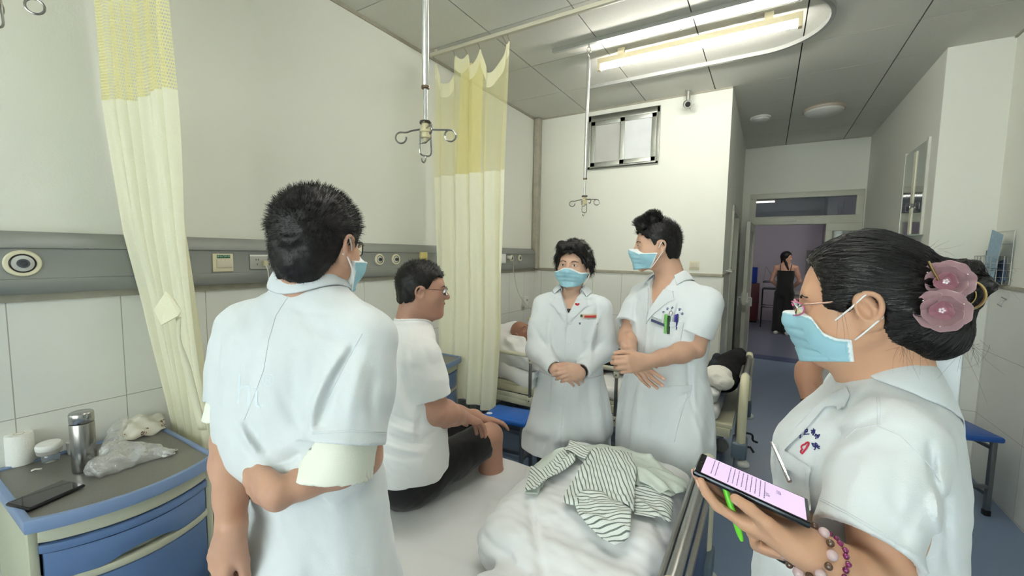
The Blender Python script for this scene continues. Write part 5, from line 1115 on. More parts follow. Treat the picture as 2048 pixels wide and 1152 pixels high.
    def wr(p):
        return -.0040*nz(p*np.array([1, 1, .6]), 7, 11, 3)-.0015*nz(p, 16, 12, 2)+creases(p, ax, (
            (705, 700, 640, 850, 9, .012), (688, 700, 622, 862, 11, -.012), (668, 735, 630, 850, 8, .008), (735, 700, 700, 850, 12, -.005), (752, 740, 745, 850, 10, .005),
            (520, 690, 500, 800, 12, .005), (470, 720, 462, 850, 10, .006), (458, 840, 515, 935, 9, .010), (470, 830, 530, 930, 9, -.008), (500, 850, 560, 925, 10, .006),
            (530, 935, 612, 900, 8, .009), (545, 905, 605, 870, 10, -.006), (560, 780, 620, 870, 14, .005), (640, 780, 610, 880, 10, -.004), (590, 700, 600, 840, 16, .004),
            (520, 1010, 505, 1120, 9, .010), (500, 1040, 520, 1100, 8, -.008), (560, 1020, 600, 1060, 12, .006), (640, 1010, 690, 1150, 12, .008), (660, 1000, 720, 1100, 11, -.008), (610, 1060, 600, 1150, 14, .005),
            (735, 960, 745, 1060, 10, .010), (700, 980, 760, 1140, 12, .008), (575, 610, 660, 625, 10, .004), (610, 640, 700, 680, 14, .004), (550, 620, 510, 700, 12, -.004)), 1.3)
    C.disp(wr); sleeve_cut(C, SR, e1, .062, .080, tor_); sleeve_cut(C, SL, l1, .056, .062, tor_, near=.09); coat = C.obj('white_coat', coat_m, root)
    # collar, seam and hems
    collar_ring(C, nb, f, .066, .064, root, coat_d, stand=.034, wid=.020, a_end=150, front_drop=.02, fall=.034)
    Op, Nv = P(600, 800, .95), -FH
    def st(lines, nm, r=.0011): 
        L_ = [[((x-600)*.93/FPX, -(y-800)*.93/FPX) for x, y in l] for l in lines]; return stitch(C, Op, RH, UP, L_, coat_d, nm, root, r, .5, FH)
    seam(C, [[(578, 590), (552, 630), (537, 680), (527, 740), (505, 800), (488, 840)], [(724, 668), (690, 730), (655, 800)]], coat_d, 'seam', root, .4, 1.3, .0009, .0003)
    # faint grey letters of the shirt showing through the cloth
    tx = text_mb('ht', .085, (0, 0, 0), (1, 0, 0), (0, 1, 0)); 
    if tx.v:
        v = tx.v[0]; base = P(574, 745, .95)+RH[None]*v[:, :1]+UP[None]*v[:, 1:2]-FH*.4; hp, ok = C.hit(base, FH, .8, .0006); tx.v[0] = hp; mk('faint_print', tx, mat('faint_grey_print', (222, 230, 235), .85), root)
    tx = text_mb('®', .035, (0, 0, 0), (1, 0, 0), (0, 1, 0)); v = tx.v[0]; base = P(613, 722, .95)+RH[None]*v[:, :1]+UP[None]*v[:, 1:2]-FH*.4; hp, ok = C.hit(base, FH, .8, .0006); tx.v[0] = hp; mk('faint_print', tx, mat('faint_grey_print', (222, 230, 235), .85), root)
    seam(C, [[(624, 864), (700, 860), (772, 864)], [(624, 868), (700, 864), (772, 868)]], coat_d, 'hem_stitch', root, .4, 1.2, .0007, .0003)
    hair_cap(H, F, root, front=.070, side=.010, nape=-.088, thick=.016, n=9000, ln=.017, up=.55, seed=4, amp=.0035, h=.0036, strand_r=.0005)
    face_mask(H, F, root, h=.0033); glasses(H, root, mat('black_frame', (22, 22, 24), .3), .0016)
    trousers(root, (ax[0], ax[1]), 74, .95, mat('dark_trousers', (44, 46, 56), .8), True)
    return root
person_A()
# ------------------------------------------------------------------ B: man sitting on the bed
def person_B():
    skn = skin('skin_ruddy', (186, 142, 122)); f = th(36); lat = np.array([f[1], -f[0], 0]); hip = np.array([-1.245, 1.20, .63])
    root = thing('person', (hip[0], hip[1], .54), 'person in a white T-shirt and black shorts sitting on the edge of the near bed', 'person')
    H = Head(P(846, 581, 1.64), th(11), .03, 0, .915); nb = P(826, 643, 1.64)
    sh = P(812, 700, 1.63); SL, SR = sh-lat*.155, sh+lat*.160
    ER = P(872, 824, 1.50); WR = P(925, 834, 1.66); EL = sh-lat*.2+f*.10-UP*.27; WL = P(960, 838, 2.05)
    kR = P(980, 872, 1.93); kL = kR-lat*.19+f*.02; hR, hL = hip+lat*.09, hip-lat*.09; aR = np.array([kR[0]+f[0]*.0, kR[1]+f[1]*.0+.0, .10])+f*.03; aL = aR+(kL-kR)*[1, 1, 0]
    F = Field(*bounds([H.c+UP*.1, nb, SL, SR, WR, WL, kR, kL, aR-UP*.04, aL+f*.1, hip, aR+f*.12, aL+f*.16], .12), .0042)
    add_head(F, H, neck_to=nb-UP*.01, nr=.050, jaw=1.12); F.u(rc(H.L(0, .03, -.080), nb+f*.02, .036, .042), k=.03); F.u(rc(H.L(0, .090, -.004), H.L(0, .105, -.026), .006, .0095), k=.008); F.u(rc(nb-UP*.045, SL-UP*.012, .036, .036), rc(nb-UP*.045, SR-UP*.012, .036, .036), k=.04); F.u(ell((sh+hip)/2, (.14, .11, .26), frame(f)), ell(hip+UP*.03, (.15, .13, .10), frame(f)), k=.05)
    add_arm(F, SR, ER, WR, (.052, .046, .044, .030)); add_arm(F, SL, EL, WL, (.050, .042, .038, .028))
    for h_, k_, a_ in ((hR, kR, aR), (hL, kL, aL)):
        F.u(rc(h_, k_, .082, .056), rc(k_, k_+(a_-k_)*.35, .056, .055), rc(k_+(a_-k_)*.3, a_, .056, .036), k=.02); F.u(rc(a_-f*.03-UP*.04, a_+f*.15-UP*.07, .035, .024, (lat, 1.3)), k=.02)
    t = add_hand(F, WR, P(985, 852, 1.82)-WR, -UP*.9+f*.3, -lat*-1*0-lat, ((18, 22, 15), (20, 25, 15), (22, 25, 15), (24, 25, 15)), 1.02, (.2, .8, .2)); t2 = add_hand(F, WL, f+UP*-.3, -UP, lat, ((10, 20, 10),)*4)
    body = F.obj('body', skn, root); nails(t, root); eyes(H, root, F); lips(H, root, (160, 100, 90))
    # shorts
    S = Field(*bounds([hip, hR, hL, kR, kL], .16), .0048); S.u(ell(hip+UP*.02, (.175, .15, .12), frame(f)), k=.03)
    for h_, k_ in ((hR, kR), (hL, kL)): q = h_+(k_-h_)*.86; S.u(rc(h_, q, .098, .078), k=.04)
    for h_, k_ in ((hR, kR), (hL, kL)): q = h_+(k_-h_)*.86; d = _n(k_-h_); S.cut(rc(q+d*.075, q+d*.3, .10), k=.006); S.cut(rc(q+d*0, q+d*.2, .064), k=.004)
    S.disp(lambda p: -.006*nz(p, 7, 8, 3)); S.keep((lambda X, Y, Z: f4(.548)-Z+0*X+0*Y, 0, 0)) ; S.obj('shorts', black_c, root)
    o = MB().tube(spline([P(872, 898, 1.36+.22), P(878, 888, 1.58), P(882, 878, 1.60)], 4), .0018, 6)
    # T-shirt
    tee = mat('white_jersey', (236, 236, 234), .85, var=.01, bump=.1, bscale=500, sheen=.2)
    secs = loft_at([(645, 822, 1.64, .070, .065, 36), (664, 816, 1.63, .140, .085, 36), (710, 806, 1.62, .185, .112, 36), (770, 806, 1.62, .195, .132, 36), (830, 810, 1.62, .20, .146, 36), (880, 810, 1.62, .205, .155, 36), (925, 806, 1.63, .21, .158, 36)])
    T = Field(*bounds([SL, SR, hip-UP*.05, P(850, 830, 1.5), nb], .22), .0045); T.u(loft(secs, lambda a, z, x, y: -.004*np.sin(a*9+z*20)*np.clip((1.1-z)/.3, 0, 1))); T.u(rc(nb-UP*.02, SL, .055, .056), rc(nb-UP*.02, SR, .055, .058), k=.04)
    tor_ = loft(secs); qs = [(S_, S_+(E_-S_)*.74) for S_, E_ in ((SR, ER), (SL, EL))]
    for S_, q in qs: sleeve(T, S_, q, .060, .068)
    # the shirt hem slopes up towards the lap
    hz = P(772, 930, 1.5); hn = _n(np.array([-lat[0]*0, 0, 1])+f*-.38); T.keep((lambda X, Y, Z: f4(.0)-((X-hip[0]+f4(.10*f[0]))*f4(hn[0])+(Y-hip[1]+f4(.10*f[1]))*f4(hn[1])+(Z-f4(.625))*f4(hn[2])), 0, 0))
    T.cut(rc(nb-UP*.03+f*.005, nb+UP*.10-f*.0, .060, .068), k=.006)
    def wr(p):
        return -.0035*nz(p*np.array([1, 1, 1.6]), 6, 21, 3)+creases(p, (sh+hip)/2, (
            (775, 820, 850, 850, 5, .007), (770, 845, 855, 870, 5, -.006), (768, 865, 860, 888, 5, .008), (765, 885, 850, 905, 5, -.006), (762, 900, 840, 915, 5, .007), (860, 800, 835, 880, 6, .008), (845, 790, 825, 880, 6, -.006), (810, 740, 815, 800, 7, .005), (798, 760, 812, 830, 7, -.005),
            (815, 690, 822, 780, 6, -.006), (878, 800, 860, 850, 5, .007), (870, 860, 840, 890, 5, .006), (780, 700, 800, 760, 8, .004), (845, 690, 880, 750, 9, .004)))
    T.disp(wr)
    for S_, q in qs: sleeve_cut(T, S_, q, .060, .068, tor_, .010)
    T.obj('t_shirt', tee, root)
    q = np.array([nb+f*.004+lat*math.cos(a)*.071+f*math.sin(a)*.071 for a in np.linspace(0, 2*math.pi, 48, False)]); q[:, 2] = nb[2]+.12; q, ok = T.hit(q, -UP, .3, .001); z_ = np.concatenate([q[-3:, 2], q[:, 2], q[:3, 2]]); q[:, 2] = np.convolve(z_, np.ones(7)/7, 'valid'); nk = MB().tube(q, .0045, 8, closed=True); mk('neckband', nk, tee, root, smooth=True)
    for (x, y, w_) in ((782, 888, 12), (790, 890, 5)): pass
    L_ = [[((x-840)*1.5/FPX, -(y-900)*1.5/FPX) for x, y in l] for l in (((871, 908), (877, 897), (881, 887)), ((833, 925), (840, 932)))]
    stitch(S, P(840, 900, 1.5), RH, UP, L_, mat('silver_zip', (190, 190, 190), .3, metal=.6), 'zip_pull', root, .0016, .4, FH)
    hair_cap(H, F, root, front=.066, side=.034, nape=-.052, thick=.010, n=3500, ln=.014, up=.9, seed=8, amp=.003, temple=.04); glasses(H, root, mat('thin_dark_rim', (60, 50, 46), .3, metal=.5), .0009, wz=.015)
    return root
person_B()
# ------------------------------------------------------------------ C: woman in a long white coat, hands clasped in front
def lapels(fld, root, m, Op, U, N, vy, chest, low=.045, wing=.045, notch=.050, off=.0035, th_=.0035, out=.3):
    """folded lapels either side of the V: vy = depth of the V, chest = half width of the neck opening at the top"""
    for s in (1, -1):
        poly = [(s*.000, -vy-low), (s*.006, -vy+.004), (s*chest*.55, -vy*.50), (s*chest*.86, -vy*.20), (s*(chest+wing*.6), -notch*.55), (s*(chest+wing), -notch-.012), (s*(chest+wing*.55), -notch-.022), (s*.030, -vy-low*.25)]
        if s < 0: poly = poly[::-1]
        patch(fld, Op, U, UP, poly, m, 'lapel', root, off, th_, .006, out, -N)
def person_C():
    skn = skin('skin_fair', (206, 168, 146)); f = th(254); lat = np.array([f[1], -f[0], 0]); ax = P(1143, 610, 2.05)
    root = thing('person', (ax[0], ax[1], 0), 'person with short wavy dark hair, blue face mask and long buttoned white coat, hands clasped', 'person')
    H = Head(P(1147, 531, 2.05), th(245), .0, .03, .92); nb = P(1144, 582, 2.06)
    SL, SR = P(1143, 613, 2.05)-lat*.140, P(1143, 613, 2.05)+lat*.140
    EL, WL = P(1211, 700, 2.02), P(1163, 742, 1.87); ER, WR = P(1074, 700, 2.02), P(1110, 738, 1.87)
    F = Field(*bounds([H.c+UP*.06, nb, SL, SR, EL, WL, ER, WR, P(1135, 750, 1.8)], .14), .0042)
    add_head(F, H, neck_to=nb, nr=.043, jaw=.93); F.u(rc(nb-UP*.045, SL-UP*.012, .036, .036), rc(nb-UP*.045, SR-UP*.012, .036, .036), k=.04); F.u(ell(ax-UP*.16, (.12, .09, .20), frame(f)), k=.05)
    add_arm(F, SL, EL, WL, (.036, .029, .026, .0205)); add_arm(F, SR, ER, WR, (.036, .029, .026, .0205))
    t1 = add_hand(F, WR, P(1142, 752, 1.84)-WR, f*-.6-UP*.5-lat*.4, UP+f*.2, ((30, 35, 20), (32, 38, 20), (34, 40, 20), (36, 42, 20)), .9, (.3, .8, .3))
    t2 = add_hand(F, WL, P(1118, 750, 1.80)-WL, f*-.9+UP*-.3, UP, ((35, 45, 25), (38, 48, 25), (40, 50, 25), (42, 50, 25)), .9, (.4, .8, .3))
    F.obj('body', skn, root); nails(t2, root); eyes(H, root, F)
    inner = Field(*bounds([ax], .22), .006); inner.u(ell(ax-UP*.14, (.128, .098, .20), frame(f)), k=.03); inner.keep((lambda X, Y, Z: Z-f4(nb[2]-.078)+0*X+0*Y, 0, 0)); inner.obj('black_top', black_c, root)
    foot = [(.66, ax[0]+.0, ax[1]-.01, .215, .17, ang(254)), (.58, ax[0], ax[1]-.01, .222, .18, ang(254))]
    secs = loft_at([(596, 1143, 2.05, .095, .07, 254), (612, 1143, 2.05, .155, .088, 254), (650, 1142, 2.05, .170, .110, 254), (700, 1142, 2.05, .158, .112, 254), (745, 1142, 2.05, .158, .112, 254), (800, 1142, 2.05, .185, .135, 254), (850, 1140, 2.05, .205, .155, 254)], foot)
    def fold(a, z, x, y): g = np.clip((1.0-z)/.35, 0, 1); return -g*(.011*np.sin(a*6+z*2+1)+.006*np.sin(a*11-z*4))
    C = Field(*bounds([SL, SR, EL, ER, WL, WR, np.array([ax[0]-.1, ax[1]-.1, .58]), np.array([ax[0]+.1, ax[1]+.1, .58])], .15), .0048)
    C.u(loft(secs, fold)); C.u(rc(nb-UP*.015, SL, .044, .043), rc(nb-UP*.015, SR, .044, .043), k=.05)
    for S_, E_, W_ in ((SL, EL, WL), (SR, ER, WR)):
        q = E_+(W_-E_)*.90; d = _n(W_-E_); C.u(rc(S_, S_+(E_-S_)*.6, .049, .053), rc(S_+(E_-S_)*.5, E_, .053, .053), k=.03); C.u(rc(E_, q, .053, .040), k=.02)
        C.cut(rc(q+d*.045, q+d*.12, .044), k=.003); C.cut(rc(q-d*.04, q+d*.04, .028), k=.003)
    # opening
    Nf = f; Op = nb+UP*.005
    g = frame(f); Cn = MB(); vd = .105
    XX = [C.ax[i].reshape([-1 if j == i else 1 for j in range(3)]) for i in range(3)]
    vx = (XX[0]-Op[0])*f4(lat[0])+(XX[1]-Op[1])*f4(lat[1]); vf = (XX[0]-Op[0])*f4(f[0])+(XX[1]-Op[1])*f4(f[1]); vz = XX[2]-f4(Op[2])
    wedge = np.maximum(np.maximum(np.abs(vx)-(.052*(1+vz/vd)).clip(-1, .052), -(vf-f4(.0))), -vz-f4(vd)); inn = ell(ax-UP*.12, (.10, .055, .25), frame(f))[0](*XX)
    C.d = np.maximum(C.d, -wedge).astype(f4)
    C.cut(rc(nb-UP*.03, nb+UP*.1, .050, .062), k=.006)
    cx = lambda px, py, dep=2.0: P(px, py, dep)
    def wr(p):
        d = -.0042*nz(p*np.array([1, 1, .8]), 7, 31, 3); u = (p-ax)@lat; ff = (p-ax)@f; z = p[:, 2]
        d += .0032*np.tanh((u-.004)/.0022)*np.exp(-((u-.004)/.05)**2)*(ff > 0)*(z < Op[2]-vd)+.005*np.exp(-((u-.004)/.0028)**2)*(ff > 0)*(z < Op[2]-.35)                                  # closing edge
        rows = ((1196, 640, 1180, 720, -.012), (1206, 660, 1190, 700, .005), (1098, 640, 1108, 720, -.010), (1090, 690, 1070, 705, .005), (1068, 650, 1092, 690, .007), (1215, 672, 1190, 700, .005), (1178, 770, 1200, 880, .012), (1106, 770, 1092, 880, .011), (1160, 780, 1168, 890, -.010), (1085, 800, 1070, 870, .010), (1120, 800, 1116, 890, .008), (1190, 640, 1192, 600, .006))
        d += creases(p, ax, [(x0, y0, x1, y1, 5.0, a*1.15) for x0, y0, x1, y1, a in rows])
        return d
    C.disp(wr); C.obj('white_coat', coat_m, root)
    lapels(C, root, coat_d, Op, lat, f, vd, .046); collar_ring(C, nb, f, .058, .056, root, coat_d, stand=.028, wid=.034, a_end=128, front_drop=.014)
    for i, z in enumerate((vd+.035, vd+.125, vd+.235, vd+.34)):
        hp, ok = C.hit([Op-UP*z-lat*.014+f*.3], -f, .6, .001); n_ = C.grad(hp)[0]; button(C, hp[0], n_, .009, root)
    def pk(poly, nm='pocket', off=.001): return patch(C, Op, lat, UP, poly, coat_d, nm, root, off, .002, .01, .3, -f)
    pk([(-.065, -.125), (-.135, -.125), (-.135, -.215), (-.100, -.225), (-.065, -.215)][::-1] if False else [(-.135, -.215), (-.100, -.225), (-.065, -.215), (-.065, -.125), (-.135, -.125)], 'chest_pocket')
    pk([(.065, -.56), (.160, -.56), (.160, -.39), (.065, -.40)]); pk([(-.160, -.56), (-.065, -.56), (-.065, -.40), (-.160, -.39)])
    # badge, heart pin and embroidered letters on her left chest
    red = mat('badge_red', (176, 60, 56), .4); gold = mat('badge_cream', (206, 190, 172), .4)
    def lay(nm, u0, u1, z0, z1, m, off=.002): return patch(C, Op, lat, UP, [(u0, z0), (u1, z0), (u1, z1), (u0, z1)], m, nm, root, off, .003, .006, .3, -f)
    lay('name_badge', -.130, -.058, -.118, -.100, gold); lay('badge_stripe', -.128, -.076, -.116, -.106, red, .0052)
    hp, ok = C.hit([Op-lat*.063-UP*.108+f*.3], -f, .6, .006); mk('badge_emblem', MB().lathe([(.006, 0), (.006, .002), (.001, .003)], hp[0], f, 16), mat('badge_green', (60, 92, 62), .4), root)
    hp, ok = C.hit([Op-lat*.040-UP*.058+f*.3], -f, .6, .006); hb_ = MB()
    heart = [(.011*math.sin(a)**3, .0095*(.8125*math.cos(a)-.3125*math.cos(2*a)-.125*math.cos(3*a)-.0625*math.cos(4*a))) for a in np.linspace(0, 2*math.pi, 24, False)]
    hb_.prism(heart, lat, UP, hp[0], f, .004); mk('heart_pin', hb_, mat('heart_red', (176, 22, 44), .2), root, bevel=.001)
    navy = mat('navy_thread', (34, 42, 110), .6)
    arc = []
    for k in range(5):
        a = math.radians(160-35*k); cx_, cz_ = -.095-.040*math.cos(a), -.152+.024*math.sin(a); r_ = .0055
        arc += [[(cx_-r_, cz_+r_*.5), (cx_+r_, cz_+r_*.5)], [(cx_, cz_+r_), (cx_, cz_-r_)], [(cx_-r_*.8, cz_-r_*.4), (cx_+r_*.8, cz_-r_*.2)]]
    stitch(C, Op, lat, UP, arc, navy, 'embroidery', root, .0011, .3, -f, .0008)
    # hair: soft short wavy
    M, o = hair_cap(H, F, root, front=.068, side=-.002, nape=-.072, thick=.020, n=2600, ln=.016, up=.05, seed=12, amp=.006, temple=.052, name='hair', strand_r=.0009)
    W = Field(*bounds([H.c], .16), .0048)
    for s in (-1, 1):
        W.u(ell(H.L(s*.080, .002, .040), np.array([.022, .040, .050])*H.k, H.R), ell(H.L(s*.084, -.030, .000), np.array([.022, .034, .045])*H.k, H.R), k=.02)
    W.u(rc(H.L(-.05, .068, .098), H.L(.045, .074, .100), .020, .022), rc(H.L(.045, .074, .096), H.L(.082, .035, .030), .020, .012), rc(H.L(-.05, .068, .098), H.L(-.088, .028, .035), .020, .014), k=.02)
    W.disp(lambda p: .006*nz(p, 30, 14, 2)); wo = W.obj('hair_waves', hair_m, root)
    V, _ = W.mesh(); r = np.random.default_rng(5); p = V[r.choice(len(V), 900)]; g_ = W.grad(p); d0 = g_*.35-UP*.9+r.normal(size=p.shape)*.3; d0 /= np.linalg.norm(d0, axis=1)[:, None]
    strands('loose_hairs', np.stack([p+d0*.022*t+UP*-.012*t*t*r.random((len(p), 1)) for t in np.linspace(0, 1, 5)], 1), .0009, .0001, hair_m, wo)
    face_mask(H, F, root, h=.0036); mk('earring', MB().sphere(H.L(-.088, -.006, -.046), .003), mat('gold', (214, 180, 110), .2, metal=1), root, smooth=True)
    nk, ok = F.hit([nb+UP*.01+lat*.05*math.cos(a)+f*.06*math.sin(a)-UP*.035*max(0, math.sin(a))+(lat*math.cos(a)+f*math.sin(a))*.06 for a in np.linspace(0, 2*math.pi, 60, False)], 0, .01, .001) if False else (None, None)
    mk('watch_strap', MB().tube([WL+_n(WL-EL)*-.0+(_n(np.cross(WL-EL, UP))*math.cos(a)+_n(np.cross(WL-EL, np.cross(WL-EL, UP)))*math.sin(a))*.0265 for a in np.linspace(0, 2*math.pi, 24, False)], .004, 6, closed=True), blackp, root, smooth=True)
    trousers(root, (ax[0], ax[1]), 254, .95, black_c, True, r=(.078, .055, .050)); return root
person_C()
# ------------------------------------------------------------------ D: tall man in a short-sleeved white coat
def person_D():
    skn = skin('skin_tan_light', (202, 162, 138)); TH = 214; f = th(TH); lat = np.array([f[1], -f[0], 0]); ax = P(1342, 585, 1.87)
    root = thing('person', (ax[0], ax[1], 0), 'tall person in profile in a short-sleeved white coat, pens in the chest pocket, face mask', 'person')
    H = Head(P(1312, 492, 1.87), th(170), .05, 0, .93); nb = P(1338, 560, 1.88)
    SL, SR = P(1344, 597, 1.87)-lat*.170, P(1344, 597, 1.87)+lat*.160
    EL, WL = P(1390, 698, 1.73), P(1292, 724, 1.63); ER, WR = P(1254, 672, 1.93), P(1260, 712, 1.75)
    F = Field(*bounds([H.c+UP*.05, nb, SL, SR, EL, WL, ER, WR, P(1300, 770, 1.65), P(1245, 720, 1.62)], .14), .0040)
    add_head(F, H, neck_to=nb, nr=.052, jaw=1.0); F.u(rc(nb-UP*.045, SL-UP*.012, .036, .036), rc(nb-UP*.045, SR-UP*.012, .036, .036), k=.04); F.u(ell(ax-UP*.14, (.14, .10, .20), frame(f)), k=.05)
    add_arm(F, SL, EL, WL, (.046, .038, .036, .026)); add_arm(F, SR, ER, WR, (.046, .038, .035, .026))
    t1 = add_hand(F, WR, P(1296, 757, 1.66)-WR, lat*-.2+f*-.7-UP*.3, RH+UP*.3, ((12, 16, 10), (14, 18, 10), (16, 18, 10), (18, 18, 10)), .98, (.2, .9, .2), splay=(9, 3, -3, -9))
    t2 = add_hand(F, WL, P(1258, 728, 1.60)-WL, FH*.75-UP*.2-RH*.1, UP+RH*-.2, ((45, 55, 30), (48, 55, 30), (50, 55, 30), (52, 55, 30)), 1.0, (.6, .9, .3))
    F.obj('body', skn, root); nails(t1, root); eyes(H, root, F)
    foot = [(.60, ax[0]-.02, ax[1]-.0, .215, .185, ang(TH)), (.46, ax[0]-.02, ax[1]-.0, .22, .19, ang(TH))]
    secs = loft_at([(570, 1340, 1.87, .090, .075, TH), (588, 1341, 1.87, .155, .095, TH), (625, 1338, 1.87, .180, .122, TH), (680, 1334, 1.87, .178, .128, TH), (730, 1332, 1.87, .180, .135, TH), (780, 1329, 1.87, .205, .160, TH), (850, 1328, 1.87, .215, .175, TH), (920, 1326, 1.87, .215, .180, TH)], foot)
    def fold(a, z, x, y): g = np.clip((1.0-z)/.35, 0, 1); return -g*(.009*np.sin(a*6+z*2)+.006*np.sin(a*13-z*4))
    C = Field(*bounds([SL, SR, EL, ER, np.array([ax[0]-.12, ax[1]-.1, .46]), np.array([ax[0]+.12, ax[1]+.1, .46])], .17), .0048)
    C.u(loft(secs, fold)); C.u(rc(nb-UP*.02, SL, .054, .054), rc(nb-UP*.02, SR, .054, .054), k=.05)
    XX = [C.ax[i].reshape([-1 if j == i else 1 for j in range(3)]) for i in range(3)]
    tor_ = loft(secs, fold); QL, QR = P(1389, 668, 1.74), P(1256, 650, 1.93); sleeve(C, SL, QL, .058, .074); sleeve(C, SR, QR, .055, .060)
    for S_, Eq, r_ in ():
        d = _n(Eq-S_); C.u(rc(S_, S_+(Eq-S_)*.5, .060, r_*.92), rc(S_+(Eq-S_)*.4, Eq, r_*.9, r_), k=.03)
        far = ((XX[0]-Eq[0])*f4(d[0])+(XX[1]-Eq[1])*f4(d[1])+(XX[2]-Eq[2])*f4(d[2])); near = np.sqrt((XX[0]-Eq[0])**2+(XX[1]-Eq[1])**2+(XX[2]-Eq[2])**2) < .125; tor = loft(secs, fold)[0](*XX)
        C.d = np.where((far > 0) & near, np.maximum(C.d, np.minimum(far, tor)), C.d).astype(f4); C.cut(rc(Eq-d*.05, Eq+d*.05, r_-.013, r_-.006), k=.003)
    Op = nb-UP*.012; vd = .115
    vx = (XX[0]-Op[0])*f4(lat[0])+(XX[1]-Op[1])*f4(lat[1]); vf = (XX[0]-Op[0])*f4(f[0])+(XX[1]-Op[1])*f4(f[1]); vz = XX[2]-f4(Op[2])
    wedge = np.maximum(np.maximum(np.abs(vx)-(.050*(1+vz/vd)).clip(-1, .05), -vf), -vz-f4(vd)); inn = ell(ax-UP*.12, (.10, .060, .25), frame(f))[0](*XX); C.d = np.maximum(C.d, -wedge).astype(f4)
    C.cut(rc(nb-UP*.03, nb+UP*.1, .058, .070), k=.006)
    def wr(p):
        d = -.0042*nz(p*np.array([1, 1, .6]), 7, 41, 3); u = (p-ax)@lat; ff = (p-ax)@f; z = p[:, 2]; d += .0032*np.tanh((u-.012)/.0022)*np.exp(-((u-.012)/.05)**2)*(ff > 0)*(z < Op[2]-vd)
        rows = ((1352, 600, 1344, 665, -.010), (1358, 610, 1350, 672, .010), (1372, 590, 1366, 660, .006), (1275, 600, 1270, 640, .008), (1306, 650, 1300, 700, .006), (1260, 770, 1252, 900, .009), (1300, 800, 1310, 940, .008), (1350, 810, 1330, 950, .009), (1378, 700, 1398, 850, .012), (1390, 720, 1408, 900, -.008), (1280, 770, 1278, 840, -.008), (1320, 720, 1360, 700, .008), (1380, 780, 1330, 830, .008), (1330, 960, 1390, 900, .007))
        d += creases(p, ax, [(x0, y0, x1, y1, 5.0, a*1.15) for x0, y0, x1, y1, a in rows])
        return d
    C.disp(wr); sleeve_cut(C, SL, QL, .058, .074, tor_); sleeve_cut(C, SR, QR, .055, .060, tor_, near=.10); C.obj('white_coat', coat_m, root); lapels(C, root, coat_d, Op, lat, f, vd, .050, low=.06, wing=.05); collar_ring(C, nb, f, .066, .066, root, coat_d, stand=.032, wid=.036, a_end=128, front_drop=.016)
    for i, z in enumerate((vd+.035, vd+.125, vd+.225)):
        hp, ok = C.hit([Op-UP*z-lat*.0+f*.3], -f, .6, .001); button(C, hp[0], C.grad(hp)[0], .009, root)
    def pk(poly, nm='pocket', off=.001, m=coat_d): return patch(C, Op, lat, UP, poly, m, nm, root, off, .0025, .01, .3, -f)
    pk([(-.150, -.265), (-.105, -.275), (-.060, -.260), (-.055, -.155), (-.155, -.155)], 'chest_pocket'); pk([(-.155, -.170), (-.055, -.170), (-.055, -.150), (-.155, -.150)], 'pocket_band', .004)
    pk([(-.19, -.62), (-.13, -.645), (-.055, -.62), (-.045, -.42), (-.20, -.40)]); pk([(-.198, -.425), (-.048, -.445), (-.046, -.420), (-.20, -.400)], 'pocket_band', .004)
    for u, hh, m, r_ in ((-.078, .034, 'pen_white', .004), (-.090, .030, 'pen_green', .0065), (-.104, .026, 'pen_dark_green', .006), (-.122, .032, 'pen_violet', .005), (-.130, .036, 'pen_navy', .004)):
        cm = {'pen_white': (226, 226, 226), 'pen_green': (120, 190, 96), 'pen_dark_green': (36, 66, 40), 'pen_violet': (76, 56, 170), 'pen_navy': (36, 36, 110)}[m]
        hp, ok = C.hit([Op+lat*u-UP*.152+f*.3], -f, .6, .006); n_ = f; o = mk('pen', MB().tube([hp[0]-UP*.05, hp[0]+UP*hh*.9, hp[0]+UP*hh], [r_, r_, r_*.6], 10).tube([hp[0]+f*(r_+.001)-UP*.018, hp[0]+f*(r_+.002)+UP*hh*.7], .0014, 6), mat(m, cm, .35), None, smooth=True)
        tag(o, {'pen_white': 'white pen at the left end of the tall doctor\'s chest pocket', 'pen_green': 'light green pen in the tall doctor\'s chest pocket', 'pen_dark_green': 'dark green capped pen in the tall doctor\'s chest pocket', 'pen_violet': 'violet pen in the tall doctor\'s chest pocket', 'pen_navy': 'navy pen at the right end of the tall doctor\'s chest pocket'}[m], 'pen', 'pens in the chest pocket')
    b = pk([(-.092, -.176), (-.028, -.160), (-.028, -.138), (-.092, -.154)], 'name_badge', .006, mat('badge_silver', (180, 186, 190), .3, metal=.4)); pk([(-.090, -.173), (-.031, -.158), (-.031, -.148), (-.090, -.163)], 'badge_stripe', .0095, mat('badge_navy', (60, 68, 104), .4))
    navy = mat('navy_thread', (34, 42, 110), .6); arc = []
    for k in range(5):
        a = math.radians(165-37*k); cx_, cz_ = -.104-.036*math.cos(a), -.125+.030*math.sin(a); r_ = .0058
        arc += [[(cx_-r_, cz_+r_*.5), (cx_+r_, cz_+r_*.5)], [(cx_, cz_+r_), (cx_, cz_-r_)], [(cx_-r_*.8, cz_-r_*.4), (cx_+r_*.8, cz_-r_*.2)]]
    stitch(C, Op, lat, UP, arc, navy, 'embroidery', root, .0012, .3, -f, .0008)
    stitch(C, Op, lat, UP, [[(-.112, -.125), (-.112, -.112), (-.104, -.106), (-.096, -.112), (-.096, -.125)]], mat('emblem_thread', (120, 60, 60), .6), 'embroidery', root, .0012, .3, -f, .0008)
    hair_cap(H, F, root, front=.066, side=.022, nape=-.062, thick=.012, n=4500, ln=.020, up=1.1, seed=18, amp=.003, temple=.052)
    W = Field(*bounds([H.c], .16), .0045); W.u(rc(H.L(-.045, .060, .098), H.L(.040, .066, .100), .022, .024), rc(H.L(-.03, .01, .12), H.L(.03, .01, .12), .03), k=.03); W.disp(lambda p: .004*nz(p, 34, 19, 2)); wo = W.obj('hair_top', hair_m, root)
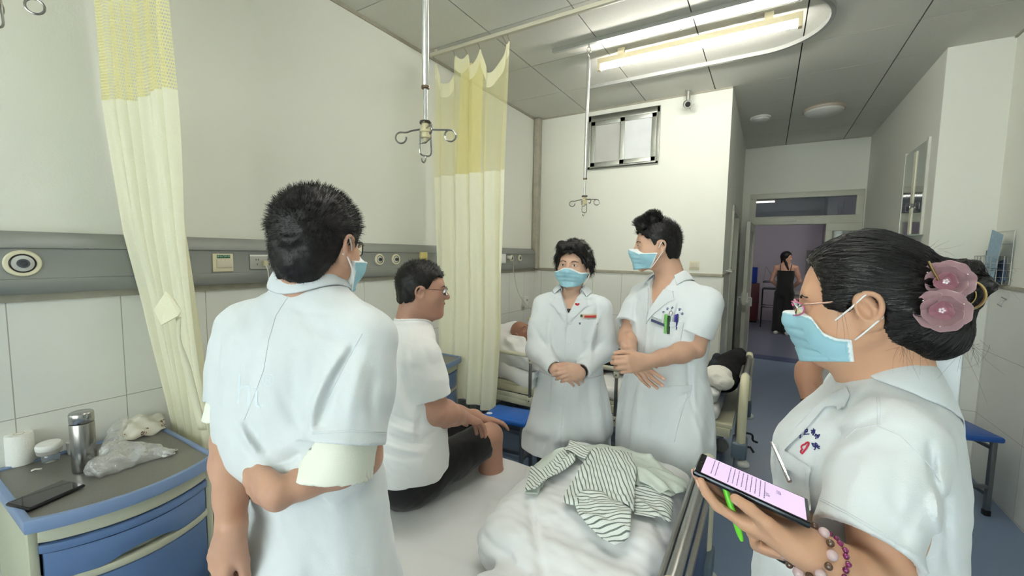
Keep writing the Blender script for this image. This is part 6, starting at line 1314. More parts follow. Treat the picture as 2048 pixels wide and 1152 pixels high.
    V, _ = W.mesh(); r = np.random.default_rng(6); p = V[r.choice(len(V), 2200)]; g_ = W.grad(p); p, g_ = p[g_[:, 2] > -.1], g_[g_[:, 2] > -.1]; d0 = g_*.45+UP*.7+H.R[:, 1]*.35+r.normal(size=p.shape)*.2; d0 /= np.linalg.norm(d0, axis=1)[:, None]
    strands('hair_tips', np.stack([p+d0*.024*t for t in np.linspace(0, 1, 3)], 1), .0011, .0001, hair_m, wo)
    face_mask(H, F, root, h=.0036)
    trousers(root, (ax[0], ax[1]), TH, .95, mat('dark_trousers', (44, 46, 56), .8), True); return root
person_D()
# ------------------------------------------------------------------ E: woman at the right with a phone
def person_E():
    RH, FH = globals()['RH'], globals()['FH']
    skn = skin('skin_warm', (206, 160, 130)); TH = 151; f = th(TH); lat = np.array([f[1], -f[0], 0]); ax = P(1752, 830, .80)
    root = thing('person', (ax[0], ax[1], 0), 'person in profile with black hair pinned up by pink roses, pink glasses, holding a phone', 'person')
    H = Head(P(1717, 607, .795), th(143), .16, -.02, .985); nb = P(1778, 770, .80)
    SL, SR = ax-lat*.150+UP*.0, ax+lat*.150
    SL = P(1792, 888, .68); EL, WL = P(1752, 1190, .60), P(1538, 1020, .575); ER, WR = ax+lat*.19+f*.05-UP*.26, P(1575, 1080, .66)
    F = Field(*bounds([H.c+UP*.04, nb, SL, SR, EL, WL, ER, WR, P(1430, 990, .57)], .13), .0032)
    add_head(F, H, neck_to=nb-UP*.03, nr=.054, jaw=1.04, fem=1); F.u(ell(H.L(0, .036, -.055), (.060, .050, .050), H.R), k=.03); F.u(rc(H.L(0, .02, -.09), nb+f*.03, .042, .05), k=.03)
    F.u(rc(nb-UP*.05, SL-UP*.015, .036, .036), rc(nb-UP*.05, SR-UP*.02, .036, .036), k=.04); F.u(ell(ax-UP*.16, (.10, .08, .16), frame(f)), k=.05)
    pass
    # left hand under the phone, thumb along its near edge
    e_l = _n(th(147)+.20*UP); wdir = _n(th(57)-.04*UP); wdir = _n(wdir-np.dot(wdir, e_l)*e_l); nrm = _n(np.cross(e_l, wdir)); nrm = nrm if nrm[2] > 0 else -nrm; Lh, Wh = .074, .0365
    pc = P(1385, 945, .62)-e_l*Lh+wdir*Wh; HW = pc-e_l*.076-nrm*.041-wdir*.014; WL = HW
    t1 = add_hand(F, HW, e_l+nrm*.06, nrm, -wdir, ((8, 24, 16), (6, 26, 18), (8, 28, 18), (10, 32, 20)), .86, (.55, 1.10, -.20), splay=(6, 0, -4, -9), k=.006)
    add_arm(F, SL, EL, WL, (.046, .038, .036, .0265)); add_arm(F, SR, ER, WR, (.043, .036, .034, .025))
    # right hand closes under the left wrist, holding the pen
    t2 = add_hand(F, WR, P(1490, 1046, .632)-WR, -FH*.8+UP*.45, UP, ((42, 62, 30), (46, 64, 32), (50, 66, 34), (54, 66, 34)), .90, (.8, .8, .3), splay=(4, 1, -3, -7))
    body = F.obj('body', skn, root); nails(t1+t2, root); eyes(H, root, F)
    inner = Field(*bounds([ax], .25), .007); inner.u(ell(ax-UP*.12, (.12, .10, .16), frame(f)), k=.03); inner.obj('grey_top', mat('light_grey_top', (190, 192, 196), .85), root)
    # coat
    base = P(1735, 1000, .81)
    foot = [(.62, base[0]+.01, base[1]+.01, .20, .18, ang(TH)), (.50, base[0]+.01, base[1]+.01, .205, .185, ang(TH))]
    secs = loft_at([(745, 1782, .80, .062, .060, TH), (775, 1776, .80, .100, .080, TH), (812, 1760, .80, .132, .102, TH), (860, 1738, .80, .150, .126, TH), (905, 1722, .80, .156, .142, TH), (960, 1718, .80, .158, .146, TH), (1020, 1720, .80, .156, .142, TH), (1080, 1712, .80, .160, .148, TH), (1150, 1704, .80, .172, .158, TH)], foot)
    def fold(a, z, x, y): g = np.clip((1.0-z)/.35, 0, 1); return -g*(.009*np.sin(a*6+z*2)+.006*np.sin(a*13-z*4))
    C = Field(*bounds([SL, SR, EL, ER, nb, np.array([base[0]-.12, base[1]-.1, .5]), np.array([base[0]+.12, base[1]+.1, .5])], .17), .0045)
    C.u(loft(secs, fold)); C.u(rc(nb-UP*.025, SL+UP*.010, .050, .052), rc(nb-UP*.025, SR, .050, .050), k=.06)
    XX = [C.ax[i].reshape([-1 if j == i else 1 for j in range(3)]) for i in range(3)]
    tor_ = loft(secs, fold); QL, QR = P(1727, 1090, .620), SR+(ER-SR)*.6; sleeve(C, SL, QL, .058, .073); sleeve(C, SR, QR, .055, .062)
    Op = nb-UP*.02; vd = .10
    vx = (XX[0]-Op[0])*f4(lat[0])+(XX[1]-Op[1])*f4(lat[1]); vf = (XX[0]-Op[0])*f4(f[0])+(XX[1]-Op[1])*f4(f[1]); vz = XX[2]-f4(Op[2])
    wedge = np.maximum(np.maximum(np.abs(vx)-(.036*(1+vz/vd)).clip(-1, .036), -vf), -vz-f4(vd)); inn = ell(ax-UP*.12, (.12, .10, .16), frame(f))[0](*XX); C.cut(rc(nb-UP*.02, nb+UP*.1+f*.02, .044, .054), k=.006)
    def wr(p):
        return -.0035*nz(p*np.array([1, 1, .7]), 7, 51, 3)-.0012*nz(p, 18, 52, 2)+creases(p, ax, (
            (1600, 770, 1560, 880, 8, .004), (1640, 880, 1780, 815, 11, .004), (1660, 905, 1770, 850, 9, -.004), (1700, 860, 1620, 960, 12, .004), (1612, 990, 1640, 890, 12, .005), (1862, 890, 1888, 1010, 8, .010), (1872, 960, 1892, 1090, 9, -.008), (1895, 1000, 1902, 1140, 10, .007),
            (1740, 900, 1700, 1050, 18, -.003), (1800, 900, 1790, 1080, 20, .004), (1650, 960, 1625, 1050, 9, .005), (1540, 940, 1600, 1010, 12, .004), (1760, 1000, 1830, 1060, 14, -.004), (1840, 1000, 1800, 1110, 12, .004), (1880, 1050, 1850, 1150, 12, .006), (1690, 800, 1640, 850, 10, .003), (1550, 1060, 1590, 1140, 10, .006), (1600, 1090, 1650, 1150, 9, -.005)), 1.3)
    C.disp(wr); sleeve_cut(C, SL, QL, .058, .073, tor_, .010, .12); sleeve_cut(C, SR, QR, .055, .062, tor_, near=.10); C.obj('white_coat', coat_m, root)
    collar_ring(C, nb, f, .060, .060, root, coat_d, stand=.026, wid=.050, a_end=124, front_drop=.022, wback=.036, taper=.75)
    panel(C, [(1700, 790), (1690, 812), (1676, 820), (1672, 812), (1650, 812), (1608, 862), (1578, 890), (1552, 918), (1544, 926), (1556, 895), (1590, 855), (1628, 815), (1664, 785), (1692, 772)], coat_d, 'lapel', root, .35, 1.1, .002, .0035)
    # seams and stitches drawn as the raised thread rows they are
    st = lambda lines, nm, r=.0009, m=coat_d, lift=.0004: seam(C, lines, m, nm, root, .30, 1.1, r, lift)
    st([[(1692, 876), (1712, 858), (1752, 850), (1800, 870), (1838, 906), (1866, 940), (1880, 962)], [(1754, 850), (1754, 820), (1752, 795)], [(1758, 850), (1760, 820), (1759, 795)]], 'shoulder_seam', .0010)
    st([[(1640, 1000), (1690, 1026), (1768, 1072), (1840, 1114)], [(1641, 996), (1692, 1022), (1770, 1068), (1841, 1109)]], 'hem_stitch', .0007)
    def pt(poly, nm, off=.002, m=coat_d, th_=.0035): return panel(C, poly, m, nm, root, .30, 1.1, off, th_)
    pt([(1548, 912), (1560, 908), (1616, 938), (1622, 1020), (1600, 1030), (1560, 1000)], 'chest_pocket', .002); pt([(1552, 905), (1568, 900), (1622, 936), (1616, 962), (1560, 932)], 'pocket_band', .005)
    navy = mat('navy_thread', (34, 42, 110), .6); redt = mat('red_thread', (196, 36, 66), .6)
    def z_(x, y): return (1540+x/5.76, 780+y/5.76)        # strokes of the embroidered characters, read off where they are sewn
    zh = [[(322, 520), (358, 495), (352, 525), (324, 522)], [(348, 478), (350, 550)], [(340, 552), (352, 548)],
          [(395, 458), (432, 455), (428, 480), (412, 486)], [(405, 458), (402, 510)], [(388, 512), (452, 506)], [(410, 482), (425, 478)],
          [(500, 446), (506, 458)], [(472, 466), (524, 462)], [(484, 478), (480, 500)], [(484, 478), (516, 476), (512, 500)], [(500, 466), (496, 522)],
          [(528, 508), (515, 535)], [(528, 508), (545, 520), (535, 540)], [(550, 520), (572, 512), (560, 535), (545, 556)], [(552, 532), (566, 530)], [(524, 562), (532, 548)],
          [(482, 612), (500, 650)], [(482, 612), (500, 616), (494, 632)], [(510, 622), (545, 616)], [(525, 606), (526, 620)], [(512, 640), (556, 632)], [(505, 655), (575, 648)], [(530, 640), (520, 680), (506, 688)], [(545, 640), (550, 668), (572, 672)], [(515, 628), (550, 640)], [(510, 648), (560, 660)]]
    st([[z_(*q) for q in l] for l in zh], 'embroidery', .0011, navy, .0008)
    cr = [(440, 600), (418, 610), (398, 628), (380, 632), (362, 650), (362, 668), (372, 680), (358, 694), (352, 715), (368, 734), (388, 712), (402, 690), (420, 672), (424, 655), (440, 636), (446, 612), (440, 600)]
    st([[z_(*q) for q in cr]], 'embroidered_emblem', .0016, redt, .001)
    # silver clip pen on the pocket
    a_, b_ = P(1547, 893, .60), P(1576, 957, .60); hp, ok, _ = sight(C, [(1547, 893), (1576, 957)], .30, 1.1, .008); a_, b_ = hp; a_ = a_-(b_-a_)*.15; mid = (a_+b_)/2; vv = _n(mid-CAM); a_, b_ = a_-vv*.016, b_-vv*.014 
    o = mk('clip_pen', MB().tube([a_, a_+(b_-a_)*.1, b_], [.0018, .0026, .0030], 10).tube([a_-FH*.004, a_-FH*.007+(b_-a_)*.5, b_-FH*.005+(b_-a_)*.02], .0014, 8).tube([b_-(b_-a_)*.15-FH*.002, b_+(b_-a_)*.05-FH*.002], .0042, 10), mat('silver_pen', (198, 200, 202), .18, metal=.9), smooth=True); tag(o, 'silver clip pen hooked on the chest pocket of the woman with the phone', 'pen')
    # ---- hair drawn back into a twisted bun
    Wd = Field(*bounds([H.c, P(1900, 640, .84)], .17), .0038); K = lambda *a: np.array(a)*H.k; R = H.R
    Wd.u(ell(H.L(0, -.014, .036), K(.088, .106, .103), R), k=.01); Wd.u(ell(H.L(0, -.062, -.010), K(.072, .058, .082), R), k=.04)
    cutb = np.stack([R[:, 0], _n(R[:, 1]*.90+R[:, 2]*.43), _n(R[:, 2]*.90-R[:, 1]*.43)], 1)
    Wd.cut(ell(H.L(0, .128, -.006), K(.16, .072, .112), cutb), k=.006); Wd.cut(ell(H.L(0, .040, -.085), K(.16, .066, .086), R), k=.006)
    for s in (-1, 1): Wd.cut(ell(H.L(s*.10, -.004, -.020), K(.05, .030, .045), R), k=.006)
    Wd.cut(ell(H.L(0, -.02, -.13), K(.12, .075, .06), R), k=.01)
    bun = H.L(.0, -.150, -.040); Wd.u(ell(H.L(0, -.100, -.050), K(.055, .046, .055), R), k=.03); Wd.u(ell(H.L(0, -.130, .015), K(.036, .038, .040), R), rc(H.L(0, -.09, .03), H.L(0, -.155, .048), .026, .014), rc(H.L(-.02, -.140, .030), H.L(-.03, -.170, .020), .016, .006), k=.025)
    def groove(p):
        q = H.inv(p); x, y, z = q.T; a = np.arctan2(z-.02, y+.20); return .0016*np.sin(a*150+3*np.sin(y*40)+x*60)+.0030*nz(p, 12, 61, 2)
    Wd.disp(groove, .02)
    sheen = mat('long_black_hair', (17, 15, 15), .30, spec=.5, var=.12, vscale=90, bump=.25, bscale=420); ho = Wd.obj('hair', sheen, root, relax=1)
    # combed strands lying on the surface, flowing towards the clip
    V, _ = Wd.mesh(); r = np.random.default_rng(9); p = V[r.choice(len(V), 5200)]; lines = [p]; tgt = H.L(0, -.128, .0); q = p.copy()
    for i in range(7):
        g_ = Wd.grad(q); d0 = tgt-q; d0 = d0/np.linalg.norm(d0, axis=1)[:, None]+R[:, 2]*.10; d0 -= (d0*g_).sum(1)[:, None]*g_; d0 /= np.linalg.norm(d0, axis=1)[:, None]+1e-9
        q = q+d0*.011; q = q-g_*(Wd.val(q)[:, None]-.0009); lines.append(q)
    L_ = np.stack(lines, 1)+0; strands('combed_strands', L_, .00055, .0003, sheen, ho)
    # loose wisps at temple, nape and round the bun
    W = []
    def wisps(c0, d0, n, ln, spr, curl=.3, seed=0):
        rr = np.random.default_rng(seed); 
        for _ in range(n):
            a = np.array(c0)+rr.normal(size=3)*.008; d = _n(np.array(d0)+rr.normal(size=3)*spr); c = rr.normal(size=3)*curl; L2 = ln*(.5+rr.random()); W.append([a+d*L2*t+c*L2*t*t*.6-UP*L2*.25*t*t for t in np.linspace(0, 1, 9)])
    def skinpt(x, y, z): q = H.L(x, y, z)[None]; 
    for (x, y, z), d0, n_, l_, sp, cu, sd in (((-.076, .030, .004), -UP+RH*.25, 9, .045, .15, .2, 1), ((-.01, -.160, .045), RH+UP*.25, 26, .035, .3, .5, 2), ((-.02, -.135, -.075), RH*.4-UP*.5, 20, .04, .4, .6, 3), ((-.060, -.055, -.080), -UP*.8-RH*.1, 22, .035, .3, .4, 4), ((-.02, -.095, .075), RH+UP*.25, 14, .03, .35, .4, 5)):
        q = H.L(x, y, z)[None].copy()
        for _ in range(6): q = q-Wd.grad(q)*(Wd.val(q)[:, None]+.003)
        wisps(q[0], d0, n_, l_, sp, cu, sd)
    strands('loose_wisps', W, .00022, .00008, sheen, ho)
    face_mask(H, F, root, h=.0023, topline=[(.0, -.060), (.040, -.056), (.058, -.046), (.074, -.016), (.09, -.010), (.12, -.006)], loops=((-.034, .024), (-.068, -.032)), back=.018)
    glasses(H, root, mat('pink_rim', (214, 110, 160), .15, spec=.8, trans=.2), .0016, mat('gold_temple', (206, 168, 150), .25, metal=.7), wz=.014, rimless=False, y=.104, z0=.0)
    # ---- clip with two pink roses
    gold = mat('clip_gold', (196, 170, 120), .2, metal=.9); rose = mat('rose_resin', (216, 180, 186), .18, spec=.7, trans=.35, alpha=.9); rosed = mat('rose_resin_deep', (204, 150, 164), .18, spec=.7, trans=.3)
    ct = thing('hair_clip', tuple(P(1888, 600, .72)), 'gold hair clip with two glossy pink roses holding up black hair', 'hair clip')
    for cx_, cy_ in ((1892, 563), (1884, 621)):
        hp, ok, ry = sight(Wd, [(cx_, cy_)], .4, 1.2, .004); c = hp[0] if ok[0] else P(cx_, cy_, .74); FH = ry[0]; RH = _n(np.cross(FH, UP)); c = c-FH*.004
        rs = mk('rose_core', MB().sphere(c-FH*.012, .008, 16, 10), rosed, ct, smooth=True); rr = np.random.default_rng(int(cx_))
        for ring, (n_, ra, sz, tilt_) in enumerate(((3, .009, .013, .9), (4, .017, .018, .55), (5, .025, .021, .22))):
            for k in range(n_):
                a = 2*math.pi*(k+.37*ring)/n_+.3; out = RH*math.cos(a)+UP*math.sin(a); tan = -RH*math.sin(a)+UP*math.cos(a); n2 = _n(-FH*math.cos(tilt_)+out*math.sin(tilt_)*-1); up_ = _n(np.cross(tan, n2)); up_ = up_ if up_@out > 0 else -up_
                cc = c+out*ra*.62-FH*(.004+.010*(2-ring)*.5)
                def pf(u, v): 
                    s_ = (u-.5)*2; t_ = v; wd = sz*math.sin(math.pi*min(1, .12+.80*t_))**.6; cup = .35*sz*(s_*s_+t_*t_*.8); return cc+tan*s_*wd+up_*(t_*1.25-.35)*sz-FH*cup*(.6 if ring == 2 else 1.3)+tan*0
                mb_ = MB().grid(pf, 8, 8); mk('petal', mb_, rose if ring else rosed, ct, smooth=True, solid=.0012, subsurf=1, angle=180)
        for k in range(5): a = k*1.256; mk('gem', MB().sphere(c-FH*.021+(RH*math.cos(a)+UP*math.sin(a))*.0028, .0018, 8, 6), mat('clear_gem', (240, 226, 232), .05, spec=1, coat=1), ct, smooth=True)
        for k in range(3): a = k*2.1+.5; mk('gem', MB().sphere(c-FH*.016+(RH*math.cos(a)+UP*math.sin(a))*.026, .0013, 8, 6), mat('clear_gem', (240, 226, 232), .05, spec=1, coat=1), ct, smooth=True)
    dd = float((c-CAM)@CF); c = P(1930, 590, dd-.0); mk('clip_spring', MB().tube([c+RH*.022*math.cos(a)+UP*.024*math.sin(a) for a in np.linspace(-1.6, 1.6, 20)], .0022, 8).tube([c-RH*.006+UP*.024, c-RH*.030+UP*.02], .002, 6).tube([c-RH*.006-UP*.024, c-RH*.030-UP*.02], .002, 6).tube([c+RH*.012*math.cos(a)+UP*.016*math.sin(a)+FH*.012 for a in np.linspace(-1.6, 1.6, 16)], .0016, 6), gold, ct, smooth=True)
    c = P(1856, 523, dd+.005); mk('clip_bar', MB().tube([c, c+RH*.014-UP*.030], .0042, 10, flat=.5), gold, ct, smooth=True)
    # ---- phone
    ph = thing('phone', tuple(pc), 'smartphone showing rows of text on a lilac page, held over the bed end', 'phone'); R2 = np.stack([e_l, wdir, nrm], 1)
    mk('phone_body', MB().box((-Lh, -Wh, -.0045), (Lh, Wh, .0035), R2, pc), mat('phone_dark_edge', (52, 56, 60), .2, metal=.7), ph, bevel=.003)
    mk('glass_bezel', MB().box((-Lh+.002, -Wh+.002, .0034), (Lh-.002, Wh-.002, .0042), R2, pc), mat('phone_black_glass', (18, 18, 22), .05, spec=.8), ph)
    scr = mat('lilac_screen', (214, 190, 226), .25, emit=(214, 190, 226), es=.55); mk('screen', MB().box((-Lh+.006, -Wh+.0045, .0041), (Lh-.010, Wh-.0045, .0047), R2, pc), scr, ph)
    ink = mat('screen_ink', (52, 40, 66), .5); T_ = MB(); rr = random.Random(5); oO = lambda u, v: pc+e_l*u+wdir*v+nrm*.0049
    for i in range(14):
        u = .052-i*.0058
        if i in (2, 3, 13): continue
        v = Wh-.009
        while v > -Wh+.012: wl = rr.uniform(.002, .005); T_.add([oO(u, v), oO(u, v-wl), oO(u-.0011, v-wl), oO(u-.0011, v)], [(0, 1, 2, 3)]); v -= wl+.0012
    mk('screen_text', T_, ink, ph)
    for tx, u, v, sz in (('Val', -.022, -.010, .009), ('Val', -.036, .012, .009)): mk('screen_heading', text_mb(tx, sz, oO(u, v), -wdir, e_l, ext=.0001, N=nrm), ink, ph)
    mk('camera_notch', MB().lathe([(.0014, .0043), (.0014, .0049), (.0002, .0049)], pc+e_l*(Lh-.006), nrm, 12), blackp, ph)
    # ---- pen, bracelets, watch
    a_, b_ = P(1466, 1026, .595), P(1484, 1082, .585); o = mk('green_pen', MB().tube([a_-(b_-a_)*.9, a_, a_+(b_-a_)*.75, b_], [.0040, .0046, .0042, .0022], 12), mat('lime_plastic', (112, 214, 56), .3), smooth=True); tag(o, 'bright lime green pen held pointing down in the fingers', 'pen')
    dW = _n(WL-EL); u1 = _n(np.cross(dW, UP)); u2 = np.cross(dW, u1)
    br = thing('bead_bracelet', tuple(WL), 'bracelet of pale pink and smoky beads on the wrist holding the phone', 'bracelet')
    for k in range(14):
        a = 2*math.pi*k/14; big = k % 2 == 0; mk('bead', MB().sphere(WL-dW*.008+(u1*math.cos(a)+u2*math.sin(a))*.0325, .0068 if big else .0048, 14, 10), mat('rose_quartz', (232, 206, 206), .15, trans=.3) if big else mat('smoky_bead', (92, 66, 52), .12, spec=.8), br, smooth=True)
    pb_ = thing('garnet_bracelet', tuple(WL-dW*.03), 'deep purple crystal bracelet above the pink beads', 'bracelet')
    for k in range(26): a = 2*math.pi*k/26; mk('crystal', MB().sphere(WL-dW*(.034+.003*(k % 2))+(u1*math.cos(a)+u2*math.sin(a))*.0345, .0040, 8, 6), mat('purple_crystal', (126, 34, 92), .1, spec=.9), pb_, smooth=True)
    dR = _n(WR-ER); v1 = _n(np.cross(dR, UP)); v2 = np.cross(dR, v1); wt = thing('wrist_watch', tuple(WR), 'silver watch with black strap on the wrist below the phone hand', 'watch')
    wc = WR+dR*.005; mk('strap', MB().tube([wc+(v1*math.cos(a)+v2*math.sin(a))*.030 for a in np.linspace(0, 2*math.pi, 32, False)], .0050, 8, closed=True), blackp, wt, smooth=True)
    mk('case', MB().lathe([(.016, 0), (.017, .004), (.015, .008), (.001, .0085)], wc-FH*.028, -FH*.8-UP*.4+RH*-.2, 28), mat('silver_case', (200, 202, 204), .15, metal=.95), wt, smooth=True)
    trousers(root, (base[0], base[1]), TH, .92, mat('dark_trousers', (44, 46, 56), .8), True); return root
person_E()
# ------------------------------------------------------------------ F: person half hidden behind the woman with the phone
def person_F():
    skn = skin('skin_tan2', (178, 132, 108)); TH = 166; f = th(TH); lat = np.array([f[1], -f[0], 0]); ax = P(1702, 660, 1.66)
    root = thing('person', (ax[0], ax[1], 0), 'person in a white coat mostly hidden behind the woman with the phone', 'person')
    H = Head(P(1712, 566, 1.66), th(160), .1, 0, .90); nb = P(1708, 618, 1.66); SL, SR = P(1672, 668, 1.56), P(1730, 650, 1.74); EL, WL = P(1615, 740, 1.55), P(1622, 806, 1.52); ER, WR = P(1740, 760, 1.76), P(1660, 815, 1.62)
    F = Field(*bounds([H.c, SL, SR, EL, WL, ER, WR], .15), .005); add_head(F, H, neck_to=nb, nr=.045); F.u(rc(nb-UP*.045, SL-UP*.012, .036, .036), rc(nb-UP*.045, SR-UP*.012, .036, .036), k=.04); add_arm(F, SL, EL, WL, (.040, .036, .034, .025)); add_arm(F, SR, ER, WR, (.04, .034, .03, .024))
    add_hand(F, WL, P(1648, 842, 1.50)-WL, UP*.3+FH, UP, ((30, 35, 20),)*4, .9); add_hand(F, WR, P(1640, 840, 1.56)-WR, UP*.2-FH, UP, ((30, 35, 20),)*4, .9); F.obj('body', skn, root); eyes(H, root, F)
    secs = loft_at([(628, 1706, 1.66, .085, .065, TH), (650, 1704, 1.66, .15, .09, TH), (700, 1700, 1.66, .168, .115, TH), (780, 1698, 1.66, .165, .125, TH), (860, 1696, 1.66, .19, .15, TH)], [(.55, ax[0], ax[1], .22, .19, ang(TH))])
    C = Field(*bounds([SL, SR, EL, ER, np.array([ax[0], ax[1], .56])], .24), .0055); C.u(loft(secs, lambda a, z, x, y: -np.clip((1-z)/.35, 0, 1)*.01*np.sin(a*7+z*3)), rc(nb-UP*.02, SL, .05, .05), rc(nb-UP*.02, SR, .05, .05), k=.04)
    tor_ = loft(secs); QL, QR = P(1616, 704, 1.55), SR+(ER-SR)*.6; sleeve(C, SL, QL, .054, .062); sleeve(C, SR, QR, .054, .060)
    C.cut(rc(nb-UP*.03, nb+UP*.1, .050, .060), k=.006); C.disp(lambda p: -.004*nz(p, 7, 71, 3)); sleeve_cut(C, SL, QL, .054, .062, tor_, near=.10); sleeve_cut(C, SR, QR, .054, .060, tor_, near=.10); C.obj('white_coat', coat_m, root); collar_ring(C, nb, f, .058, .056, root, coat_d)
    hair_cap(H, F, root, thick=.015, n=400, seed=22, h=.005); face_mask(H, F, root, h=.0045); dW = _n(WL-EL); u1 = _n(np.cross(dW, UP)); u2 = np.cross(dW, u1)
    mk('watch', MB().tube([WL-dW*.01+(u1*math.cos(a)+u2*math.sin(a))*.028 for a in np.linspace(0, 2*math.pi, 24, False)], .0045, 6, closed=True), mat('watch_gold', (150, 110, 70), .25, metal=.8), root, smooth=True)
    trousers(root, (ax[0], ax[1]), TH, .92, mat('dark_trousers', (44, 46, 56), .8), True); return root
person_F()
# ------------------------------------------------------------------ G: woman in black beyond the doorway
def person_G():
    skn = skin('skin_far', (206, 160, 140)); f = th(232); lat = np.array([f[1], -f[0], 0]); c = Pw(1563, 668, 2, 0.0); c = np.array([c[0], c[1], 0.]); d = float((c-CAM)@CF); u_ = lambda px, py, dd=0: P(px, py, (c-CAM)@CF-(0.0)+dd)
    q = lambda r_, fw, z: c+lat*r_+f*fw+UP*z
    root = thing('person', tuple(c), 'person in a black camisole and wide black trousers standing beyond the doorway', 'person')
    H = Head(q(0, .01, 1.54), th(296), .05, 0, .95); nb = q(0, -.01, 1.40); SL, SR = q(-.165, -.01, 1.34), q(.165, -.01, 1.34); EL, ER = q(-.235, -.05, 1.08), q(.235, -.05, 1.08); WL, WR = q(-.12, -.17, .93), q(.12, -.17, .93)
    F = Field(q(-.33, 0, .8)*0+np.minimum.reduce([q(a, b, .85) for a in (-.33, .33) for b in (-.3, .25)]), np.maximum.reduce([q(a, b, 1.72) for a in (-.33, .33) for b in (-.3, .25)]), .0065)
    add_head(F, H, neck_to=nb, nr=.044, detail=False); F.u(rc(nb, SL, .045, .04), rc(nb, SR, .045, .04), ell(q(0, 0, 1.22), (.145, .10, .19), frame(f)), k=.05); add_arm(F, SL, EL, WL, (.043, .036, .033, .024)); add_arm(F, SR, ER, WR, (.043, .036, .033, .024)); F.u(ell(q(.03, -.18, .90), (.05, .03, .03), frame(f)), ell(q(-.03, -.18, .90), (.05, .03, .03), frame(f)), k=.02); F.obj('body', skn, root); eyes(H, root, F); lips(H, root)
    T = Field(np.minimum.reduce([q(a, b, .80) for a in (-.2, .2) for b in (-.2, .2)])-.03, np.maximum.reduce([q(a, b, 1.40) for a in (-.2, .2) for b in (-.2, .2)])+.03, .008)
    T.u(loft([(.84, c[0], c[1], .155, .125, ang(232)), (.95, c[0], c[1], .150, .12, ang(232)), (1.06, c[0], c[1], .140, .11, ang(232)), (1.18, c[0], c[1], .152, .115, ang(232)), (1.285, c[0], c[1], .150, .112, ang(232))]), k=.01); T.disp(lambda p: -.003*nz(p, 8, 1)); top = T.obj('camisole', black_c, root)
    st_ = MB(); 
    for s in (-1, 1): st_.tube([q(s*.085, .10, 1.27), q(s*.09, .075, 1.36), q(s*.092, .02, 1.405), q(s*.09, -.07, 1.36), q(s*.085, -.10, 1.27)], .007, 6)
    mk('straps', st_, black_c, top, smooth=True)
    L = Field(np.minimum.reduce([q(a, b, .02) for a in (-.3, .3) for b in (-.3, .3)]), np.maximum.reduce([q(a, b, .95) for a in (-.3, .3) for b in (-.3, .3)]), .009); L.u(ell(q(0, 0, .84), (.165, .13, .14), frame(f)), k=.03)
    for s in (-1, 1): L.u(rc(q(s*.075, 0, .80), q(s*.085, 0, .45), .095, .090), rc(q(s*.085, 0, .45), q(s*.09, 0, .05), .090, .095), k=.03)
    L.disp(lambda p: -.006*nz(p*np.array([1, 1, .4]), 7, 3)); L.keep((lambda X, Y, Z: f4(.045)-Z+0*X+0*Y, 0, 0)); L.obj('wide_trousers', black_c, root)
    for s in (-1, 1):
        G = Field(q(s*.09, .06, 0)-.17, q(s*.09, .06, .16)+np.array([.17, .17, 0]), .007); G.u(rc(q(s*.09, -.04, .045), q(s*.09, .05, .045), .04, .042), rc(q(s*.09, .05, .038), q(s*.10, .15, .03), .04, .03), k=.02); G.keep((lambda X, Y, Z: f4(.002)-Z+0*X+0*Y, 0, 0)); G.obj('shoe', shoe_w, root)
    Hh = Field(H.c-np.array([.2, .2, .36]), H.c+np.array([.2, .2, .17]), .0065); Hh.u(ell(H.L(0, -.014, .034), (.088, .106, .100), H.R), k=.01); Hh.u(rc(H.L(-.03, -.06, 0), q(.05, -.09, 1.22), .07, .035), rc(H.L(.055, -.01, -.02), q(-.075, .07, 1.20), .028, .020), rc(H.L(-.06, -.02, -.02), q(.085, .06, 1.16), .03, .026), k=.03)
    Hh.cut(ell(H.L(0, .125, -.020), (.10, .075, .105), H.R), k=.008); Hh.disp(lambda p: .003*nz(p*np.array([1, 1, .3]), 22, 2)); Hh.obj('long_hair', hair_m, root); return root
person_G()
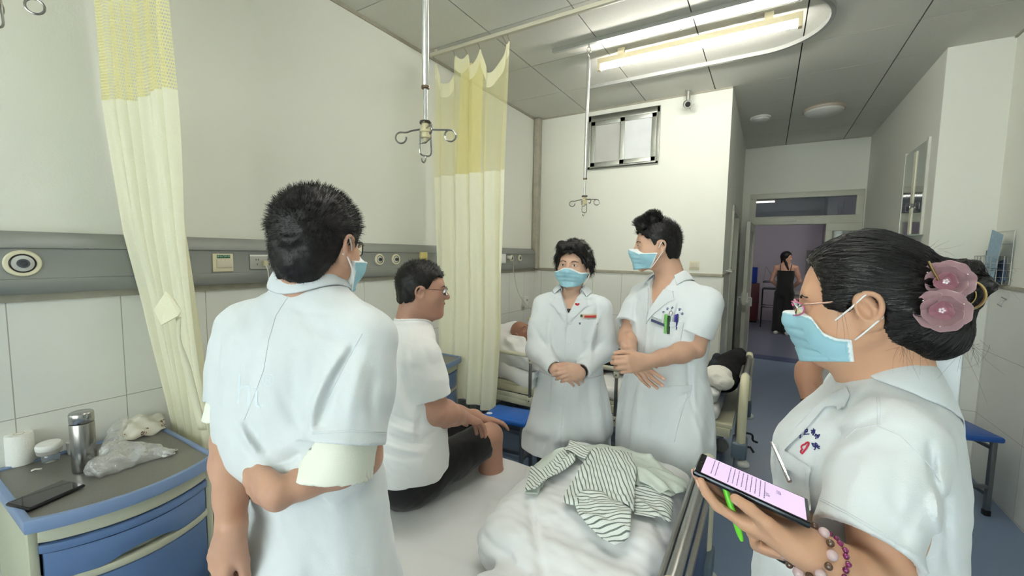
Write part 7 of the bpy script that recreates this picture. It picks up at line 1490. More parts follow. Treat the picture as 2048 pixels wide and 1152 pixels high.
# ------------------------------------------------------------------ patient in the far bed
def person_H():
    skn = skin('skin_patient', (156, 114, 96)); hd = Pw(1044, 668, 1, 3.22)
    root = thing('person', (-1.2, 3.25, .62), 'bald person lying in the far bed with a bare arm and black trousers', 'person')
    X = np.array([1., 0, 0]); Y = np.array([0, 1., 0]); R = frame(_n(UP*.62+X*.72-Y*.18), _n(-X*.75+UP*.62)); H = Head(hd+np.array([.0, 0, .01]), _n(UP), 0, 0, .95); H.R = R
    nb = hd+np.array([.16, .02, -.13]); sh = hd+np.array([.27, .03, -.18]); SR = sh-Y*.17; SL = sh+Y*.17; ER = SR+np.array([.20, -.03, -.10]); WR = SR+np.array([.42, .06, -.04]); EL = SL+np.array([.20, .02, -.10]); WL = SL+np.array([.40, -.10, -.02])
    hip = np.array([-1.16, 3.27, .69]); kn = [np.array([-.72, 3.27+s*.11, .74]) for s in (-1, 1)]; an = [np.array([-.36, 3.27+s*.11, .68]) for s in (-1, 1)]
    F = Field(*bounds([hd, SR, SL, WR, WL, hip], .2), .0055); add_head(F, H, neck_to=nb, nr=.05); F.u(rc(nb, SR, .05, .055), rc(nb, SL, .05, .055), rc(sh+(.08, 0, -.02), hip, .13, .13, (Y, 1.3)), k=.06); add_arm(F, SR, ER, WR, (.05, .042, .038, .028)); add_arm(F, SL, EL, WL, (.05, .042, .038, .028))
    add_hand(F, WR, X, -UP, Y, ((20, 25, 15),)*4); add_hand(F, WL, X, -UP, -Y, ((20, 25, 15),)*4); F.obj('body', skn, root); eyes(H, root, F, 0, .002); lips(H, root, (140, 90, 84))
    S = Field(*bounds([sh, hip], .25), .007); S.u(rc(sh+(.10, 0, -.02), hip-(.14, 0, 0), .142, .142, (Y, 1.32)), k=.05); S.disp(lambda p: -.008*nz(p, 6, 82, 3)); S.obj('white_vest', sheet, root)
    L = Field(*bounds([hip]+kn+an, .18), .007); L.u(ell(hip, (.15, .17, .12)), k=.03)
    for k_, a_ in zip(kn, an): L.u(rc(hip+(k_-hip)*.15, k_, .088, .065), rc(k_, a_, .066, .052), k=.03)
    L.disp(lambda p: -.006*nz(p, 7, 83, 3)); L.obj('black_trousers', black_c, root)
    for a_ in an: G = Field(a_-.16, a_+.2, .006); G.u(rc(a_+(.0, 0, 0), a_+(.07, 0, .02), .045, .045), rc(a_+(.07, 0, .02), a_+(.085, 0, .13), .045, .032), k=.02); G.obj('sock', mat('charcoal_sock', (46, 50, 58), .9, var=.1, vscale=60), root)
    return root
person_H()
# ------------------------------------------------------------------ bedding and things lying about
def soft(name, prims, lo, hi, h, disp, m, label, cat, k=.03, relax=2, group=None, cuts=()):
    F_ = Field(lo, hi, h); F_.u(*prims, k=k)
    for c in cuts: F_.cut(c, k=.01)
    if disp: F_.disp(disp)
    o = F_.obj(name, m, None, relax=relax); tag(o, label, cat, group); return F_, o
duv = mat('white_duvet', (230, 231, 231), .85, var=.012, bump=.05, bscale=400, sheen=.2)
def dw(p):
    d = -.006*nz(p, 4, 91, 3)-.004*nz(p*np.array([1, 2.5, 1]), 9, 92, 2)
    for x0, y0, x1, y1, a in ((985, 1000, 1080, 985, .008), (1000, 1030, 1150, 1000, -.006), (1010, 970, 1120, 940, .006), (1060, 1010, 1085, 1090, .010), (1290, 1020, 1340, 1130, .008), (1310, 1000, 1370, 1100, -.006), (1350, 990, 1380, 1060, .006), (1180, 1110, 1300, 1060, .006), (975, 1050, 1060, 1070, .010)):
        q0, q1 = P(x0, y0, 1.35), P(x1, y1, 1.35); ab = q1-q0; t = np.clip(((p-q0)@ab)/(ab@ab), 0, 1); q = p-q0-t[:, None]*ab; q = q-np.outer(q@CF, CF); d += a*np.exp(-(np.linalg.norm(q, axis=1)/.012)**2)
    # the folded edge along the near-left end: a spiral crease between the layers
    d += .012*np.exp(-((p[:, 2]-.625-.02*np.sin(p[:, 1]*9))/.007)**2)*np.clip((-.62-p[:, 0])/.1, 0, 1)
    return d
zt = .552
DF, duvet = soft('folded_duvet', [rb((-.46, 1.34, .635), (.265, .36, .082), None, .075), rb((-.45, 1.40, .690), (.25, .27, .060), None, .055), rc((-.655, 1.08, .635), (-.665, 1.32, .64), .078, .070), rc((-.60, .88, .612), (-.24, .86, .612), .062), rb((-.40, .90, .612), (.19, .12, .06), None, .055), ell((-.42, 1.46, .735), (.20, .15, .05))], (-.92, .70, .5), (-.12, 1.76, .90), .007, dw, duv, 'thick white folded duvet on the foot of the near bed under striped clothes', 'duvet', k=.06)
# striped hospital clothes draped over the duvet
def stripe_mat(name, dirx, base=(226, 232, 226), line=(112, 124, 118), per=.0125, w_=.3):
    m = mat(name, base, .9, bump=.12, bscale=500, sheen=.2); nt = m.node_tree; N = nt.nodes; L = nt.links; b = N['Principled BSDF']; uv = N.new('ShaderNodeUVMap'); sp = N.new('ShaderNodeSeparateXYZ'); L.new(uv.outputs[0], sp.inputs[0])
    a = N.new('ShaderNodeMath'); a.operation = 'DIVIDE'; a.inputs[1].default_value = per; L.new(sp.outputs[dirx], a.inputs[0]); fr = N.new('ShaderNodeMath'); fr.operation = 'FRACT'; L.new(a.outputs[0], fr.inputs[0]); lt = N.new('ShaderNodeMath'); lt.operation = 'LESS_THAN'; lt.inputs[1].default_value = w_; L.new(fr.outputs[0], lt.inputs[0])
    mx = N.new('ShaderNodeMix'); mx.data_type = 'RGBA'; L.new(lt.outputs[0], mx.inputs[0]); mx.inputs[6].default_value = lin(base)+(1,); mx.inputs[7].default_value = lin(line)+(1,); L.new(mx.outputs[2], b.inputs['Base Color']); return m
stp = stripe_mat('striped_cotton', 0); inside = mat('pale_green_cotton', (206, 216, 206), .9, bump=.12, bscale=500, sheen=.2)
def draped(name, poly, m, par, fld, dep, off=.004, rot=0, folds=(), res=.008, th_=.003, amp=.004, seed=0, iso=0.0):
    """a flat garment piece dropped straight down on the duvet: outline given where it lies"""
    W = np.array([Pw(x, y, 2, z) for x, y, z in poly]); hs_, okk, _ = sight(fld, [(x, y) for x, y, z in poly], .7, 2.4); W[okk] = hs_[okk]; c = W.mean(0); ca, sa = math.cos(rot), math.sin(rot); U = np.array([ca, sa, 0]); Vv = np.array([-sa, ca, 0]); P2 = [((w_-c)@U, (w_-c)@Vv) for w_ in W]
    out = []; n = len(P2)
    for i in range(n):
        a, b = np.array(P2[i]), np.array(P2[(i+1) % n]); k = max(1, int(np.linalg.norm(b-a)/res)); out += [tuple(a+(b-a)*j/k) for j in range(k)]
    ring = np.array(out); nb_ = len(out); g = []
    for u_ in np.arange(ring[:, 0].min(), ring[:, 0].max(), res):
        for v_ in np.arange(ring[:, 1].min(), ring[:, 1].max(), res):
            ins = False; j = nb_-1
            for i in range(nb_):
                if (ring[i][1] > v_) != (ring[j][1] > v_) and u_ < (ring[j][0]-ring[i][0])*(v_-ring[i][1])/(ring[j][1]-ring[i][1])+ring[i][0]: ins = not ins
                j = i
            if ins and np.min((ring[:, 0]-u_)**2+(ring[:, 1]-v_)**2) > (res*.5)**2: g.append((u_, v_))
    vo, _, fo, _, _, _ = delaunay_2d_cdt([Vector(q) for q in out+g], [(i, (i+1) % nb_) for i in range(nb_)], [list(range(nb_))], 1, 1e-7); uv = np.array([q[:] for q in vo])
    base = c+uv[:, :1]*U+uv[:, 1:2]*Vv; base[:, 2] = 1.0; hp, ok = fld.hit(base, -UP, .46, off); hp[~ok, 2] = .556+off
    r = nz(np.concatenate([uv, uv[:, :1]*0], 1)*np.array([1, 1, 1]), 9, seed, 2); hp[:, 2] += amp*(1+r)
    for (x0, y0), (x1, y1), w_, a in folds:
        q0, q1 = (Pw(x0, y0, 2, .78)-c), (Pw(x1, y1, 2, .78)-c); q0, q1 = np.array([q0@U, q0@Vv]), np.array([q1@U, q1@Vv]); ab = q1-q0; t = np.clip(((uv-q0)@ab)/(ab@ab), 0, 1); hp[:, 2] += a*np.exp(-(np.linalg.norm(uv-q0-t[:, None]*ab, axis=1)/w_)**2)
    me = bpy.data.meshes.new(name); own = ORG[par.name]; me.from_pydata((hp-own).tolist(), [], [tuple(f_) for f_ in fo]); uvl = me.uv_layers.new(name='UVMap')
    for l in me.loops: uvl.data[l.index].uv = uv[l.vertex_index]
    for p_ in me.polygons: p_.use_smooth = True
    me.materials.append(m); o = bpy.data.objects.new(name, me); COL.objects.link(o); o.parent = par; ORG[o.name] = own; q = o.modifiers.new('thick', 'SOLIDIFY'); q.thickness = th_; q.offset = 1; return o, hp
pj = thing('striped_pyjama_top', tuple(P(1200, 960, 1.5)), 'grey green striped hospital pyjama top spread over the folded duvet', 'clothes')
draped('jacket_lining', [(1050, 998, .70), (1062, 940, .72), (1108, 900, .76), (1135, 891, .80), (1200, 898, .81), (1268, 912, .81), (1320, 936, .80), (1352, 965, .78), (1382, 1000, .74), (1340, 1006, .76), (1285, 985, .80), (1240, 962, .82), (1180, 945, .82), (1150, 925, .82), (1120, 930, .80), (1095, 960, .77), (1075, 996, .72)], inside, pj, DF, 0, .010, .3, folds=(((1110, 905), (1300, 925), .012, .012), ((1300, 925), (1375, 1000), .012, .010)), amp=.006, seed=3)
draped('sleeve', [(1050, 998, .68), (1062, 950, .71), (1085, 955, .73), (1128, 915, .78), (1150, 922, .80), (1150, 940, .79), (1100, 972, .75), (1070, 1000, .70), (1058, 1000, .69)], stp, pj, DF, 0, .020, .9, folds=(((1060, 990), (1140, 925), .012, .012),), amp=.006, seed=4)
draped('front_panel', [(1185, 915, .80), (1215, 912, .81), (1262, 925, .81), (1272, 960, .81), (1268, 1010, .79), (1266, 1045, .77), (1240, 1030, .78), (1200, 1012, .78), (1168, 1006, .77), (1165, 1040, .75), (1125, 1022, .74), (1130, 1000, .75), (1160, 955, .79)], stp, pj, DF, 0, .026, .55, folds=(((1195, 920), (1150, 1010), .010, .010), ((1240, 925), (1258, 1030), .010, .008), ((1200, 1010), (1262, 1020), .008, .008)), amp=.006, seed=5)
draped('sleeve', [(1145, 1020, .73), (1168, 1008, .75), (1205, 1012, .76), (1262, 1045, .76), (1258, 1105, .72), (1228, 1118, .69), (1195, 1098, .69), (1158, 1062, .70)], stripe_mat('striped_cotton_cross', 1), pj, DF, 0, .030, .5, folds=(((1165, 1030), (1250, 1060), .010, .010), ((1170, 1070), (1250, 1095), .012, .008)), amp=.008, seed=6)
draped('back_panel', [(1272, 950, .80), (1310, 950, .79), (1345, 968, .77), (1380, 998, .74), (1365, 1015, .73), (1320, 1000, .76), (1278, 978, .79)], inside, pj, DF, 0, .018, .1, folds=(((1290, 960), (1370, 1005), .010, .008),), amp=.006, seed=7)
draped('sleeve', [(1268, 985, .78), (1292, 985, .77), (1345, 1022, .72), (1340, 1060, .69), (1310, 1055, .70), (1268, 1040, .73)], stripe_mat('striped_cotton_cross', 1), pj, DF, 0, .012, .2, folds=(((1275, 1000), (1335, 1040), .010, .010),), amp=.006, seed=8)
draped('collar_fold', [(1140, 905, .80), (1165, 912, .81), (1180, 925, .82), (1170, 940, .81), (1150, 932, .80), (1132, 925, .80)], stp, pj, DF, 0, .034, 1.1, amp=.008, seed=9)
draped('pocket_flap', [(1168, 1004, .77), (1190, 1010, .77), (1198, 1022, .77), (1184, 1036, .76), (1166, 1020, .76)], inside, pj, DF, 0, .036, .4, amp=.002, seed=2)
# far bed: pillow, crumpled sheet, bag, quilt, jacket over the end
PF, o = soft('pillow', [rb((-1.96, 3.25, .80), (.15, .25, .045), Rb, .04)], (-2.25, 2.86, .6), (-1.6, 3.6, 1.15), .009, lambda p: -.010*nz(p, 4, 101, 3), sheet, 'white pillow under the bald patient\'s head in the far bed', 'pillow')
_, o = soft('crumpled_sheet', [rb((-1.60, 2.93, .70), (.28, .09, .08), None, .05), rb((-1.82, 2.95, .76), (.15, .08, .10), None, .05), rb((-1.35, 3.5, .68), (.4, .12, .06), None, .04)], (-2.12, 2.80, .58), (-.9, 3.7, .95), .009, lambda p: -.018*nz(p, 3.5, 102, 3)+.006*np.sin(p[:, 0]*40+p[:, 2]*60), sheet, 'crumpled white sheet bunched at the patient\'s side behind the bed rail', 'sheet')
_, o = soft('folded_quilt', [rb((-.32, 2.99, .665), (.11, .12, .05), None, .045)], (-.52, 2.82, .58), (-.12, 3.2, .80), .007, lambda p: -.008*nz(p, 5, 103, 3)+.006*np.sin(p[:, 2]*90), sheet, 'small folded white quilt at the foot of the far bed under the plastic bag', 'quilt')
wb = mat('white_bag', (232, 230, 220), .5, spec=.4, bump=.3, bscale=60)
_, o = soft('white_bag', [ell((-.235, 3.02, .765), (.085, .11, .062)), ell((-.20, 2.96, .75), (.06, .07, .05))], (-.40, 2.82, .66), (-.07, 3.2, .90), .006, lambda p: .016*np.abs(nz(p, 9, 104, 3))-.008, wb, 'crumpled white plastic bag at the end of the far bed', 'bag', k=.03)
blk = mat('black_jacket_cloth', (13, 13, 16), .9, var=.1, bump=.2, bscale=200)
_, o = soft('black_jacket', [ell((-.19, 3.36, .76), (.095, .22, .10)), ell((-.15, 3.36, .84), (.05, .10, .045)), ell((-.22, 3.20, .70), (.10, .13, .09)), ell((-.14, 3.56, .80), (.05, .10, .06))], (-.36, 3.0, .60), (.0, 3.76, 1.0), .007, lambda p: -.012*nz(p, 6, 105, 3), blk, 'black jacket bundled on the end of the far bed against the footboard', 'jacket', k=.05)
# things on the shelf behind the patient
t = thing('wall_box', (-2.26, 4.06, .90), 'small white box on the wall tiles in the corner by the far bed', 'box'); mk('case', MB().box((XL+.005, 4.02, .95), (XL+.045, 4.10, 1.07)), white_pl, t, bevel=.006); mk('knob', MB().lathe([(.012, 0), (.012, .01), (.002, .012)], (XL+.045, 4.06, 1.03), (1, 0, 0), 16), alum, t, smooth=True)
t = thing('yellow_lidded_box', (-2.05, 3.98, .70), 'clear plastic box with a yellow lid behind the patient\'s pillow', 'box'); bx = mat('clear_box', (206, 204, 186), .15, trans=.4)
mk('box_body', MB().box((-2.14, 3.88, .70), (-1.98, 4.06, .84)), bx, t, bevel=.01); mk('lid', MB().box((-2.145, 3.875, .84), (-1.975, 4.065, .865)), mat('yellow_lid', (222, 206, 130), .4), t, bevel=.006)
t = thing('bedside_cabinet', (-2.08, 4.02, 0), 'cream bedside cabinet in the corner hidden behind the far bed', 'cabinet'); mk('body', MB().box((-2.28, 3.80, .03), (-1.86, 4.25, .67)), frame_c, t, bevel=.004); mk('worktop', MB().box((-2.285, 3.79, .67), (-1.85, 4.26, .70)), blue_r, t, bevel=.004); mk('drawer', MB().box((-1.862, 3.83, .46), (-1.85, 4.22, .64)), blue_d, t, bevel=.003); mk('foot', MB().box((-2.25, 3.83, 0), (-1.9, 4.2, .03)), blackp, t)
# ------------------------------------------------------------------ things on the near cabinet
ztp = .7552
def at(px, py, z=ztp): return Pw(px, py, 2, z)
# paper roll
c = at(44, 928); t = thing('paper_roll', tuple(c), 'white roll of soft paper standing at the left end of the cabinet top', 'paper roll'); pw_ = mat('soft_paper', (236, 236, 230), .9, bump=.3, bscale=150)
mk('roll', MB().lathe([(.014, 0), (.036, .001), (.037, .005), (.036, .108), (.034, .112), (.014, .112)], c+np.array([-.01, .0, 0]), seg=40), pw_, t, smooth=True, angle=50); mk('core', MB().lathe([(.014, .002), (.014, .113), (.0125, .113), (.0125, .002)], c+np.array([-.01, 0, 0]), seg=24, caps=False), mat('card_core', (196, 184, 160), .8), t, smooth=True)
mk('loose_sheet', MB().grid(lambda u, v: c+np.array([-.01, 0, 0])+np.array([math.cos(2.3+u*1.1)*(.038+.012*u*u), -math.sin(2.3+u*1.1)*(.038+.012*u*u)*-1, .003+.108*v]), 12, 2), pw_, t, smooth=True, solid=.0006)
# jar with a white lid, lying tilted on a small cup
c = at(102, 922); t = thing('lidded_jar', tuple(c), 'short glass jar with a wide white and grey lid beside the paper roll', 'jar'); gl = mat('jar_glass', (222, 224, 218), .03, trans=.85, spec=.6)
mk('glass', MB().lathe([(.012, .0), (.022, .001), (.024, .006), (.024, .028), (.021, .032), (.021, .040)], c, seg=32), gl, t, smooth=True); mk('collar', MB().lathe([(.028, .034), (.034, .038), (.035, .050), (.033, .052)], c, (0.05, -.05, 1), 36), mat('grey_collar', (168, 166, 160), .5), t, smooth=True); mk('lid', MB().lathe([(.034, .051), (.0355, .054), (.0355, .066), (.032, .072), (.010, .074), (.003, .0745)], c, (0.05, -.05, 1), 36), white_pl, t, smooth=True)
c = at(130, 915); o = mk('white_cup', MB().lathe([(.014, 0), (.018, .002), (.022, .046), (.021, .047), (.017, .006), (.004, .005)], c+np.array([-.02, .03, 0]), seg=28), white_pl, smooth=True); tag(o, 'small white plastic cup half hidden behind the lidded jar', 'cup')
o = mk('paper_scrap', MB().grid(lambda u, v: at(62+22*u, 941-6*u+3*v)+UP*(.0015+.002*math.sin(u*5)), 8, 2), pw_, solid=.0006, smooth=True); tag(o, 'torn white paper scrap lying on the cabinet top by the jar', 'paper')
# thermos
c = at(163, 944)+np.array([-.012, .012, 0]); t = thing('thermos', tuple(c), 'brushed steel thermos flask with a grey lid standing on the bedside cabinet', 'thermos'); br_ = mat('brushed_flask', (156, 154, 150), .26, metal=1, var=.10, vscale=3, stretch=(60, 60, 1)); r_ = .033
mk('flask_body', MB().lathe([(r_-.004, 0), (r_-.001, .002), (r_, .006), (r_, .172), (r_-.001, .174)], c, seg=48), br_, t, smooth=True, angle=50); mk('shadow_ring', MB().lathe([(r_-.002, .173), (r_-.002, .178)], c, seg=40), blackp, t, smooth=True)
mk('lid', MB().lathe([(r_-.001, .177), (r_, .179), (r_, .208), (r_-.002, .212), (r_-.004, .213)], c, seg=48), mat('flask_lid', (176, 176, 174), .22, metal=1, var=.05), t, smooth=True, angle=50); mk('lid_disc', MB().lathe([(r_-.004, .211), (r_-.006, .210), (.012, .210), (.002, .210)], c, seg=40), mat('lid_disc_dark', (70, 70, 72), .3, metal=.6), t, smooth=True)
v_ = _n(-c[:2].tolist()[0:1][0]*np.array([1, 0, 0])-c[1]*np.array([0, 1, 0])); v_ = _n(np.array([CAM[0]-c[0], CAM[1]-c[1], 0])); u_ = np.cross(UP, v_); mk('maker_mark', text_mb('Supor', .011, c+v_*(r_+.0004)+UP*.022-u_*.004, u_, UP), mat('etched_grey', (70, 70, 72), .5), t) if False else None
ln_ = MB().tube([c+(v_*math.cos(a)+u_*math.sin(a))*(r_+.0002)+UP*(.024+.002*math.sin(a*9)) for a in np.linspace(-.35, .25, 14)], .0006, 5); mk('etched_script', ln_, mat('etched_grey', (70, 70, 72), .5), t)
# tablet
q = [at(18, 1008, .768), at(58, 1018, .768), at(172, 968, .768), at(140, 958, .768)]; tt = thing('tablet', tuple(np.mean(q, 0)), 'black tablet lying across the front corner of the cabinet top', 'tablet')
l_ = _n(q[2]-q[1]); l_[2] = 0; l_ = _n(l_); wv = np.array([-l_[1], l_[0], 0]); Ln = np.linalg.norm(q[2]-q[1]); cc = (q[1]+q[2])/2+wv*.052; cc[2] = ztp+.0025+.007; R3 = np.stack([l_, wv, UP], 1)
mk('case', MB().box((-Ln/2, -.052, -.006), (Ln/2, .052, .004), R3, cc), blackp, tt, bevel=.005); mk('glass', MB().box((-Ln/2+.004, -.048, .0038), (Ln/2-.004, .048, .0048), R3, cc), mat('tablet_glass', (30, 30, 32), .04, spec=.9), tt)
# clear bag, patterned paper
F_ = Field(at(240, 940)-.2, at(260, 900)+.2, .0045); c = at(248, 930)
pts = [at(200, 960), at(225, 940), at(290, 925), at(300, 905)]
F_.u(ell(at(215, 945)+UP*.030, (.040, .05, .032)), ell(at(262, 925)+UP*.032, (.055, .05, .034)), rc(at(205, 950)+UP*.025, at(300, 915)+UP*.025, .024, .026), rc(at(225, 930)+UP*.055, at(236, 905)+UP*.095, .030, .012), rc(at(236, 905)+UP*.09, at(262, 885)+UP*.125, .012, .018), rc(at(300, 915)+UP*.018, at(338, 912)+UP*.012, .018, .010), k=.03)
F_.disp(lambda p: .016*np.abs(nz(p, 10, 111, 3))-.008); F_.keep((lambda X, Y, Z: f4(ztp+.001)-Z+0*X+0*Y, 0, 0))
bagm = bpy.data.materials.new('clear_bag_film'); bagm.use_nodes = True; N = bagm.node_tree.nodes; L = bagm.node_tree.links; N.remove(N['Principled BSDF']); tr = N.new('ShaderNodeBsdfTransparent'); gs = N.new('ShaderNodeBsdfGlossy'); gs.inputs['Roughness'].default_value = .12; df = N.new('ShaderNodeBsdfDiffuse'); df.inputs[0].default_value = (.8, .8, .8, 1); lw = N.new('ShaderNodeLayerWeight'); lw.inputs[0].default_value = .35; m1 = N.new('ShaderNodeMixShader'); m2 = N.new('ShaderNodeMixShader')
nzz = N.new('ShaderNodeTexNoise'); nzz.inputs['Scale'].default_value = 30; bp = N.new('ShaderNodeBump'); bp.inputs['Strength'].default_value = .5; bp.inputs['Distance'].default_value = .01; L.new(nzz.outputs[0], bp.inputs['Height']); L.new(bp.outputs[0], gs.inputs['Normal'])
m1.inputs[0].default_value = .30; L.new(tr.outputs[0], m1.inputs[1]); L.new(df.outputs[0], m1.inputs[2]); L.new(lw.outputs['Facing'], m2.inputs[0]); L.new(m1.outputs[0], m2.inputs[1]); L.new(gs.outputs[0], m2.inputs[2]); L.new(m2.outputs[0], N['Material Output'].inputs['Surface'])
o = F_.obj('plastic_bag', bagm, None, relax=1); tag(o, 'crumpled clear plastic bag in the middle of the cabinet top', 'plastic bag')
rg = MB()
for (a, b) in (((330, 915), (336, 921)), ((345, 910), (352, 914)), ((350, 903), (356, 907))): q0 = at(*a); rg.tube([q0+np.array([.007*math.cos(s), .007*math.sin(s), .006]) for s in np.linspace(0, 2*math.pi, 14, False)], .0022, 6, closed=True); rg.tube([q0+np.array([-.006, -.003, .006]), at(a[0]-22, a[1]-1)+UP*.012], .003, 6)
o = mk('bag_drawstrings', rg, mat('clear_plastic_ring', (216, 216, 212), .2, alpha=.7), o, smooth=True)
def pap(u, v): q = at(238+94*u, 893-30*u); w_ = at(250+78*u, 868-22*u); q = q*(1-v)+w_*v; return np.array([max(q[0], XL+.03), q[1], ztp+.010+.060*v**.6*(.75+.25*math.sin(u*3+.6))+.005*math.sin(u*15+v*9)+.004*math.sin(u*7-v*13)])
fp = mat('flowered_paper', (226, 222, 210), .8); nt = fp.node_tree; b = nt.nodes['Principled BSDF']; vr = nt.nodes.new('ShaderNodeTexVoronoi'); vr.inputs['Scale'].default_value = 22; tc = nt.nodes.new('ShaderNodeTexCoord'); nt.links.new(tc.outputs['Object'], vr.inputs['Vector']); n3 = nt.nodes.new('ShaderNodeTexNoise'); n3.inputs['Scale'].default_value = 160; nt.links.new(tc.outputs['Object'], n3.inputs['Vector'])
lt = nt.nodes.new('ShaderNodeMath'); lt.operation = 'LESS_THAN'; lt.inputs[1].default_value = .30; nt.links.new(vr.outputs['Distance'], lt.inputs[0]); gt = nt.nodes.new('ShaderNodeMath'); gt.operation = 'GREATER_THAN'; gt.inputs[1].default_value = .50; nt.links.new(n3.outputs[0], gt.inputs[0]); ml = nt.nodes.new('ShaderNodeMath'); ml.operation = 'MULTIPLY'; nt.links.new(lt.outputs[0], ml.inputs[0]); nt.links.new(gt.outputs[0], ml.inputs[1]); mx = nt.nodes.new('ShaderNodeMix'); mx.data_type = 'RGBA'; nt.links.new(ml.outputs[0], mx.inputs[0]); mx.inputs[6].default_value = lin((226, 222, 210))+(1,); mx.inputs[7].default_value = lin((128, 92, 84))+(1,); nt.links.new(mx.outputs[2], b.inputs['Base Color'])
o = mk('flowered_wrapping', MB().grid(pap, 20, 14), fp, smooth=True, solid=.001); tag(o, 'crumpled cream wrapping with brown flower print at the back of the cabinet top', 'wrapping')
# ------------------------------------------------------------------ beyond the doorway
t = thing('counter_cabinet', (1.0, 10.3, 0), 'beige counter with a steel edge beside the person in black beyond the door', 'counter'); cb = mat('counter_beige', (170, 158, 152), .6)
mk('counter_body', MB().box((.35, 10.25, .06), (1.9, 10.85, .80)), cb, t, bevel=.004); mk('counter_top', MB().box((.30, 10.2, .80), (1.95, 10.9, .84)), mat('counter_top', (196, 190, 186), .4), t, bevel=.004); mk('steel_edge', MB().box((.33, 10.22, .02), (.36, 10.26, .84)), steel, t); mk('plinth', MB().box((.40, 10.3, 0), (1.85, 10.8, .06)), blackp, t)
o = B('grey_chart', (.78, 11.96, 1.15), (1.12, 12.0, 1.72), mat('chart_grey', (126, 124, 128), .7)); tag(o, 'grey wall chart behind the person in black', 'chart')
t = thing('trolley', (-.05, 11.0, 0), 'dark metal folding trolley behind the door leaf in the hall', 'trolley'); m = MB(); dm = mat('dark_metal', (40, 40, 44), .4, metal=.5)
for x in (-.05, .28):
    for s in (-1, 1): m.tube([(x, 11-s*.25, .0), (x, 11+s*.25, .85)], .014, 8)
for z in (.45, .85, 1.0): m.tube([(-.05, 10.75, z), (.28, 10.75, z), (.28, 11.25, z), (-.05, 11.25, z)], .012, 8, closed=True)
mk('trolley_frame', m, dm, t, smooth=True); mk('tray', MB().box((-.05, 10.76, .84), (.28, 11.24, .86)), dm, t); mk('bracing', MB().tube([(-.05, 10.75, .85), (-.02, 10.9, 1.35), (.1, 10.9, 1.15), (.27, 10.8, .87)], .008, 6), alum, t, smooth=True)
o = mk('blue_drum', MB().lathe([(.10, 0), (.12, .02), (.12, .36), (.125, .38), (.02, .39)], (-.30, 11.55, .92), seg=28), mat('drum_blue', (36, 58, 150), .4), smooth=True); tag(o, 'blue plastic drum standing on the red cabinet in the hall', 'drum')
t = thing('red_cabinet', (-.3, 11.35, 0), 'dark red cabinet behind the open door leaf in the hall', 'cabinet'); mk('body', MB().box((-.5, 11.35, .05), (-.12, 11.75, .92)), mat('maroon_panel', (88, 36, 44), .5), t, bevel=.006); mk('foot', MB().box((-.48, 11.38, 0), (-.14, 11.7, .05)), blackp, t); mk('shelf_line', MB().box((-.505, 11.34, .48), (-.115, 11.35, .50)), blackp, t)
# trees outside the ward window
def tree(x, y, s, lb):
    t = thing('tree', (x, y, -2.5), lb, 'tree', 'trees outside the ward window'); rr = np.random.default_rng(int(abs(x*10))); 
    mk('trunk', MB().tube(spline([(x, y, -2.5), (x+.1, y, -.5), (x, y+.1, 1.2)], 4), .12, 10), mat('bark', (90, 76, 60), .9), t, smooth=True); n = 1500; c = np.array([x, y, 1.9])+rr.normal(size=(n, 3))*np.array([.9, .7, .8])*s; a = rr.normal(size=(n, 3)); a /= np.linalg.norm(a, axis=1)[:, None]; b = np.cross(a, rr.normal(size=(n, 3))); b /= np.linalg.norm(b, axis=1)[:, None]
    V = np.stack([c-a*.07, c+b*.035, c+a*.07, c-b*.035], 1).reshape(-1, 3); raw_obj('leaves', V, np.arange(n*4).reshape(-1, 4), mat('leaf_green', (96, 132, 60), .6, var=.25, vscale=3), t, smooth=False)
tree(-4.2, -7.2, .9, 'green leafy tree outside the ward window, nearest the left wall'); tree(.2, -9.8, 1.2, 'largest green leafy tree outside the ward window, farthest from the glass'); tree(4.2, -7.0, .9, 'green leafy tree outside the ward window, nearest the right wall')
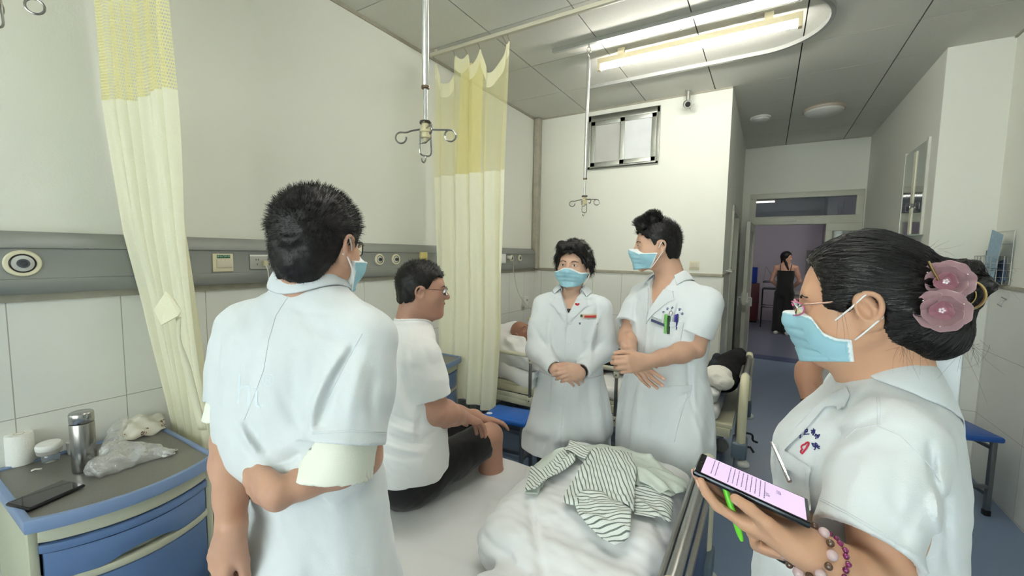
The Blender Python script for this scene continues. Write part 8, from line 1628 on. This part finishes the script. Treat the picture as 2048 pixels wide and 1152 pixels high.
# ------------------------------------------------------------------ paired pieces become parts of their own
def split_loose(o, name):
    me = o.data; n = len(me.vertices); par_ = np.arange(n); ed = np.empty(len(me.edges)*2, np.int32); me.edges.foreach_get('vertices', ed); ed = ed.reshape(-1, 2)
    for _ in range(200):                                        # label islands by repeated minimum
        a = np.minimum(par_[ed[:, 0]], par_[ed[:, 1]]); q = par_.copy(); np.minimum.at(q, ed[:, 0], a); np.minimum.at(q, ed[:, 1], a); q = q[q]
        if (q == par_).all(): break
        par_ = q
    ids = np.unique(par_)
    if len(ids) < 2 or len(ids) > 60: o.name = name; return
    co = np.array([v.co[:] for v in me.vertices]); polys = [(tuple(p.vertices), p.use_smooth) for p in me.polygons]; by = {i: [] for i in ids}
    for p, s in polys: by[par_[p[0]]].append((p, s))
    for k, i in enumerate(ids):
        idx = np.nonzero(par_ == i)[0]; mp = {int(v): j for j, v in enumerate(idx)}; m2 = bpy.data.meshes.new(name); m2.from_pydata(co[idx].tolist(), [], [tuple(mp[v] for v in p) for p, s in by[i]])
        m2.polygons.foreach_set('use_smooth', [s for p, s in by[i]])
        for mm in me.materials: m2.materials.append(mm)
        q = bpy.data.objects.new(name, m2); COL.objects.link(q); q.parent = o.parent; q.location = o.location; ORG[q.name] = ORG.get(o.name, np.zeros(3))
        for md in o.modifiers:
            if md.type == 'SOLIDIFY': z = q.modifiers.new('thick', 'SOLIDIFY'); z.thickness = md.thickness; z.offset = md.offset
        for ch in (list(o.children) if k == 0 else []): ch.parent = q
    bpy.data.objects.remove(o)
for a, b in (('bumper', 'bumper'), ('bumper_roll', 'bumper_roll'), ('crank', 'crank'), ('shirt_sleeves', 'shirt_sleeve'), ('edge_strip', 'edge_strip'), ('eyes', 'eye'), ('irises', 'iris'), ('eyebrows', 'eyebrow'), ('ear_loops', 'ear_loop'),
             ('fingernails', 'fingernail'), ('lenses', 'lens'), ('temples', 'temple'), ('post_cap', 'post_cap'), ('bolt', 'bolt'), ('straps', 'shoulder_strap'), ('curtain_hook', 'curtain_hook'), ('bracket', 'bracket'), ('lips', 'lip'), ('stretcher', 'stretcher'), ('seam', 'seam'), ('eyelids', 'eyelid')):
    for o in [o for o in bpy.data.objects if o.name.split('.')[0] == a and o.type == 'MESH' and o.parent is not None]: split_loose(o, b)
